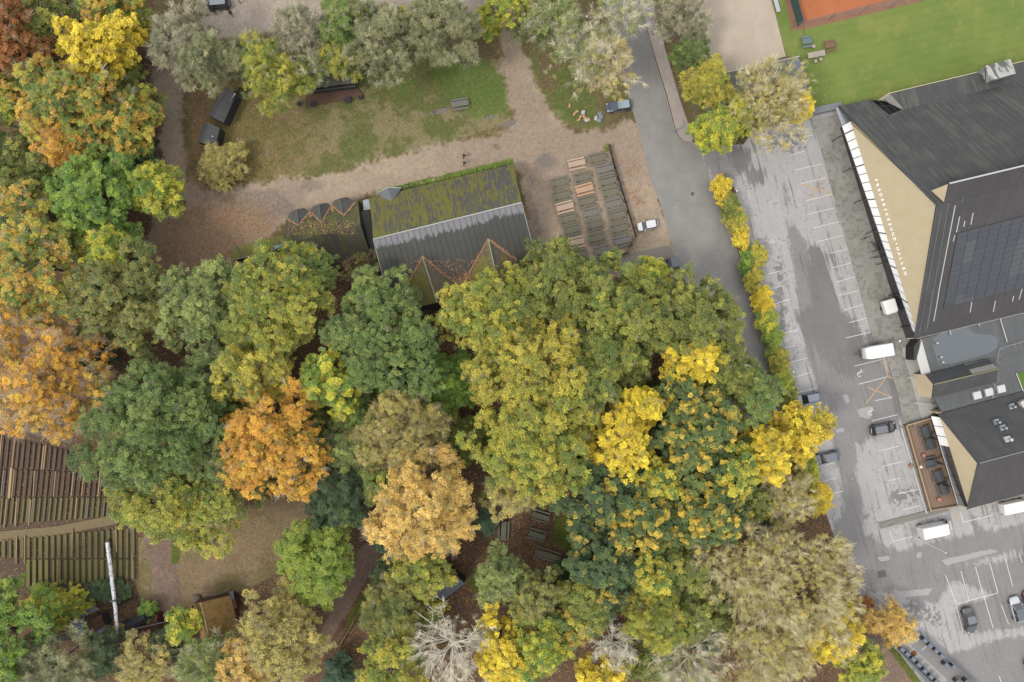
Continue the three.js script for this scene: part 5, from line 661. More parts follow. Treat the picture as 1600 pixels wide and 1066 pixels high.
{
  const A = (dx, dy) => Math.atan2(-dy, dx); // heading from a direction in the picture
  car('blue-grey hatchback parked beside the lane and the leafy poplars', 966, 168, A(-1, .14), [84, 96, 120], { L: 4.4, hatch: 1, roof: [148, 168, 178], hr: 1.5 });
  car('small white car parked beside the picnic table fence', 1011, 353, A(-1, .2), [238, 240, 244], { L: 3.5, W: 1.64, hatch: 1, ws: .7, cab: .18, hr: 1.5 });
  car('black van-like car at the top edge with people beside it', 341, 9, A(-1, .08), [42, 44, 50], { L: 4.7, W: 1.9, hatch: 1, hr: 1.85, hb: 1.05, roof: [126, 134, 152], cab: .3, ws: .8 });
  car('silver-blue estate car beside the hedge and the bright yellow tree', 1260, 622, A(-1, .2), [150, 160, 180], { L: 4.3, hatch: 1, roof: [140, 150, 170], rails: 1 });
  car('black estate car with a grey roof in the middle of the car park', 1377, 669, A(1, -.18), [36, 38, 46], { L: 4.5, hatch: 1, roof: [92, 98, 114], rails: 1, hr: 1.6 });
  car('dark green-grey car half hidden under yellow leaves', 1289, 714, A(-1, .25), [74, 82, 90], { L: 4.3, roof: [96, 104, 118] });
  car('black saloon car alone in the lower car park', 1511, 967, A(.24, 1), [48, 52, 58], { L: 4.5, sedan: 1, roof: [104, 110, 116] });
  car('silver-white car with a dark glass roof beside a red one', 1585, 950, A(-.27, -1), [214, 218, 226], { L: 4.4, hatch: 1, roof: [70, 78, 92] });
  car('dark red car cut by the picture edge', 1606, 940, A(-.27, -1), [130, 40, 44], { L: 4.2, hatch: 1, roof: [60, 60, 64] });
  car('dark car cut by the picture edge beside the upper bay line', 1610, 870, A(-.27, -1), [60, 60, 64], { L: 4.2, hatch: 1 });
  car('dark car cut by the right picture edge near the bottom', 1611, 1043, A(-.5, -1), [56, 56, 60], { L: 4.2, hatch: 1 });
  const van = (label, px, py, turn, L, W, Hh) => {
    const T = thing('delivery_van', label, 'van', at(px, py).setY(.02), turn, 'white vans'), m = new THREE.MeshPhysicalMaterial({ color: P(240, 240, 242, 1.35), roughness: .35, clearcoat: .6 }), h = L / 2, w = W / 2;
    mesh('body', loft([[-h, w * .93, .35, Hh - .08], [-h + .1, w, .3, Hh], [h * .2, w, .3, Hh], [h * .48, w * .98, .3, Hh - .1], [h * .58, w * .95, .3, Hh - .32], [h * .8, w * .93, .3, 1.25], [h - .12, w * .86, .34, 1.05], [h, w * .66, .42, .85]], 24, 7), m, T);
    new MB().poly([V(h * .79, 1.3, -w * .86), V(h * .79, 1.3, w * .86), V(h * .59, Hh - .34, w * .78), V(h * .59, Hh - .34, -w * .78)]).build('windscreen', autoGlass, T).position.set(.05, .06, 0);
    for (const s of [-1, 1]) { new MB().poly([V(h * .4, 1.25, s * (w + .012)), V(h * .7, 1.25, s * (w + .005)), V(h * .58, Hh - .45, s * (w + .005)), V(h * .4, Hh - .4, s * (w + .012))]).build('side_window', autoGlass, T); mesh('mirror', new RoundedBoxGeometry(.14, .3, .26, 2, .05), MAT.black, T).position.set(h * .62, 1.45, s * (w + .16)); mesh('headlight', new THREE.SphereGeometry(.16, 10, 8), lampW, T).position.set(h - .18, .85, s * w * .68); mesh('tail_light', new THREE.BoxGeometry(.08, .5, .14), lampR, T).position.set(-h, 1, s * w * .9); }
    new MB().box(V(-h * .4, Hh + .0, 0), L * .5, .03, .03).box(V(-h * .4, Hh, w * .5), L * .5, .03, .03).box(V(-h * .4, Hh, -w * .5), L * .5, .03, .03).build('roof_rib', m, T);
    wheels(T, [h - 1, -h + 1], w - .1); return T;
  };
  van('large white delivery van under the flagpole', 1456, 824, A(1, -.2), 5.9, 2.05, 2.6); van('white van parked against the smaller hall', 1580, 789, A(1, -.2), 5, 1.95, 1.95);
  const tr = thing('box_trailer', 'white box trailer parked at the entrance bays', 'trailer', at(1364, 549).setY(.02), A(-1, .17)), wm = M(P(240, 240, 240, 1.35), .4); mesh('box', loft([[-2.4, 1.06, .55, 2.3], [-2.3, 1.1, .5, 2.4], [1.3, 1.1, .5, 2.4], [2.1, .98, .5, 2.15], [2.3, .85, .6, 1.8]], 24, 9), wm, tr); new MB().tube([V(2.2, .5, .5), V(3.3, .48, 0)], .05, .05, 5).tube([V(2.2, .5, -.5), V(3.3, .48, 0)], .05, .05, 5).box(V(3.3, .5, 0), .25, .14, .14).build('drawbar', MAT.steel, tr); new MB().box(V(2.12, 1.6, 0), .03, .5, 1.3, 0, 0, .5).build('front_panel', M(P(206, 208, 210), .4), tr); wheels(tr, [-.4], 1.08);
  const t2 = thing('cargo_trailer', 'small white covered trailer beside the paving', 'trailer', at(1384, 480).setY(.12), A(.3, 1)), cv = M(P(240, 240, 240, 1.35), .6); mesh('cover', loft([[-1.25, 1.0, .5, 1.5], [-1.15, 1.1, .5, 1.65], [.9, 1.1, .5, 1.65], [1.2, .85, .5, 1.5]], 20, 7), cv, t2); new MB().box(V(0, .45, 0), 2.5, .12, 1.9).build('chassis', MAT.steel, t2); new MB().tube([V(-1.2, .45, 0), V(-2.3, .45, 0)], .05, .05, 5, true).build('drawbar', MAT.steel, t2); wheels(t2, [0], 1.06);
  // dark container and pale heap at the lane
  const dc = thing('waste_container', 'dark lidded waste container beside the lane', 'container', at(1051, 411), .25); new MB().box(V(0, .6, 0), 2.0, 1.1, 1.7).build('body', M(P(44, 46, 50), .6), dc); new MB().box(V(.25, 1.22, 0), 1.5, .1, 1.72, 0, 0, .05).build('lid', M(P(104, 112, 122), .4), dc); for (const s of [-1, 1]) new MB().box(V(s * .8, .04, s * .6), .16, .1, .16).build('foot', MAT.black, dc);
  const hp = thing('sand_heap', 'pale heap under yellow twigs beside the dark container', 'heap', at(1021, 419)), hg = new THREE.SphereGeometry(1.25, 26, 16), hpz = hg.attributes.position; for (let k = 0; k < hpz.count; k++) { const f = 1 + .5 * (fbm(hpz.getX(k) * 1.6 + 3, hpz.getZ(k) * 1.6 + 8, 3) - .5); hpz.setXYZ(k, hpz.getX(k) * f, Math.max(0, hpz.getY(k)) * .45 * f, hpz.getZ(k) * f); } hg.computeVertexNormals(); mesh('heap', hg, M(P(206, 196, 172), .95), hp);
  const dr = thing('driveway_slab', 'concrete driveway slab beside the dark container', 'paving'); mesh('slab', sheetGeo(poly([[985, 396], [1046, 383], [1056, 404], [990, 424], [930, 432], [925, 416]]), .014), M(P(154, 146, 136), .9), dr); dr.userData.kind = 'structure';
}
// ---------------------------------------------------------------- bins and fences, lower right
{
  const bm = M(P(84, 90, 102), .5), lm = M(P(112, 120, 136), .45), bin0 = thing('wheelie_bin', 'x', 'bin', V(0, 0, 0), 0, 'grey wheelie bins in the bin yard');
  new MB().box(V(0, .55, 0), .78, .95, .6).build('body', bm, bin0); new MB().box(V(0, 1.06, 0), .88, .09, .72, 0, .06).box(V(0, 1.12, .02), .7, .05, .5).build('lid', lm, bin0); new MB().tube([V(-.4, 1.02, -.4), V(.4, 1.02, -.4)], .035, .035, 6, true).build('handle', bm, bin0); for (const s of [-1, 1]) { const g = new THREE.CylinderGeometry(.12, .12, .07, 10).rotateZ(Math.PI / 2); mesh('wheel', g, tyreM, bin0).position.set(s * .38, .12, -.28); } mesh('lid_label', new THREE.BoxGeometry(.12, .01, .12).translate(0, 1.152, .05), M(P(230, 230, 230), .6), bin0);
  const nth = ['first', 'second', 'third', 'fourth', 'fifth', 'sixth', 'seventh', 'eighth'];
  const list = []; [[1405, 1011], [1413, 1018], [1422, 1026], [1431, 1034.5], [1440, 1044], [1449.5, 1053], [1458, 1061]].forEach((p, i) => list.push([...p, `wheelie bin, ${nth[i]} from the orange bush along the path fence`])); [[1440, 997], [1448, 1005], [1457.5, 1013], [1466.5, 1020.5]].forEach((p, i) => list.push([...p, `wheelie bin, ${nth[i]} from the orange bush along the car park fence`])); [[1473, 1035.5, 'wheelie bin standing loose with an open black gap, upper of two'], [1485, 1038, 'wheelie bin next to the car park fence after the gap'], [1491, 1062, 'wheelie bin at the bottom edge, inner of two'], [1505, 1062, 'wheelie bin at the bottom edge against the car park fence']].forEach(p => list.push(p));
  list.forEach(([x, y, l], i) => { const o = i ? dup(bin0, l) : bin0; o.userData.label = l; o.position.copy(at(x, y)).setY(.026); o.rotation.y = -.72; });
  for (const [a, b, l] of [[[1383, 999], [1462, 1075], 'blue-grey metal fence between footpath and bins'], [[1434, 986], [1525, 1072], 'blue-grey metal fence between bins and car park']]) { const T = thing('metal_fence', l, 'fence'), p = at(...a), q = at(...b), n = Math.round(p.distanceTo(q) / 1.5), m = M(P(124, 140, 154), .45, { metalness: .3 }); for (let k = 0; k <= n; k++) { const c = p.clone().lerp(q, k / n); new MB().box(V(c.x, .6, c.z), .08, 1.2, .08).build('post', m, T); } for (const y of [.35, .75, 1.15]) new MB().wall(p, q, y, y + .12, undefined, .14).build('rail', m, T); }
  const hd = thing('heap_of_leaves', 'brown leaf heap between the bins', 'leaves', at(1428, 1021)); { const g = new THREE.SphereGeometry(.5, 18, 10), p = g.attributes.position; for (let k = 0; k < p.count; k++) { const f = 1 + .6 * (fbm(p.getX(k) * 4 + 3, p.getZ(k) * 4, 3) - .5); p.setXYZ(k, p.getX(k) * f, Math.max(0, p.getY(k)) * .5 * f, p.getZ(k) * f); } g.computeVertexNormals(); mesh('pile', g, M(P(150, 96, 56), .95), hd); }
  struct('pebble_strip', sheetGeo(poly([[1409, 1003], [1415, 1001], [1480, 1062], [1478, 1072], [1462, 1062]]), .03), M(0xffffff, .9, { map: (() => { const t = paint(128, 128, (i, j) => { const n = noise(i / 3, j / 3); return n > .72 ? [150, 110, 76] : mixc([176, 180, 180], [206, 208, 206], n); }); t.repeat.set(.5, .5); return t; })() }), 'strip of pale pebbles between the bins', 'paving');
  for (const [x, y, t] of [[1444, 1013, .9], [1433, 1001, .9]]) { const p = at(x, y); mesh('marking', new THREE.BoxGeometry(.14, .004, .9).rotateY(-.8).translate(p.x, .034, p.z), M(P(235, 235, 235), .8), scene.getObjectByName('bin_yard')); }
}
// ---------------------------------------------------------------- poles and lamps
{
  const pole = (name, label, cat, px, py, h, m, head) => { const T = thing(name, label, cat, at(px, py)); new MB().tube([V(0, 0, 0), V(0, h, 0)], .085, .055, 8, true).build('post', m, T); mesh('foot', new THREE.CylinderGeometry(.16, .18, .3, 10).translate(0, .15, 0), MAT.steel, T); head && head(T, h); return T; };
  pole('lamp_post', 'white post with an orange cap on the sidewalk end', 'lamp post', 1056, 205, 5.4, MAT.white, (T, h) => mesh('cap', new THREE.CylinderGeometry(.12, .12, .35, 10).translate(0, h + .1, 0), M(P(224, 120, 70), .6), T));
  pole('lamp_post', 'lamp post with a white square head beside the sidewalk', 'lamp post', 1049, 104, 4.2, MAT.steel, (T, h) => { mesh('lamp_head', new RoundedBoxGeometry(.75, .14, .75, 2, .05).translate(0, h, 0), M(P(240, 240, 240, 1.4), .4), T); new MB().tube([V(0, h - .3, 0), V(.2, h, 0)], .04, .04, 5).build('bracket', MAT.steel, T); });
  pole('flag_pole', 'tall white flagpole rising over the delivery van', 'flagpole', 1390, 821, 15.2, M(P(240, 240, 240, 1.5), .4), (T, h) => { mesh('finial', new THREE.SphereGeometry(.16, 10, 8).translate(0, h + .1, 0), MAT.white, T); mesh('base_plate', new THREE.CylinderGeometry(.45, .45, .1, 14).translate(0, .07, 0), MAT.greyWall, T); });
  for (const [x, y, h, l] of [[1310, 854, 1.2, 'short white bollard lamp beside the tan willow'], [1236, 581, 1, 'white bollard lamp at the hedge'], [1400, 533, 1.2, 'white bollard lamp beside the paving'], [1149, 300, .9, 'white bollard lamp at the north end of the hedge']]) { const T = thing('bollard_lamp', l, 'lamp', at(x, y)); new MB().tube([V(0, 0, 0), V(0, h, 0)], .07, .07, 8, true).build('post', MAT.white, T); mesh('cap', new THREE.SphereGeometry(.17, 12, 8).translate(0, h, 0), M(P(246, 246, 244, 1.6), .4), T); }
  const hr = new THREE.TorusGeometry(.9, .08, 6, 22); hr.rotateX(Math.PI / 2); const T = thing('iron_ring', 'round iron planter ring with leaves at the willow edge', 'planter', at(1293, 846)); mesh('ring', hr, M(P(120, 100, 60), .8), T).position.y = .3; new MB().box(V(.2, .25, .1), .35, .5, .35).build('box', M(P(80, 110, 160), .5), T); for (let k = 0; k < 4; k++) new MB().tube([V(.9 * Math.cos(k * 1.57), 0, .9 * Math.sin(k * 1.57)), V(.9 * Math.cos(k * 1.57), .3, .9 * Math.sin(k * 1.57))], .03, .03, 5).build('foot', MAT.steel, T);
  for (const [x, y, w, d, t, l, c] of [[1378, 897, 1.3, 1, .2, 'dark manhole cover near the willow edge', [96, 92, 90]], [1332, 748, .85, .85, 0, 'round grey manhole cover in the drive lane', [150, 148, 156]], [1082, 303, .5, .5, 0, 'small dark manhole cover in the lane', [92, 88, 88]]]) { const T2 = thing('manhole_cover', l, 'manhole'), p = at(x, y); T2.position.copy(p).setY(.024); T2.rotation.y = t; mesh('cover', w === d ? new THREE.CylinderGeometry(w / 2, w / 2, .02, 20) : new THREE.BoxGeometry(w, .02, d), M(P(...c), .7), T2); mesh('frame', w === d ? new THREE.TorusGeometry(w / 2 + .04, .03, 6, 24).rotateX(Math.PI / 2) : new THREE.BoxGeometry(w + .2, .012, d + .2), M(P(110, 108, 106), .8), T2); }
  // chopped wood and scraps on the verge
  const spots = [[890, 166, 0], [901, 175, 0], [897, 179, 0], [904, 188, 0], [907, 183, 0], [912, 182, 0], [914, 186, 0], [920, 187, 0], [911, 176, 1], [916, 188, 1], [936, 189, 2], [939, 183, 2], [931, 185, 1], [937, 178, 2]]; const names = ['log_round', 'plastic_sack', 'stone'], lab = ['pale chopped log lying on the grass verge by the poplars', 'white sack lying on the grass verge by the poplars', 'grey stone at the foot of the poplar row'], rr = RNG(33), scrap = ['pale chopped log lying apart, northernmost', 'pale chopped log, northern one of the western pair', 'pale chopped log, southern one of the western pair', 'southernmost pale chopped log', 'pale chopped log at the middle of the scatter', 'pale chopped log just below the northern sack', 'pale chopped log beside the southern sack', 'easternmost pale chopped log', 'northern white sack among the chopped logs', 'southern white sack among the chopped logs', 'southernmost grey stone', 'middle grey stone', 'small white sack next to the stones', 'northernmost grey stone']; let si = 0;
  for (const [x, y, k] of spots) { const T2 = thing(names[k], scrap[si++] + ' on the verge by the poplars', ['log', 'sack', 'stone'][k], at(x, y), rr() * 3, ['chopped logs on the verge', 'sacks on the verge', 'stones at the poplars'][k]); if (k === 0) { new MB().tube([V(-.32, .2, 0), V(.32, .2, 0)], .2, .21, 10, true).build('wood', M(P(222, 180, 138), .85), T2); } else { const g = new THREE.SphereGeometry(k === 1 ? .36 : .42, 14, 9), p = g.attributes.position; for (let q = 0; q < p.count; q++) { const f = 1 + .5 * (fbm(p.getX(q) * 4 + x, p.getZ(q) * 4 + y, 2) - .5); p.setXYZ(q, p.getX(q) * f * 1.2, (p.getY(q) + .3) * f * .6, p.getZ(q) * f); } g.computeVertexNormals(); mesh(k === 1 ? 'sack' : 'rock', g, M(k === 1 ? P(214, 216, 220) : P(150, 156, 164), .7), T2); } }
  // wall slab and mossy bank in the clearing; leaf-covered wall
  const cw = thing('concrete_wall', 'pale grey concrete slab wall at the woodland stage', 'wall'); new MB().wall(at(896, 880), at(889, 903), 0, .9, undefined, .9).build('slab', M(P(176, 172, 166), .9), cw);
  const lw = thing('leafy_wall', 'low wall topped with orange leaves beside the little lawn', 'wall'), a = at(996, 587), b = at(1036, 577), lt = []; new MB().wall(a, b, 0, .9, undefined, .8).build('wall', M(P(150, 112, 66), .95), lw); for (let k = 0; k < 420; k++) lt.push(a.clone().lerp(b, rr()).add(V((rr() - .5) * .7, .93 + rr() * .06, (rr() - .5) * .8))); litter(lw, lt, 12);
  const ed = [[[909, 800], [902, 776]], [[866, 812], [869, 800]], [[728, 912], [742, 884]], [[530, 1010], [545, 985]], [[545, 985], [572, 935]]]; const el = ['wooden edging board beside the mossy pit of the woodland stage', 'edging board at the moss patch of the woodland stage', 'edging board along the mossy bank east of the slate roof', 'wooden fence rail along the woodland path, lower length', 'wooden fence rail along the woodland path, upper length']; ed.forEach(([p, q], k) => { const T2 = thing('edging_board', el[k], 'board'); new MB().wall(at(...p), at(...q), 0, k > 2 ? .9 : .35, undefined, .16).build('board', M(P(146, 122, 92), .9), T2); });
}
// ---------------------------------------------------------------- court screen, bench, railings
{
  const T = thing('court_screen', 'green wind screen and posts of the clay court', 'screen'), gm = M(P(66, 100, 100), .8), a = at(1230, -16), b = at(1246, 42), c = at(1440, 2); new MB().wall(a, b, .1, 2.6, undefined, .05).build('windscreen', gm, T);
  for (const [p, n] of [[a, 0], [b, 0], [b.clone().lerp(c, .25), 0], [b.clone().lerp(c, .5), 0], [b.clone().lerp(c, .75), 0], [c, 0]]) new MB().tube([p, p.clone().setY(2.8)], .05, .05, 6, true).build('post', MAT.metal, T); for (const y of [.9, 1.8, 2.7]) new MB().tube([b.clone().setY(y), c.clone().setY(y)], .018, .018, 4).build('wire', MAT.metal, T); new MB().tube([b.clone().setY(2.4), b.clone().add(V(1.2, 0, 1.2)).setY(0)], .04, .04, 5).build('brace', MAT.metal, T); new MB().tube([b.clone().setY(2.4), b.clone().add(V(-1.4, 0, .4)).setY(0)], .04, .04, 5).build('brace', MAT.metal, T);
  const B = thing('bench', 'pale bench on the grass between gravel and clay courts', 'bench', at(1212.5, 10), -1.3); for (let k = 0; k < 3; k++) new MB().box(V(0, .46, (k - 1) * .24), 2.4, .06, .22).build('slat', M(P(206, 212, 218), .6), B); for (const s of [-1, 1]) new MB().box(V(s * .95, .22, 0), .12, .44, .6).build('leg', TABLE.brown, B);
}
// ---------------------------------------------------------------- bicycles
function bike(label, px, py, turn, col, lean = 0) {
  const T = thing('bicycle', label, 'bicycle', at(px, py).setY(.1), turn, 'bicycles by the large hall'), G = new THREE.Group(); const fm = M(P(...col), .4), tm = tyreM, wg = new THREE.TorusGeometry(.33, .028, 6, 22);
  for (const x of [-.52, .52]) { const w = mesh('wheel', wg, tm, T); w.position.set(x, .36, 0); const sp = new MB(); for (let k = 0; k < 8; k++) { const a = k * Math.PI / 4; sp.tube([V(0, 0, 0), V(Math.cos(a) * .32, Math.sin(a) * .32, 0)], .006, .006, 3); } sp.build('spokes', rimM, w); }
  new MB().tube([V(-.52, .36, 0), V(-.1, .34, 0), V(.38, .78, 0), V(-.22, .8, 0), V(-.1, .34, 0)], .025, .025, 5).tube([V(-.52, .36, 0), V(-.22, .8, 0)], .02, .02, 5).tube([V(.38, .95, 0), V(.52, .36, 0)], .025, .025, 5).build('frame', fm, T);
  new MB().tube([V(.28, 1.0, -.3), V(.38, 1.0, 0), V(.28, 1.0, .3)], .02, .02, 5, true).build('handlebar', rimM, T); mesh('saddle', new THREE.SphereGeometry(.14, 10, 6).scale(1.1, .35, .7), tm, T).position.set(-.25, .9, 0); new MB().tube([V(-.1, .34, -.12), V(-.1, .34, .12)], .04, .04, 6, true).box(V(-.02, .28, .14), .1, .02, .08).box(V(-.18, .4, -.14), .1, .02, .08).build('pedals', rimM, T); T.rotation.z = 0; return T;
}
bike('red bicycle on the paving before the large hall', 1350, 373, .3, [150, 50, 50]); bike('dark bicycle leaning by the canopy post, north of two', 1364, 384, -.9, [46, 48, 54]); bike('black bicycle tightly parked beside the canopy post', 1369, 391, .4, [40, 40, 44]); bike('grey bicycle on the paving, southernmost of the four', 1366, 403, .1, [96, 98, 100]);
// ---------------------------------------------------------------- people
function person(label, px, py, turn, top, legs, pose = 0) {
  const T = thing('person', label, 'person', at(px, py), turn, undefined), N = 56, mc = new MarchingCubes(N, M(0xffffff, .9), false, false, 60000), S = .98;
  const st = pose === 1 ? .26 : .08, B = [[[0, 1.5, 0], [0, 1.42, 0], .06, .06], [[0, 1.4, -.15], [0, 1.4, .15], .085, .085], [[0, 1.36, 0], [0, 1.0, 0], .17, .145], [[0, .98, 0], [0, .92, 0], .15, .155], [[0, .9, .09], [st, .5, .1], .095, .07], [[st, .5, .1], [st - .06, .09, .1], .065, .045], [[st - .06, .06, .1], [st + .1, .045, .11], .045, .04], [[0, .9, -.09], [-st * .6, .5, -.1], .095, .07], [[-st * .6, .5, -.1], [-st - .08, .09, -.1], .065, .045], [[-st - .08, .06, -.1], [-st + .08, .045, -.11], .045, .04], [[0, 1.4, .2], [-.06, 1.12, .26], .06, .05], [[-.06, 1.12, .26], [.08, .88, .27], .048, .036], [[.08, .88, .27], [.12, .78, .27], .036, .03], [[0, 1.4, -.2], [.06, 1.12, -.26], .06, .05], [[.06, 1.12, -.26], [.16, .9, -.27], .048, .036], [[.16, .9, -.27], [.2, .8, -.27], .036, .03]];
  const sd = (x, y, z, b) => { const [a, c, r0, r1] = b, dx = c[0] - a[0], dy = c[1] - a[1], dz = c[2] - a[2], l = dx * dx + dy * dy + dz * dz, t = Math.max(0, Math.min(1, ((x - a[0]) * dx + (y - a[1]) * dy + (z - a[2]) * dz) / l)); return Math.hypot(x - a[0] - t * dx, y - a[1] - t * dy, z - a[2] - t * dz) - (r0 + (r1 - r0) * t); };
  const field = (x, y, z) => { let d = Math.hypot(x, (y - 1.65) * .82, z * 1.12) - .105; for (const b of B) { const e = sd(x, y, z, b), k = .03, h = Math.max(0, Math.min(1, .5 + .5 * (e - d) / k)); d = e * (1 - h) + d * h - k * h * (1 - h); } return d; };
  for (let k = 0; k < N; k++) for (let j = 0; j < N; j++) for (let i = 0; i < N; i++) mc.field[k * N * N + j * N + i] = -field((i / (N / 2) - 1) * S, (j / (N / 2) - 1) * S + .9, (k / (N / 2) - 1) * S);
  mc.isolation = 0; mc.update(); const cnt = mc.count, pos = new Float32Array(cnt * 3), nor = mc.normalArray.slice(0, cnt * 3), col = new Float32Array(cnt * 3), skin = P(206, 160, 132), hair = P(70, 54, 44), tc = P(...top), lc = P(...legs);
  for (let k = 0; k < cnt; k++) { const x = mc.positionArray[3 * k] * S, y = mc.positionArray[3 * k + 1] * S + .9, z = mc.positionArray[3 * k + 2] * S; pos.set([x, y, z], 3 * k); const c = y > 1.5 ? (y > 1.66 || x < -.02 ? hair : skin) : y < .1 ? hair : (Math.abs(z) > .22 && y < .87) ? skin : y > .93 || Math.abs(z) > .21 ? tc : lc; col.set([c.r, c.g, c.b], 3 * k); }
  const g = new THREE.BufferGeometry(); g.setAttribute('position', new THREE.BufferAttribute(pos, 3)); g.setAttribute('normal', new THREE.BufferAttribute(nor, 3)); g.setAttribute('color', new THREE.BufferAttribute(col, 3)); mesh('body', g, M(0xffffff, .9, { vertexColors: true }), T); return T;
}
person('person in dark clothes walking on the track north of the stage house', 725.5, 245.5, 1.3, [46, 40, 50], [60, 50, 56], 1); person('person in dark blue walking just behind the other on the track', 726, 257, 1.5, [40, 42, 60], [36, 38, 48], 1);
person('person in black standing beside the black van-like car', 338, 22, 2.2, [34, 34, 36], [120, 116, 112]); person('person in black walking on the gravel east of the car', 363.5, 24, -.8, [30, 30, 32], [28, 28, 30], 1); person('person in pale blue standing on the gravel at the top edge', 376, 5, .5, [176, 192, 206], [150, 156, 166]);
// ---------------------------------------------------------------- trees and shrubs
// leaf sprays: a handful of leaves each, placed by the thousand through a crown
function spray(seed, n, len, wid, spread, tilt) {
  const r = RNG(seed), mb = new MB();
  for (let k = 0; k < n; k++) {
    const c = V((r() - .5) * 2 * spread, (r() - .5) * spread * 1.1, (r() - .5) * 2 * spread), m = new THREE.Matrix4().makeRotationFromEuler(new THREE.Euler((r() - .5) * 2 * tilt, r() * 6.28, (r() - .5) * 2 * tilt, 'YXZ')).setPosition(c);
    const L = len * (.7 + .6 * r()), W = wid * (.75 + .5 * r()), t = .76 + .36 * r(), col = new THREE.Color(t, t * (.97 + .06 * r()), t);
    mb.face([V(-L / 2, 0, 0), V(0, .02, W / 2), V(L / 2, -.03, 0), V(0, .02, -W / 2)].map(q => q.applyMatrix4(m)), null, col);
  }
  return mb.geo();
}
const SPRAY = { broad: spray(1, 9, .3, .18, .29, .58), fine: spray(2, 14, .28, .08, .34, .75), large: spray(3, 9, .36, .23, .34, .5) };
const TWIG = (() => { const r = RNG(8), mb = new MB(); for (let k = 0; k < 11; k++) { const a = r() * 6.28, s = .25 + .4 * r(), L = .7 + .7 * r(), d = V(Math.cos(a) * s, 1, Math.sin(a) * s).normalize(), o = V((r() - .5) * .3, r() * .2, (r() - .5) * .3); mb.tube([o, o.clone().addScaledVector(d, L * .5).add(V((r() - .5) * .08, 0, (r() - .5) * .08)), o.clone().addScaledVector(d, L)], .016, .005, 3); } return mb.geo(); })();
const leafMat = new THREE.MeshPhysicalMaterial({ color: 0xffffff, roughness: .9, transmission: .35, thickness: 0, vertexColors: true, side: THREE.DoubleSide });
const twigMat = new THREE.MeshStandardMaterial({ color: 0xffffff, roughness: .9, side: THREE.DoubleSide });
const barkT = (a, b) => { const t = paint(64, 128, (i, j) => { const n = fbm(i / 6, j / 22, 3); return mixc(a, b, n); }); t.repeat.set(2, .5); return t; };
const BARK = { brown: M(0xffffff, .95, { map: barkT([84, 74, 62], [122, 110, 94]) }), pale: M(0xffffff, .9, { map: barkT([150, 142, 122], [186, 178, 158]) }), white: M(new THREE.Color().setRGB(.46, .43, .36), .85), paleWood: M(new THREE.Color().setRGB(.42, .39, .31), .9), tan: M(0xffffff, .9, { map: barkT([140, 122, 84], [172, 152, 108]) }) };
// palettes: [weight, r, g, b] as the photograph shows the leaves
const PAL = {
  oakOlive: [[4, 150, 138, 62], [3, 122, 124, 58], [2, 176, 154, 70], [2, 104, 112, 54]],
  oakYellow: [[4, 176, 156, 62], [3, 146, 140, 60], [2, 198, 166, 66], [2, 118, 122, 56]],
  oakGold: [[4, 190, 158, 62], [2, 156, 144, 62], [3, 204, 170, 72], [1, 120, 120, 56]],
  green: [[4, 104, 132, 66], [3, 86, 116, 58], [2, 128, 150, 80], [1, 74, 102, 54]],
  greenLight: [[4, 126, 148, 82], [3, 104, 132, 70], [2, 150, 160, 92], [1, 88, 116, 62]],
  vivid: [[4, 116, 150, 58], [3, 96, 136, 56], [3, 142, 168, 62], [1, 78, 116, 54]],
  lime: [[5, 138, 162, 58], [3, 122, 152, 56], [2, 154, 168, 60]],
  yellow: [[5, 224, 184, 40], [3, 206, 168, 42], [2, 236, 200, 62], [1, 170, 150, 50]],
  yellowGreen: [[3, 196, 172, 54], [3, 150, 148, 56], [2, 214, 184, 56], [2, 116, 132, 56]],
  orange: [[4, 208, 150, 62], [3, 190, 132, 56], [2, 216, 170, 74], [1, 150, 128, 62]],
  orangeGreen: [[3, 206, 152, 62], [2, 150, 142, 62], [2, 196, 170, 72], [3, 104, 120, 60]],
  rust: [[4, 170, 106, 48], [3, 148, 88, 42], [2, 188, 124, 54], [1, 130, 100, 48]],
  gold: [[4, 212, 172, 92], [3, 196, 156, 80], [2, 222, 186, 108], [1, 170, 146, 84]],
  paleGold: [[4, 186, 164, 96], [3, 166, 150, 92], [2, 204, 178, 100], [1, 140, 130, 84]],
  greyOlive: [[4, 146, 142, 92], [3, 124, 126, 80], [2, 166, 158, 104], [1, 104, 108, 70]],
  willow: [[4, 136, 142, 104], [3, 116, 126, 88], [2, 158, 160, 122], [1, 96, 108, 76]],
  willowGrey: [[4, 150, 148, 122], [3, 128, 130, 104], [2, 170, 166, 140], [1, 106, 110, 86]],
  brownOlive: [[4, 150, 132, 76], [3, 124, 120, 66], [2, 168, 142, 78], [2, 104, 108, 60]],
  dark: [[4, 76, 100, 66], [3, 62, 86, 60], [2, 98, 120, 76], [1, 52, 74, 54]],
  teal: [[4, 78, 108, 84], [3, 62, 92, 74], [2, 98, 126, 98]],
  chestnut: [[5, 92, 112, 62], [4, 76, 98, 58], [3, 186, 164, 60], [2, 208, 178, 64], [2, 116, 130, 68]],
  chestnutDark: [[6, 78, 100, 66], [4, 64, 86, 60], [2, 178, 158, 62], [2, 100, 118, 68]],
  chestnutYellow: [[5, 206, 176, 58], [3, 186, 160, 56], [2, 110, 126, 62], [2, 86, 106, 58]],
  greenOlive: [[4, 112, 120, 58], [3, 132, 136, 66], [2, 92, 104, 52], [1, 160, 154, 76]],
};
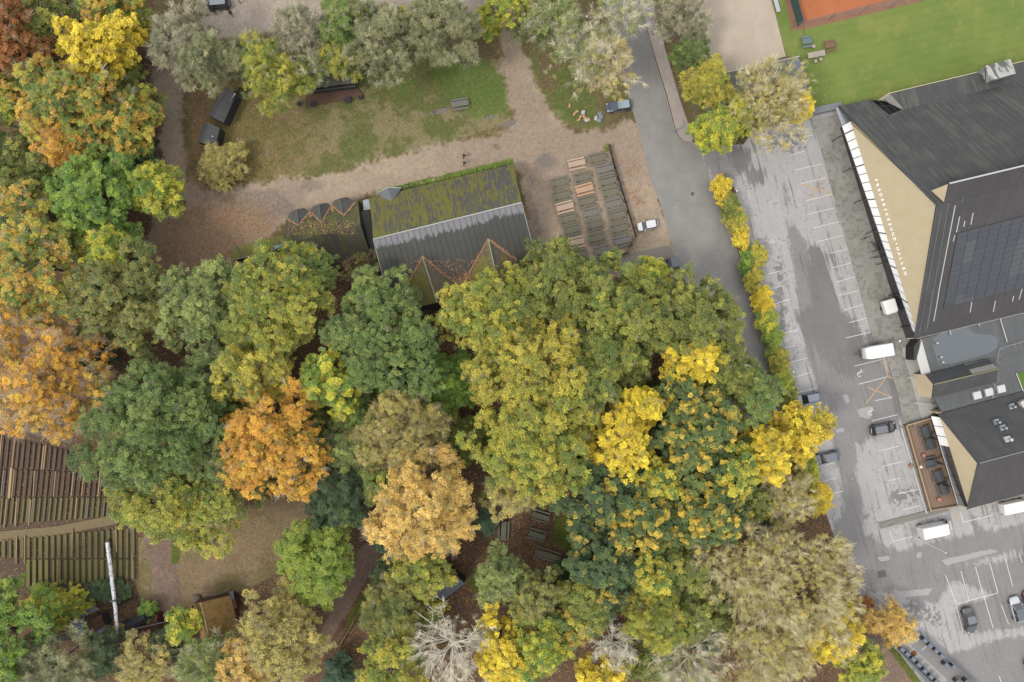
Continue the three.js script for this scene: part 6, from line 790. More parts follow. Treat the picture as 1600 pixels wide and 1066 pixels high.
const HUE = { orange: [1.01, 1.07, .72, 2.15], orangeGreen: [.98, 1.08, .86, 2], rust: [.99, 1.02, .88, 2], gold: [.98, 1.02, .96, 2.3], paleGold: [.97, 1.02, .92, 2.1], yellow: [.98, 1.06, .8, 2.05], chestnutYellow: [.95, 1.05, .84, 1.95], green: [1.06, 1.01, .86, 1.95], greenLight: [1.04, 1.02, .84, 1.95], vivid: [1.04, 1.02, .8, 1.95], lime: [1.02, 1.0, .8, 1.9], greenOlive: [1.05, 1.07, .82, 2.05], teal: [1, 1, .9, 1.8], dark: [1.04, 1.02, .86, 1.9], chestnutDark: [1.02, 1.02, .84, 1.95], chestnut: [1.02, 1.02, .86, 1.95], willow: [1.03, 1.01, .92, 2], willowGrey: [1.02, 1.0, .96, 2.05] };
for (const k in PAL) { const hu = HUE[k] || [.95, 1.07, .84, 2.0]; let s = 0; for (const e of PAL[k]) s += e[0]; let a = 0; PAL[k] = PAL[k].map(e => [(a += e[0] / s), P(e[1] * hu[0], e[2] * hu[1], e[3] * hu[2], hu[3] * 1.14).lerp(new THREE.Color().setScalar(.3 * lin(e[1]) + .6 * lin(e[2]) + .1 * lin(e[3])).multiplyScalar(hu[3] * 1.14 / KEXP), .03)]); }
const pick = (pal, x) => { for (const [w, c] of pal) if (x <= w) return c; return pal[pal.length - 1][1]; };
let instances = 0;
function scatterMesh(name, g, m, list, parent, kind) {
  const o = new THREE.InstancedMesh(g, m, list.length); o.name = name; const q = new THREE.Quaternion(), e = new THREE.Euler(), mt = new THREE.Matrix4(), s = new THREE.Vector3();
  list.forEach((l, k) => { if (l.q) q.copy(l.q); else q.setFromEuler(e.set(l.rx, l.ry, l.rz, 'YXZ')); mt.compose(l.p, q, s.setScalar(l.s)); o.setMatrixAt(k, mt); o.setColorAt(k, l.c); });
  instances += list.length; o.castShadow = o.receiveShadow = true; parent.add(o); if (kind) o.userData.kind = kind; return o;
}
function bend(a, b, r, lift) { const mid = a.clone().lerp(b, .5).add(V((r() - .5) * .8, lift, (r() - .5) * .8)); return [a, a.clone().lerp(mid, .5).add(V(0, lift * .2, 0)), mid, mid.clone().lerp(b, .55), b]; }
let treeSeed = 100;
// kind: { pal, leaf, dens, size, open, limbs, bark, twigs, lobes }
const KIND = {
  oak: { leaf: 'broad', dens: 1.05, size: 1, lobe: .27, bark: 'brown', limbs: 10, twigs: .16, twigCol: [150, 140, 116] },
  maple: { leaf: 'large', dens: .95, size: 1, lobe: .25, bark: 'brown', limbs: 10, twigs: .16, twigCol: [158, 146, 124] },
  beech: { leaf: 'broad', dens: .92, size: .95, lobe: .23, bark: 'pale', limbs: 12, twigs: .3, twigCol: [176, 164, 144] },
  chest: { coh: .3, leaf: 'large', dens: 1.05, size: .95, lobe: .22, bark: 'brown', limbs: 8 },
  willow: { leaf: 'fine', dens: 1.25, size: 1.05, lobe: .3, bark: 'pale', limbs: 12, twigs: .7, twigCol: [176, 170, 146] },
  sparse: { leaf: 'broad', dens: .55, size: .95, lobe: .25, bark: 'pale', limbs: 14, twigs: .9, twigCol: [166, 150, 116] },
  bare: { leaf: 'fine', dens: .5, size: .8, lobe: .26, bark: 'tan', limbs: 16, twigs: 2.4, twigCol: [194, 182, 144], branch: 1, tlen: 1.02 },
  bareGrey: { leaf: 'fine', dens: .04, size: .9, lobe: .28, bark: 'paleWood', limbs: 16, twigs: .6, twigCol: [196, 188, 162], branch: 1, thick: 1.25, tlen: 1.1 },
  dead: { leaf: 'fine', dens: 0, size: 1, lobe: .26, bark: 'white', limbs: 18, twigs: .5, twigCol: [206, 198, 176], branch: 1, thick: 1.15 },
  conifer: { leaf: 'fine', dens: 1.3, size: 1, lobe: .25, bark: 'brown', limbs: 6 },
  shrub: { leaf: 'broad', dens: 1.25, size: .8, lobe: .34, bark: 'brown', limbs: 6, low: 1 },
  twigShrub: { leaf: 'fine', dens: .1, size: .8, lobe: .34, bark: 'brown', limbs: 10, low: 1, twigs: 2.4, twigCol: [142, 118, 96], branch: 1 },
};
function tree(name, label, category, px, py, rpx, h, kind, palName, group, opt = {}) {
  const K = { ...KIND[kind], ...opt }, pal = PAL[palName], r = RNG(treeSeed++), hc = h * (K.low ? .5 : .62), Rv = h * (K.low ? .5 : .38), R = rpx * (name === 'hedge_shrub' ? 1.2 : K.low ? 1 : 1.07) * mpp(h * .75);
  const c = at(px, py, hc), T = thing(name, label, category, V(c.x, 0, c.z), 0, group), C = V(0, hc, 0);
  const ph = [r() * 6.28, r() * 6.28, r() * 6.28], out = a => 1 + .13 * Math.sin(2 * a + ph[0]) + .1 * Math.sin(3 * a + ph[1]) + .07 * Math.sin(5 * a + ph[2]);
  const sx = opt.sx || (name === 'hedge_shrub' ? .8 : 1), sz = opt.sz || (name === 'hedge_shrub' ? 1.35 : 1);
  // lobes: where the boughs end
  const kl = K.lobe * .74, nL0 = Math.max(9, Math.round(1.62 / (kl * kl) * (.9 + .2 * r()))), nL = nL0 + Math.round(nL0 * .4), lobes = [];
  const ga = 2.39996;
  for (let k = 0; k < nL; k++) {
    const core = k >= nL0, cy = core ? 1 - (k - nL0 + .5) / (nL - nL0) : 1 - (k + .5) / nL0 * 1.32, rad = Math.sqrt(Math.max(0, 1 - cy * cy)), a = k * ga + (r() - .5) * .9, f = (core ? .38 + .3 * r() : .68 + .34 * r()) * out(a);
    const rl = R * kl * (.55 + .75 * r()) * (core ? 1.1 : 1);
    lobes.push({ p: V(Math.cos(a) * rad * R * f * sx, C.y + cy * Rv * (core ? .4 + .45 * r() : .58 + .58 * r()), Math.sin(a) * rad * R * f * sz), r: rl, tone: r(), col: pick(pal, r()) });
  }
  // trunk and limbs
  const tr = Math.max(.06, h * .017) * (K.low ? .5 : 1), bark = BARK[K.bark], lean = V((r() - .5) * h * .05, 0, (r() - .5) * h * .05), fork = V(lean.x, h * (K.low ? .12 : .42), lean.z), tmb = new MB();
  const topP = V(lean.x * 1.4, h * (K.low ? .5 : .72), lean.z * 1.4);
  tmb.tube([V(0, -.1, 0), V(lean.x * .4, fork.y * .5, lean.z * .4), fork, fork.clone().lerp(topP, .5), topP], tr * 1.25, tr * .3, 7); tmb.build('trunk', bark, T);
  const lm = new MB(), tips = [], step = Math.max(1, Math.floor(nL / K.limbs));
  for (let k = 0; k < nL; k += step) {
    const L = lobes[k], a = fork.clone().lerp(topP, .1 + .7 * r()), path = bend(a, L.p.clone().add(V(0, L.r * .25, 0)), r, h * .03); lm.tube(path, tr * (K.thick || 1) * .42, tr * (K.thick || 1) * .1, 5); tips.push([path[3], path[4], 1]);
    if (K.branch) for (let q = 0; q < 7; q++) {
      const t = .3 + .65 * r(), s = path[0].clone().lerp(path[2], Math.min(1, t * 2)).lerp(path[4], Math.max(0, t * 2 - 1) * .9), d = V(L.p.x, 0, L.p.z).normalize().multiplyScalar(.8).add(V((r() - .5) * 1.7, .2 + r() * .9, (r() - .5) * 1.7)).normalize(), len = R * (.2 + .25 * r()), e = s.clone().addScaledVector(d, len);
      const sub = bend(s, e, r, .15); lm.tube(sub, tr * (K.thick || 1) * .2, tr * (K.thick || 1) * .06, 4); tips.push([sub[2], e, .6]);
      for (let z = 0; z < 5; z++) { const s2 = sub[1].clone().lerp(sub[4], r()), d2 = d.clone().add(V((r() - .5) * 1.6, r() * .7, (r() - .5) * 1.6)).normalize(), e2 = s2.clone().addScaledVector(d2, R * (.1 + .16 * r())); lm.tube([s2, s2.clone().lerp(e2, .5).add(V((r() - .5) * .2, .05, (r() - .5) * .2)), e2], tr * (K.thick || 1) * .1, tr * (K.thick || 1) * .035, 3); tips.push([s2, e2, .4]); }
    } else for (let q = 0; q < 3; q++) { const s = path[2].clone().lerp(path[4], r() * .8), o = lobes[(k + 1 + ((r() * step) | 0)) % nL], e = s.clone().lerp(o.p, .75); if (e.distanceTo(s) > R * .9) continue; lm.tube(bend(s, e, r, .1), tr * .15, tr * .04, 4); tips.push([s, e, .6]); }
  }
  lm.build('limbs', bark, T);
  // leaf sprays
  const list = [], up = V(0, 1, 0);
  if (K.dens > 0) for (const L of lobes) {
    const nt = Math.max(2, Math.round(10.4 * K.dens * L.r * L.r / (K.size * K.size) + 1));   // tufts of a few sprays each
    for (let k = 0; k < nt; k++) {
      const a = r() * 6.283, y = -.4 + 1.4 * r(), q = Math.sqrt(Math.max(0, 1 - y * y)), rr = L.r * (r() < .22 ? .9 + .6 * r() : .5 + .5 * Math.sqrt(r())), tr_ = .16 + .42 * r() * r() + .1 * r();
      const tp = V(L.p.x + Math.cos(a) * q * rr, L.p.y + y * rr * .85, L.p.z + Math.sin(a) * q * rr), tcol = (r() < (K.coh ?? .42) ? L.col : pick(pal, r())).clone().multiplyScalar(.82 + .32 * r() + .12 * (L.tone - .5)), m = 3 + Math.round(tr_ * 9 + r() * 2);
      for (let z = 0; z < m; z++) {
        const b = r() * 6.283, yy = -.3 + 1.3 * r(), qq = Math.sqrt(Math.max(0, 1 - yy * yy)), dd = tr_ * (.4 + .95 * r());
        list.push({ p: V(tp.x + Math.cos(b) * qq * dd, tp.y + yy * dd * .8, tp.z + Math.sin(b) * qq * dd), rx: (r() - .5) * .9, ry: r() * 6.28, rz: (r() - .5) * .9, s: K.size * (.45 + .55 * r()), c: tcol.clone().multiplyScalar(.82 + .36 * r()) });
      }
    }
  }
  if (list.length) scatterMesh('crown', SPRAY[K.leaf], leafMat, list, T, 'stuff');
  if (K.twigs) {
    const tl = [], tc = K.twigCol || [170, 160, 134], base = P(tc[0], tc[1] * 1.01, tc[2], 2.6), n = Math.round(K.twigs * R * R * 9);
    for (let k = 0; k < n; k++) {
      let p, d; const tip = tips[(r() * tips.length) | 0];
      if (K.branch && r() < .6) { p = tip[0].clone().lerp(tip[1], .2 + .8 * r()); d = tip[1].clone().sub(tip[0]).normalize().add(V((r() - .5) * 1.9, .5 * r(), (r() - .5) * 1.9)).normalize(); }
      else { const L = lobes[(r() * nL) | 0], a = r() * 6.283, y = -.2 + 1.1 * r(), q = Math.sqrt(Math.max(0, 1 - y * y)); p = V(L.p.x + Math.cos(a) * q * L.r * .8, L.p.y + y * L.r * .55, L.p.z + Math.sin(a) * q * L.r * .8); d = p.clone().sub(V(0, hc * .75, 0)).normalize().add(V((r() - .5) * 1.6, .3 * r(), (r() - .5) * 1.6)).normalize(); }
      tl.push({ p, q: new THREE.Quaternion().setFromUnitVectors(up, d), s: ((K.low ? .6 : .8) + .5 * r()) * (K.tlen || 1), c: base.clone().multiplyScalar(.75 + .5 * r()) });
    }
    scatterMesh('twigs', TWIG, twigMat, tl, T, 'stuff');
  }
  return T;
}
const TW = 'trees of the wood west of the track', TM = 'trees of the wood round the stage', TN = 'trees behind the black huts', TR = 'trees along the lane', TS = 'trees of the southern wood', TP = 'trees beside the car park';
const TREES = [
  // north-west wood
  ['oak_tree', 'dark olive oak with yellow flecks at the top corner of the wood', 55, 28, 66, 15, 'oak', 'greenOlive', TW],
  ['beech_tree', 'rust-orange beech with pale bare limbs showing', 22, 72, 68, 19, 'beech', 'rust', TW],
  ['maple_tree', 'golden orange tree north of the brilliant yellow maple', 172, 14, 48, 14, 'beech', 'orangeGreen', TW],
  ['small_tree', 'small dull yellow tree beside the leafy north verge', 218, 30, 26, 9, 'oak', 'yellowGreen', TW],
  ['maple_tree', 'brilliant yellow maple in the north-west wood', 152, 84, 46, 16, 'maple', 'yellow', TW],
  ['maple_tree', 'smaller brilliant yellow maple beside the track, touching its larger twin', 194, 66, 32, 15, 'maple', 'yellow', TW],
  ['oak_tree', 'yellow-green tree below the rust-orange beech', 14, 152, 44, 15, 'oak', 'yellowGreen', TW],
  ['beech_tree', 'broad tree of mixed gold and green south of the yellow maple', 112, 168, 74, 17, 'beech', 'orangeGreen', TW],
  ['small_tree', 'low dull olive tree behind the yellow maple', 192, 142, 46, 9, 'willow', 'greenOlive', TW, { twigs: .2 }],
  ['oak_tree', 'green tree with gold patches beside the leafy track', 208, 198, 46, 13, 'oak', 'orangeGreen', TW],
  ['oak_tree', 'dark yellow-olive tree at the picture edge above the orange one', 28, 258, 64, 15, 'oak', 'greenOlive', TW],
  ['beech_tree', 'orange-gold beech clump between green neighbours', 108, 232, 36, 16, 'beech', 'orange', TW],
  ['ash_tree', 'rounded bright green tree near the bend of the track', 162, 308, 70, 16, 'oak', 'vivid', TW, { lobe: .22 }],
  ['oak_tree', 'yellow-olive tree leaning over the red-brown leafy track', 250, 300, 40, 13, 'oak', 'yellowGreen', TW],
  ['small_tree', 'dark green understorey tree between two taller crowns', 205, 262, 34, 9, 'oak', 'dark', TW],
  ['oak_tree', 'dark olive understorey tree above the large orange tree', 62, 318, 44, 10, 'oak', 'greenOlive', TW],
  ['beech_tree', 'large orange and yellow beech at the picture edge', 70, 420, 90, 19, 'beech', 'orangeGreen', TW, { dens: 1 }],
  ['oak_tree', 'bright yellow-orange crown between the orange beech and the brown-olive oak', 185, 398, 42, 15, 'oak', 'yellowGreen', TW],
  ['oak_tree', 'dull brown-olive oak west of the grey-olive oak', 200, 468, 78, 17, 'oak', 'brownOlive', TW],
  ['oak_tree', 'grey-olive oak near the end of the mossy shed', 318, 482, 66, 16, 'oak', 'greyOlive', TM],
  ['oak_tree', 'tall yellow-olive oak south of the mossy wing', 432, 468, 78, 18, 'oak', 'oakYellow', TM],
  ['oak_tree', 'gold lower crown joined to the tall yellow-olive oak', 402, 582, 54, 17, 'oak', 'oakGold', TM],
  ['ash_tree', 'pale yellow-green tree whose top hangs over the mossy wing roof', 484, 428, 36, 13, 'oak', 'greenLight', TM, { dens: .75 }],
  ['oak_tree', 'large mid-green oak in front of the stage house', 602, 522, 82, 17, 'oak', 'green', TM],
  ['beech_tree', 'half-bare orange beech with grey twigs above the seating terrace', 80, 585, 94, 20, 'sparse', 'orange', TW, { dens: .5, twigs: 1.5, twigCol: [186, 166, 142] }],
  ['oak_tree', 'very large deep green oak overhanging the seating terrace', 252, 672, 108, 19, 'oak', 'green', TW, { lobe: .21 }],
  ['maple_tree', 'bright orange-gold maple in the middle of the wood', 430, 694, 82, 18, 'beech', 'orange', TM, { dens: 1.02 }],
  ['oak_tree', 'wide yellow-olive oak at the edge of the leafy clearing', 282, 782, 82, 16, 'oak', 'oakYellow', TW, { sx: 1.15, sz: .75 }],
  ['oak_tree', 'dull olive tree between the deep green oak and the orange maple', 355, 762, 50, 13, 'oak', 'brownOlive', TW],
  ['small_tree', 'shaded green tree behind the very large green oak', 352, 632, 46, 10, 'oak', 'green', TW],
  ['small_tree', 'low bluish green sapling beside the grey-olive oak', 362, 548, 26, 8, 'conifer', 'teal', TM],
  ['maple_tree', 'slim yellow maple on the leafy slope west of the stage clearing', 520, 596, 40, 14, 'maple', 'yellowGreen', TM, { sz: 1.2 }],
  ['small_tree', 'soft grey-green sapling below the mid-green oak', 558, 650, 32, 9, 'willow', 'greenLight', TM, { twigs: 0 }],
  ['small_tree', 'olive sapling beside the orange maple', 540, 705, 34, 10, 'oak', 'greyOlive', TM],
  ['ash_tree', 'tan thinning tree with fine twigs in the wood', 630, 678, 68, 14, 'sparse', 'paleGold', TM, { leaf: 'fine', dens: 1.0 }],
  ['hazel_bush', 'flat grass-green bush south of the mid-green oak', 702, 600, 50, 6, 'shrub', 'vivid', TM],
  ['hazel_bush', 'low dull green bush beside the gold tree', 712, 690, 40, 5, 'shrub', 'greenOlive', TM],
  ['holly_bush', 'small dark bluish evergreen bush under the mid-green oak', 640, 590, 26, 8, 'conifer', 'teal', TM],
  ['yew_tree', 'dark green evergreen tree north of the vivid green round tree', 525, 772, 54, 12, 'conifer', 'dark', TM, { lobe: .22 }],
  ['beech_tree', 'tan-gold beech above the woodland path', 662, 786, 80, 18, 'beech', 'gold', TM, { dens: 1.1 }],
  ['oak_tree', 'small olive crown tucked under the tan-gold beech', 598, 752, 32, 12, 'oak', 'oakOlive', TM],
  ['linden_tree', 'vivid green round tree at the edge of the clearing', 498, 872, 60, 13, 'oak', 'lime', TM, { lobe: .15, coh: .2, dens: 1.15 }],
  ['oak_tree', 'yellow-olive oak leaning over the end of the stage house', 768, 492, 70, 17, 'oak', 'oakYellow', TM],
  ['oak_tree', 'green-yellow oak beside the lowest picnic tables', 862, 456, 64, 16, 'oak', 'greenOlive', TM],
  ['oak_tree', 'broad yellow-olive oak in the heart of the wood', 828, 578, 84, 19, 'oak', 'oakGold', TM, { lobe: .22 }],
  ['oak_tree', 'largest ochre-olive oak above the woodland stage', 836, 684, 92, 20, 'oak', 'oakYellow', TM, { lobe: .2 }],
  ['ash_tree', 'thin yellow-grey tree hanging over the woodland benches', 800, 764, 40, 15, 'sparse', 'paleGold', TM, { dens: .85, twigs: .4 }],
  ['oak_tree', 'green and ochre oak beside the lane, west of its twin', 962, 492, 74, 18, 'oak', 'oakOlive', TM, { lobe: .22 }],
  ['oak_tree', 'green oak overhanging the lane', 1084, 494, 66, 17, 'oak', 'greenOlive', TM, { lobe: .23 }],
  ['oak_tree', 'small yellow-green tree beside the dark container', 1010, 440, 34, 12, 'oak', 'yellowGreen', TM],
  ['oak_tree', 'brown-olive oak between the ochre oak and the yellow maple', 918, 592, 58, 16, 'oak', 'oakOlive', TM],
  ['small_tree', 'deep green understorey tree next to the little lawn', 970, 575, 40, 9, 'oak', 'greenOlive', TM],
  ['maple_tree', 'brilliant yellow thinning maple with grey twigs inside', 966, 690, 50, 16, 'sparse', 'yellow', TM, { leaf: 'large', dens: .85, twigs: .5 }],
  ['maple_tree', 'slender brilliant yellow maple north of the thinning one', 1000, 632, 30, 15, 'maple', 'yellow', TM],
  ['maple_tree', 'amber maple beside the small hidden lawn', 1080, 562, 44, 15, 'maple', 'yellow', TM, { sx: 1.1, sz: .85 }],
  ['chestnut_tree', 'round dark green chestnut sprinkled with yellow leaves', 1086, 662, 66, 17, 'chest', 'chestnut', TP],
  ['oak_tree', 'dull dark olive oak next to the lane and the amber maple', 1136, 588, 46, 14, 'willow', 'greenOlive', TP, { twigs: .1 }],
  ['oak_tree', 'pale yellow-green tree where the lane disappears', 1176, 620, 37, 14, 'oak', 'greenLight', TP],
  ['chestnut_tree', 'deep blue-green chestnut beside the woodland benches', 934, 764, 56, 15, 'chest', 'chestnutDark', TP],
  ['chestnut_tree', 'small yellow chestnut between dark green ones', 1028, 748, 32, 16, 'chest', 'chestnutYellow', TP],
  ['chestnut_tree', 'dark chestnut speckled with yellow, south of the small yellow one', 1002, 806, 62, 15, 'chest', 'chestnut', TP],
  ['chestnut_tree', 'half yellow, half green chestnut west of the bare tree', 1100, 784, 66, 16, 'chest', 'chestnut', TP, { pal2: 1 }],
  ['chestnut_tree', 'yellow-flushed chestnut at the centre of the chestnut group', 1140, 735, 40, 16, 'chest', 'chestnutYellow', TP],
  ['maple_tree', 'bright yellow narrow tree beside the car park bushes', 1192, 706, 38, 15, 'maple', 'yellow', TP, { sx: .8, sz: 1.1 }],
  ['linden_tree', 'bright yellow tree overhanging two parked cars', 1248, 672, 40, 10, 'oak', 'yellow', TP, { lobe: .26, dens: 1.2 }],
  ['small_tree', 'green undergrowth tree beside the yellow-flushed chestnut', 1165, 775, 38, 9, 'oak', 'greenOlive', TP],
  ['chestnut_tree', 'dark green chestnut south of the pillar-like concrete slab', 940, 880, 56, 15, 'chest', 'chestnutDark', TS],
  ['chestnut_tree', 'deep gold small chestnut among dark ones', 1014, 886, 35, 16, 'chest', 'chestnutYellow', TS],
  ['oak_tree', 'dull green tree east of the deep gold chestnut', 1066, 872, 50, 13, 'oak', 'greenOlive', TS],
  ['oak_tree', 'brownish olive oak south of the concrete slab', 918, 930, 42, 14, 'oak', 'oakOlive', TS],
  ['oak_tree', 'dense olive-yellow oak beside the small dead tree', 1022, 955, 54, 15, 'oak', 'oakYellow', TS, { leaf: 'fine', dens: 1.2 }],
  ['oak_tree', 'dark olive oak next to the wide tan willow', 1080, 952, 46, 12, 'oak', 'greenOlive', TS],
  ['oak_tree', 'brown-tinged olive oak south of the woodland benches', 836, 928, 40, 14, 'oak', 'brownOlive', TS],
  ['oak_tree', 'grey-green thin oak over the mossy bank', 780, 896, 36, 13, 'oak', 'greyOlive', TS, { dens: .85 }],
  ['oak_tree', 'green oak with yellow top near the bottom of the wood', 842, 1002, 48, 15, 'oak', 'yellowGreen', TS],
  ['beech_tree', 'narrow brown-orange tree beside the small dead tree', 896, 968, 34, 13, 'beech', 'orangeGreen', TS],
  ['dead_tree', 'small dead tree with white bare branches', 956, 1000, 40, 14, 'dead', 'greyOlive', TS],
  ['maple_tree', 'brilliant yellow maple below the small dead tree', 940, 1056, 40, 13, 'maple', 'yellow', TS],
  ['maple_tree', 'tall bright yellow tree beside the large dead tree', 782, 1012, 42, 14, 'maple', 'yellow', TS, { sx: .85, sz: 1.25 }],
  ['dead_tree', 'large dead tree with a wide spread of whitish branches', 704, 1002, 66, 15, 'dead', 'greyOlive', TS],
  ['oak_tree', 'yellow-olive oak at the bottom edge west of the large dead tree', 618, 1044, 54, 14, 'oak', 'oakYellow', TS],
  ['oak_tree', 'grey-brown thin tree along the fenced path', 618, 945, 52, 12, 'willow', 'brownOlive', TS, { twigs: .2, dens: 1 }],
  ['oak_tree', 'olive-yellow tree partly covering the dark pointed roof', 662, 885, 42, 12, 'oak', 'oakYellow', TS, { dens: .85 }],
  ['yew_tree', 'dark green evergreen strip beside the woodland path', 608, 893, 22, 8, 'conifer', 'dark', TS],
  ['holly_bush', 'dark evergreen bush where the woodland path passes under the gold beech', 612, 850, 20, 7, 'conifer', 'teal', TS],
  ['beech_tree', 'thinning tan tree at the bottom between the hut and the path', 446, 994, 62, 16, 'sparse', 'paleGold', TS, { dens: .8, twigs: .6 }],
  ['beech_tree', 'small warm gold tree below the thinning tan one', 385, 1045, 44, 15, 'beech', 'gold', TS],
  ['oak_tree', 'low olive tree joining the thinning tan tree to the path', 462, 935, 34, 9, 'sparse', 'paleGold', TS],
  ['willow_tree', 'wide tan weeping willow with bare whips over the car park edge', 1245, 915, 98, 15, 'bare', 'paleGold', TP, { dens: .26, twigs: 1.3 }],
  ['willow_tree', 'tan bare willow between the chestnuts and the wide willow', 1150, 878, 68, 15, 'bare', 'paleGold', TP, { dens: .2, twigs: 1.4 }],
  ['willow_tree', 'grey-tan bare willow at the bottom beside the wide one', 1200, 1000, 70, 13, 'bare', 'paleGold', TP, { twigs: 1.4, dens: .25 }],
  ['ash_tree', 'grey-brown leafless tree at the bottom of the southern wood', 1075, 1025, 64, 13, 'bareGrey', 'greyOlive', TS],
  ['willow_tree', 'small tan leafless tree beside two parked cars', 1222, 768, 46, 9, 'bare', 'paleGold', TP, { twigs: 1.8, dens: .2 }],
  ['maple_tree', 'golden yellow tree in front of the wide tan willow', 1298, 985, 38, 12, 'maple', 'yellow', TP, { sz: 1.2 }],
  ['maple_tree', 'ochre yellow tree at the bottom beside the footpath', 1342, 1040, 34, 10, 'sparse', 'yellowGreen', TP, { dens: .9, twigs: .4 }],
  ['willow_tree', 'golden orange willow bush beside the bin yard', 1388, 972, 38, 6, 'willow', 'gold', TP, { low: 1, twigs: .3, dens: 1.1, sx: 1.1, sz: .8 }],
  // south-west
  ['ash_tree', 'bright green tree at the bottom left corner', 20, 985, 70, 15, 'oak', 'vivid', TW, { sx: .8, sz: 1.25 }],
  ['willow_tree', 'soft grey-green willow below the seating terrace', 94, 1030, 52, 12, 'willow', 'willow', TW],
  ['yew_tree', 'dark green evergreen beside the round thatched hut', 172, 1018, 34, 9, 'conifer', 'dark', TW],
  ['hazel_bush', 'ochre leafless bush below the red shed', 228, 1032, 42, 9, 'sparse', 'paleGold', TW],
  ['hazel_bush', 'yellow-olive bush along the foot of the seating terrace', 92, 948, 40, 4, 'shrub', 'yellowGreen', TW, { sx: 1.2, sz: .8 }],
  ['holly_bush', 'dark green bush at the end of the seating terrace', 172, 922, 26, 1.1, 'shrub', 'dark', TW, { sx: 1.3, sz: .6 }],
  ['oak_tree', 'small yellow-green tree beside the thatched hall', 290, 972, 24, 9, 'oak', 'yellowGreen', TW],
  ['yew_tree', 'dark evergreen bush with white blossom beside the thatched hall', 265, 1005, 26, 7, 'conifer', 'dark', TW],
  ['willow_tree', 'grey-olive thin tree over the thatched hall end', 340, 1035, 46, 12, 'willow', 'greyOlive', TW],
  ['hazel_bush', 'small fresh green bush beside the black hut', 232, 952, 13, 2.5, 'shrub', 'vivid', TW],
  // north
  ['willow_tree', 'tan-grey willow beside the leafy track', 288, 72, 48, 13, 'willow', 'willowGrey', TN, { twigs: 1.2 }],
  ['willow_tree', 'green-grey willow next to the black huts', 330, 96, 42, 13, 'willow', 'willow', TN],
  ['willow_tree', 'ochre-olive willow between the two groups of huts', 428, 114, 50, 12, 'willow', 'oakYellow', TN, { twigs: .3 }],
  ['willow_tree', 'ash-grey willow behind the long hut', 474, 58, 40, 13, 'willow', 'willowGrey', TN, { twigs: 1.3 }],
  ['small_tree', 'thin leafless whitish tree over the long hut roof', 490, 108, 28, 10, 'bareGrey', 'greyOlive', TN],
  ['willow_tree', 'olive-gold willow over the long hut roof', 530, 92, 34, 11, 'willow', 'oakYellow', TN, { twigs: .8 }],
  ['willow_tree', 'light green willow between two grey ones', 544, 40, 42, 14, 'willow', 'greenLight', TN, { twigs: .4 }],
  ['willow_tree', 'tall grey-green willow east of the long hut', 598, 70, 54, 15, 'willow', 'willow', TN, { twigs: .9 }],
  ['hazel_bush', 'brown-orange bush between two large grey willows', 628, 42, 24, 10, 'oak', 'orangeGreen', TN],
  ['willow_tree', 'largest grey-green willow at the edge of the green grass', 694, 46, 58, 15, 'willow', 'willow', TN, { twigs: .6 }],
  ['oak_tree', 'bright olive bush beside the largest willow', 758, 38, 24, 8, 'shrub', 'yellowGreen', TN],
  ['oak_tree', 'yellow tree at the top of the middle track', 796, 10, 30, 11, 'sparse', 'yellowGreen', TN],
  ['willow_tree', 'grey-green bush where the middle track meets the trees', 816, 46, 22, 7, 'willow', 'willow', TN, { low: 1 }],
  ['poplar_tree', 'green-grey half-bare poplar west of the lane', 868, 30, 42, 14, 'sparse', 'greyOlive', TR, { twigs: 2, twigCol: [188, 180, 156] }],
  ['poplar_tree', 'bare pale poplar with a leafless crown over the grass verge', 908, 90, 50, 14, 'bareGrey', 'greyOlive', TR],
  ['poplar_tree', 'bare tan poplar hanging over the lane', 946, 104, 46, 13, 'bareGrey', 'paleGold', TR, { twigs: 1, dens: .1, twigCol: [200, 184, 142] }],
  ['poplar_tree', 'leafless pale tree covering the far end of the lane', 966, 30, 40, 13, 'bareGrey', 'greyOlive', TR],
  ['willow_tree', 'grey-green tree between the sidewalk and the gravel court', 1066, 30, 38, 10, 'willow', 'willowGrey', TR, { twigs: .8 }],
  ['hazel_bush', 'small green tree beside the lamp post and the gravel court', 1080, 82, 26, 7, 'willow', 'green', TR, { twigs: .3 }],
  ['linden_tree', 'golden tree beside the flat roofed pavilion', 1104, 134, 36, 9, 'oak', 'oakGold', TR, { leaf: 'fine', dens: 1.3 }],
  ['linden_tree', 'round yellow tree at the car park entrance', 1118, 205, 34, 9, 'oak', 'yellowGreen', TR, { dens: 1.1, lobe: .22 }],
  ['linden_tree', 'green-yellow tree between the round yellow one and the bare willow', 1158, 182, 28, 8, 'oak', 'yellowGreen', TR],
  ['willow_tree', 'tan leafless willow covering most of the pavilion roof', 1202, 162, 60, 12, 'bare', 'paleGold', TR, { twigs: 1.25, dens: .2 }],
  ['maple_tree', 'small brilliant yellow maple at the pavilion corner', 1246, 168, 19, 8, 'maple', 'yellow', TR],
  // understorey
  ['understorey_bush', 'dark green understorey bush between the mid-green oak and the yellow-olive oak', 548, 560, 30, 5, 'shrub', 'dark', null],
  ['understorey_bush', 'dark olive understorey bush under the bright orange-gold maple', 500, 660, 30, 5, 'shrub', 'greenOlive', null],
  ['understorey_bush', 'dark green understorey bush beside the thinning tan tree', 590, 625, 26, 4, 'shrub', 'greenOlive', null],
  ['understorey_bush', 'dull green understorey bush between the gold beech and the large ochre oak', 742, 690, 26, 4, 'shrub', 'greenOlive', null],
  ['understorey_bush', 'dark understorey bush between the two yellow-olive oaks of the heart of the wood', 900, 530, 30, 5, 'shrub', 'greenOlive', null],
  ['understorey_bush', 'dark green understorey bush below the brilliant yellow thinning maple', 905, 705, 26, 5, 'shrub', 'dark', null],
  ['understorey_bush', 'dark green understorey bush at the foot of the round chestnut', 1040, 640, 28, 6, 'shrub', 'dark', null],
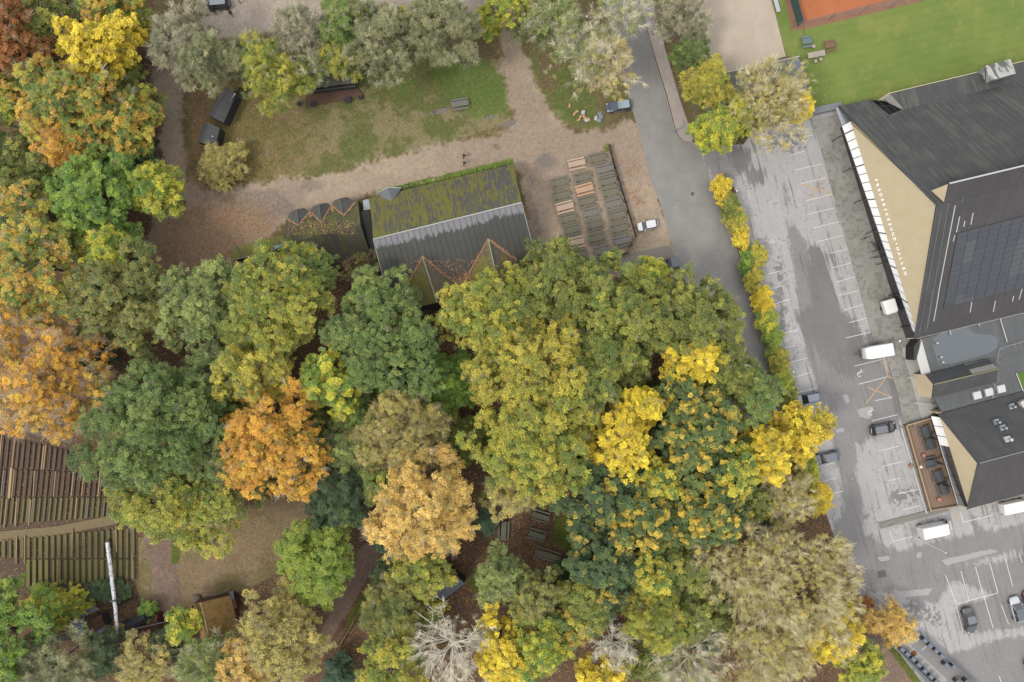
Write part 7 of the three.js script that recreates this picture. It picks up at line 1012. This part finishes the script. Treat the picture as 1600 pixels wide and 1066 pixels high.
  ['understorey_bush', 'dark green understorey bush beside the small tan leafless tree', 1190, 820, 34, 5, 'shrub', 'dark', null],
  ['understorey_bush', 'green understorey bush west of the grey-brown leafless tree', 1010, 1030, 34, 5, 'shrub', 'greenOlive', null],
  ['understorey_bush', 'dark understorey bush between the small dead tree and the wide willow', 1110, 985, 34, 5, 'shrub', 'dark', null],
  ['understorey_bush', 'dark green understorey bush north of the large orange and yellow beech', 25, 345, 34, 6, 'shrub', 'dark', null],
  ['understorey_bush', 'dark green understorey bush between beech and deep green oak', 150, 545, 40, 6, 'shrub', 'dark', null],
  ['understorey_bush', 'dark green understorey bush south of the bright green tree near the bend', 120, 355, 36, 6, 'shrub', 'dark', null],
  ['understorey_bush', 'dark green understorey bush beside the brilliant yellow twin maples', 105, 130, 36, 7, 'shrub', 'dark', null],
  ['understorey_bush', 'dark green understorey bush at the bottom of the woodland path', 530, 1050, 24, 5, 'shrub', 'teal', null],
  ['understorey_bush', 'dark green understorey bush between the dead tree and the thin grey-brown tree', 655, 950, 28, 4, 'shrub', 'greenOlive', null],
  ['understorey_bush', 'yellow-green sprig bush beside the slate roof and the large dead tree', 672, 945, 20, 4, 'shrub', 'yellowGreen', null],
  ['understorey_bush', 'green understorey bush between two southern chestnuts', 880, 895, 24, 6, 'shrub', 'dark', null],
  // single shrubs
  ['hazel_bush', 'pale yellow bush alone beside the black huts', 351, 257, 33, 4, 'shrub', 'paleGold', null, { leaf: 'fine', dens: 1, twigs: .8, twigCol: [180, 166, 120] }],
  ['twig_bush', 'leafless brown bush at the corner of the stage house', 566, 418, 30, 4.5, 'twigShrub', 'brownOlive', null],
  ['twig_bush', 'leafless brown bush below the stage house gable', 640, 455, 30, 4.5, 'twigShrub', 'brownOlive', null],
  ['holly_bush', 'teal evergreen bush in the woodland clearing', 762, 815, 17, 4, 'conifer', 'teal', null, { low: 1 }],
  ['hazel_bush', 'small red-brown shrub behind the bin yard corner', 1350, 944, 11, 2.5, 'shrub', 'rust', null],
  // hedge along the car park
  ['hedge_shrub', 'yellow hedge shrub at the north end of the car park hedge', 1127, 297, 13, 3, 'shrub', 'yellow', 'hedge shrubs between lane and car park'],
  ['hedge_shrub', 'olive green hedge shrub next to the northernmost yellow one', 1137, 322, 15, 2.6, 'shrub', 'greenOlive', 'hedge shrubs between lane and car park'],
  ['hedge_shrub', 'tan-gold hedge shrub, third from the north end', 1149, 347, 15, 3, 'shrub', 'oakGold', 'hedge shrubs between lane and car park'],
  ['hedge_shrub', 'bright yellow hedge shrub, fourth from the north end', 1157, 370, 13, 3, 'shrub', 'yellow', 'hedge shrubs between lane and car park'],
  ['hedge_shrub', 'golden hedge shrub leaning into the car park', 1182, 400, 13, 3, 'shrub', 'oakGold', 'hedge shrubs between lane and car park'],
  ['hedge_shrub', 'green hedge shrub west of the golden leaning one', 1168, 408, 13, 2.5, 'shrub', 'vivid', 'hedge shrubs between lane and car park'],
  ['hedge_shrub', 'yellow hedge shrub in the middle of the hedge', 1176, 436, 14, 3, 'shrub', 'oakGold', 'hedge shrubs between lane and car park'],
  ['hedge_shrub', 'orange-yellow hedge shrub beside the narrowing lane', 1190, 470, 14, 3, 'shrub', 'yellow', 'hedge shrubs between lane and car park'],
  ['hedge_shrub', 'yellow-green hedge shrub, fifth from the silver car', 1197, 500, 14, 3, 'shrub', 'yellowGreen', 'hedge shrubs between lane and car park'],
  ['hedge_shrub', 'lime green hedge shrub, fourth from the silver car', 1205, 532, 14, 2.8, 'shrub', 'lime', 'hedge shrubs between lane and car park'],
  ['hedge_shrub', 'golden hedge shrub, third from the silver car', 1214, 562, 14, 3, 'shrub', 'oakGold', 'hedge shrubs between lane and car park'],
  ['hedge_shrub', 'olive hedge shrub, second from the silver car', 1221, 592, 14, 2.8, 'shrub', 'yellowGreen', 'hedge shrubs between lane and car park'],
  ['hedge_shrub', 'green hedge shrub next to the silver car', 1229, 618, 14, 2.6, 'shrub', 'greenOlive', 'hedge shrubs between lane and car park'],
  ['hedge_shrub', 'yellow shrub beside the half-hidden dark car', 1262, 735, 15, 3, 'shrub', 'yellowGreen', 'shrubs at the car park edge'],
  ['hedge_shrub', 'orange-yellow shrub reaching into the car park south of the dark car', 1279, 778, 16, 3, 'shrub', 'yellow', 'shrubs at the car park edge'],
];
for (const [name, label, px, py, rp, h, kind, pal, group, opt] of TREES) tree(name, label, /bush|shrub/.test(name) ? 'shrub' : 'tree', px, py, rp, h, kind, pal, group, opt);
scene.traverse(o => { if (o.userData.pending) { const l = o.userData.pending; delete o.userData.pending; scatterMesh('foliage', SPRAY.broad, leafMat, l.map(([p, a, b]) => ({ p, rx: a, ry: b * 6, rz: a - .5, s: .4, c: pick(PAL.greenOlive, b) })), o, 'stuff'); } });
console.log('instances', instances);
// ---------------------------------------------------------------- fallen leaves and low plants on the ground
{
  const hard = zone([roadPts, [[1092, 229], [1162, 226], [1268, 178], [1310, 166], [1330, 150], [1229, 88], [1190, -20], [1620, -20], [1620, 1082], [1452, 1082], [1345, 940], [1290, 800], [1240, 640], [1180, 425], [1147, 292], [1113, 291]], [[1086, -18], [1202, -18], [1228, 88], [1112, 118]]], 0);
  const r = RNG(404), list = []; let tries = 0;
  const cols = [[206, 140, 74], [184, 116, 62], [160, 98, 58], [214, 168, 90], [196, 170, 78], [140, 88, 58], [222, 184, 84]].map(c => P(...c, 1.1));
  while (list.length < 70000 && tries++ < 900000) {
    const i = (r() * GW) | 0, j = (r() * GH) | 0; if (r() > leafMask[j * GW + i] * 1.3 + .002 || (hard[j * GW + i] > .5 && r() < .965)) continue;
    list.push({ p: V(GX[0] + i / GW * GX[2], .03 + r() * .03, GX[1] + j / GH * GX[3]), rx: (r() - .5) * .8, ry: r() * 6.28, rz: (r() - .5) * .8, s: .9 + 1.0 * r(), c: cols[(r() * 7) | 0].clone().multiplyScalar(.7 + .5 * r()) });
  }
  const G = new THREE.Group(); G.name = 'fallen_leaves'; tag(G, 'autumn leaves strewn over the ground, tracks and clearings', 'leaves', null, 'stuff'); scene.add(G); scatterMesh('leaf_scatter', FALLEN, leafLitterMat, list, G, 'stuff');
  const gl = []; tries = 0; // grass and weed tufts
  while (gl.length < 26000 && tries++ < 900000) { const i = (r() * GW) | 0, j = (r() * GH) | 0; if (r() > grassGreen[j * GW + i] * .9) continue; gl.push({ p: V(GX[0] + i / GW * GX[2], .0, GX[1] + j / GH * GX[3]), rx: (r() - .5) * .5, ry: r() * 6.28, rz: (r() - .5) * .5, s: .5 + .6 * r(), c: P(100 + 40 * r(), 122 + 24 * r(), 52, 1.3) }); }
  const blade = (() => { const mb = new MB(), q = RNG(6); for (let k = 0; k < 6; k++) { const a = q() * 6.28, d = V(Math.cos(a), 0, Math.sin(a)), o = V((q() - .5) * .2, 0, (q() - .5) * .2), s = V(-d.z, 0, d.x).multiplyScalar(.012); mb.face([o.clone().sub(s), o.clone().add(s), o.clone().addScaledVector(d, .09).setY(.12)]); } return mb.geo(); })();
  const G2 = new THREE.Group(); G2.name = 'grass'; tag(G2, 'short tufts of grass and moss on the theatre ground', 'grass', null, 'stuff'); scene.add(G2); scatterMesh('grass_tufts', blade, leafLitterMat, gl, G2, 'stuff');
  // row of low plants and stones under the north eave of the stage house
  const low = []; for (let k = 0; k < 900; k++) { const t = r(), p = at(592 + t * 208, 302 - t * 50 + (r() - .5) * 6); low.push({ p: p.setY(.1 + r() * .25), rx: (r() - .5), ry: r() * 6.28, rz: (r() - .5), s: .4 + .4 * r(), c: pick(r() < .6 ? PAL.vivid : PAL.greenOlive, r()).clone().multiplyScalar(.7 + .5 * r()) }); }
  const G3 = new THREE.Group(); G3.name = 'ground_cover'; tag(G3, 'strip of low green plants along the north eave of the stage house', 'plants', null, 'stuff'); scene.add(G3); scatterMesh('plants', SPRAY.broad, leafMat, low, G3, 'stuff');
  const nth = ['first', 'second', 'third', 'fourth', 'fifth', 'sixth']; [[634, 292], [642, 290], [651, 287], [659, 286], [676, 282], [684, 280]].forEach(([x, y], i) => { const T = thing('border_stone', `pale border stone, ${nth[i]} from the small dormer along the stage house`, 'stone', at(x, y), i, 'border stones along the stage house'); const g = new THREE.SphereGeometry(.34, 12, 8), p = g.attributes.position; for (let k = 0; k < p.count; k++) { const f = 1 + .5 * (fbm(p.getX(k) * 4 + i * 7, p.getZ(k) * 4, 2) - .5); p.setXYZ(k, p.getX(k) * f * 1.2, p.getY(k) * f * .6 + .15, p.getZ(k) * f); } g.computeVertexNormals(); mesh('stone', g, M(P(196, 186, 160), .9), T); });
  const rk = thing('metal_rack', 'pale metal frame on bare ground under the bottom willow', 'rack', at(1226, 1056), .3); for (const z of [-.5, 0, .5]) new MB().tube([V(-1, .5, z), V(1, .5, z)], .05, .05, 5, true).build('bar', MAT.metal, rk); for (const x of [-.8, .8]) { new MB().tube([V(x, .5, -.6), V(x, .5, .6)], .05, .05, 5, true).build('cross_bar', MAT.metal, rk); for (const z of [-.5, .5]) new MB().tube([V(x, 0, z), V(x, .5, z)], .04, .04, 5).build('leg', MAT.metal, rk); }
  console.log('instances', instances, list.length, gl.length);
}
scene.traverse(o => { if (o.isMesh) { o.castShadow = true; o.receiveShadow = true; } });
renderer.render(scene, camera);
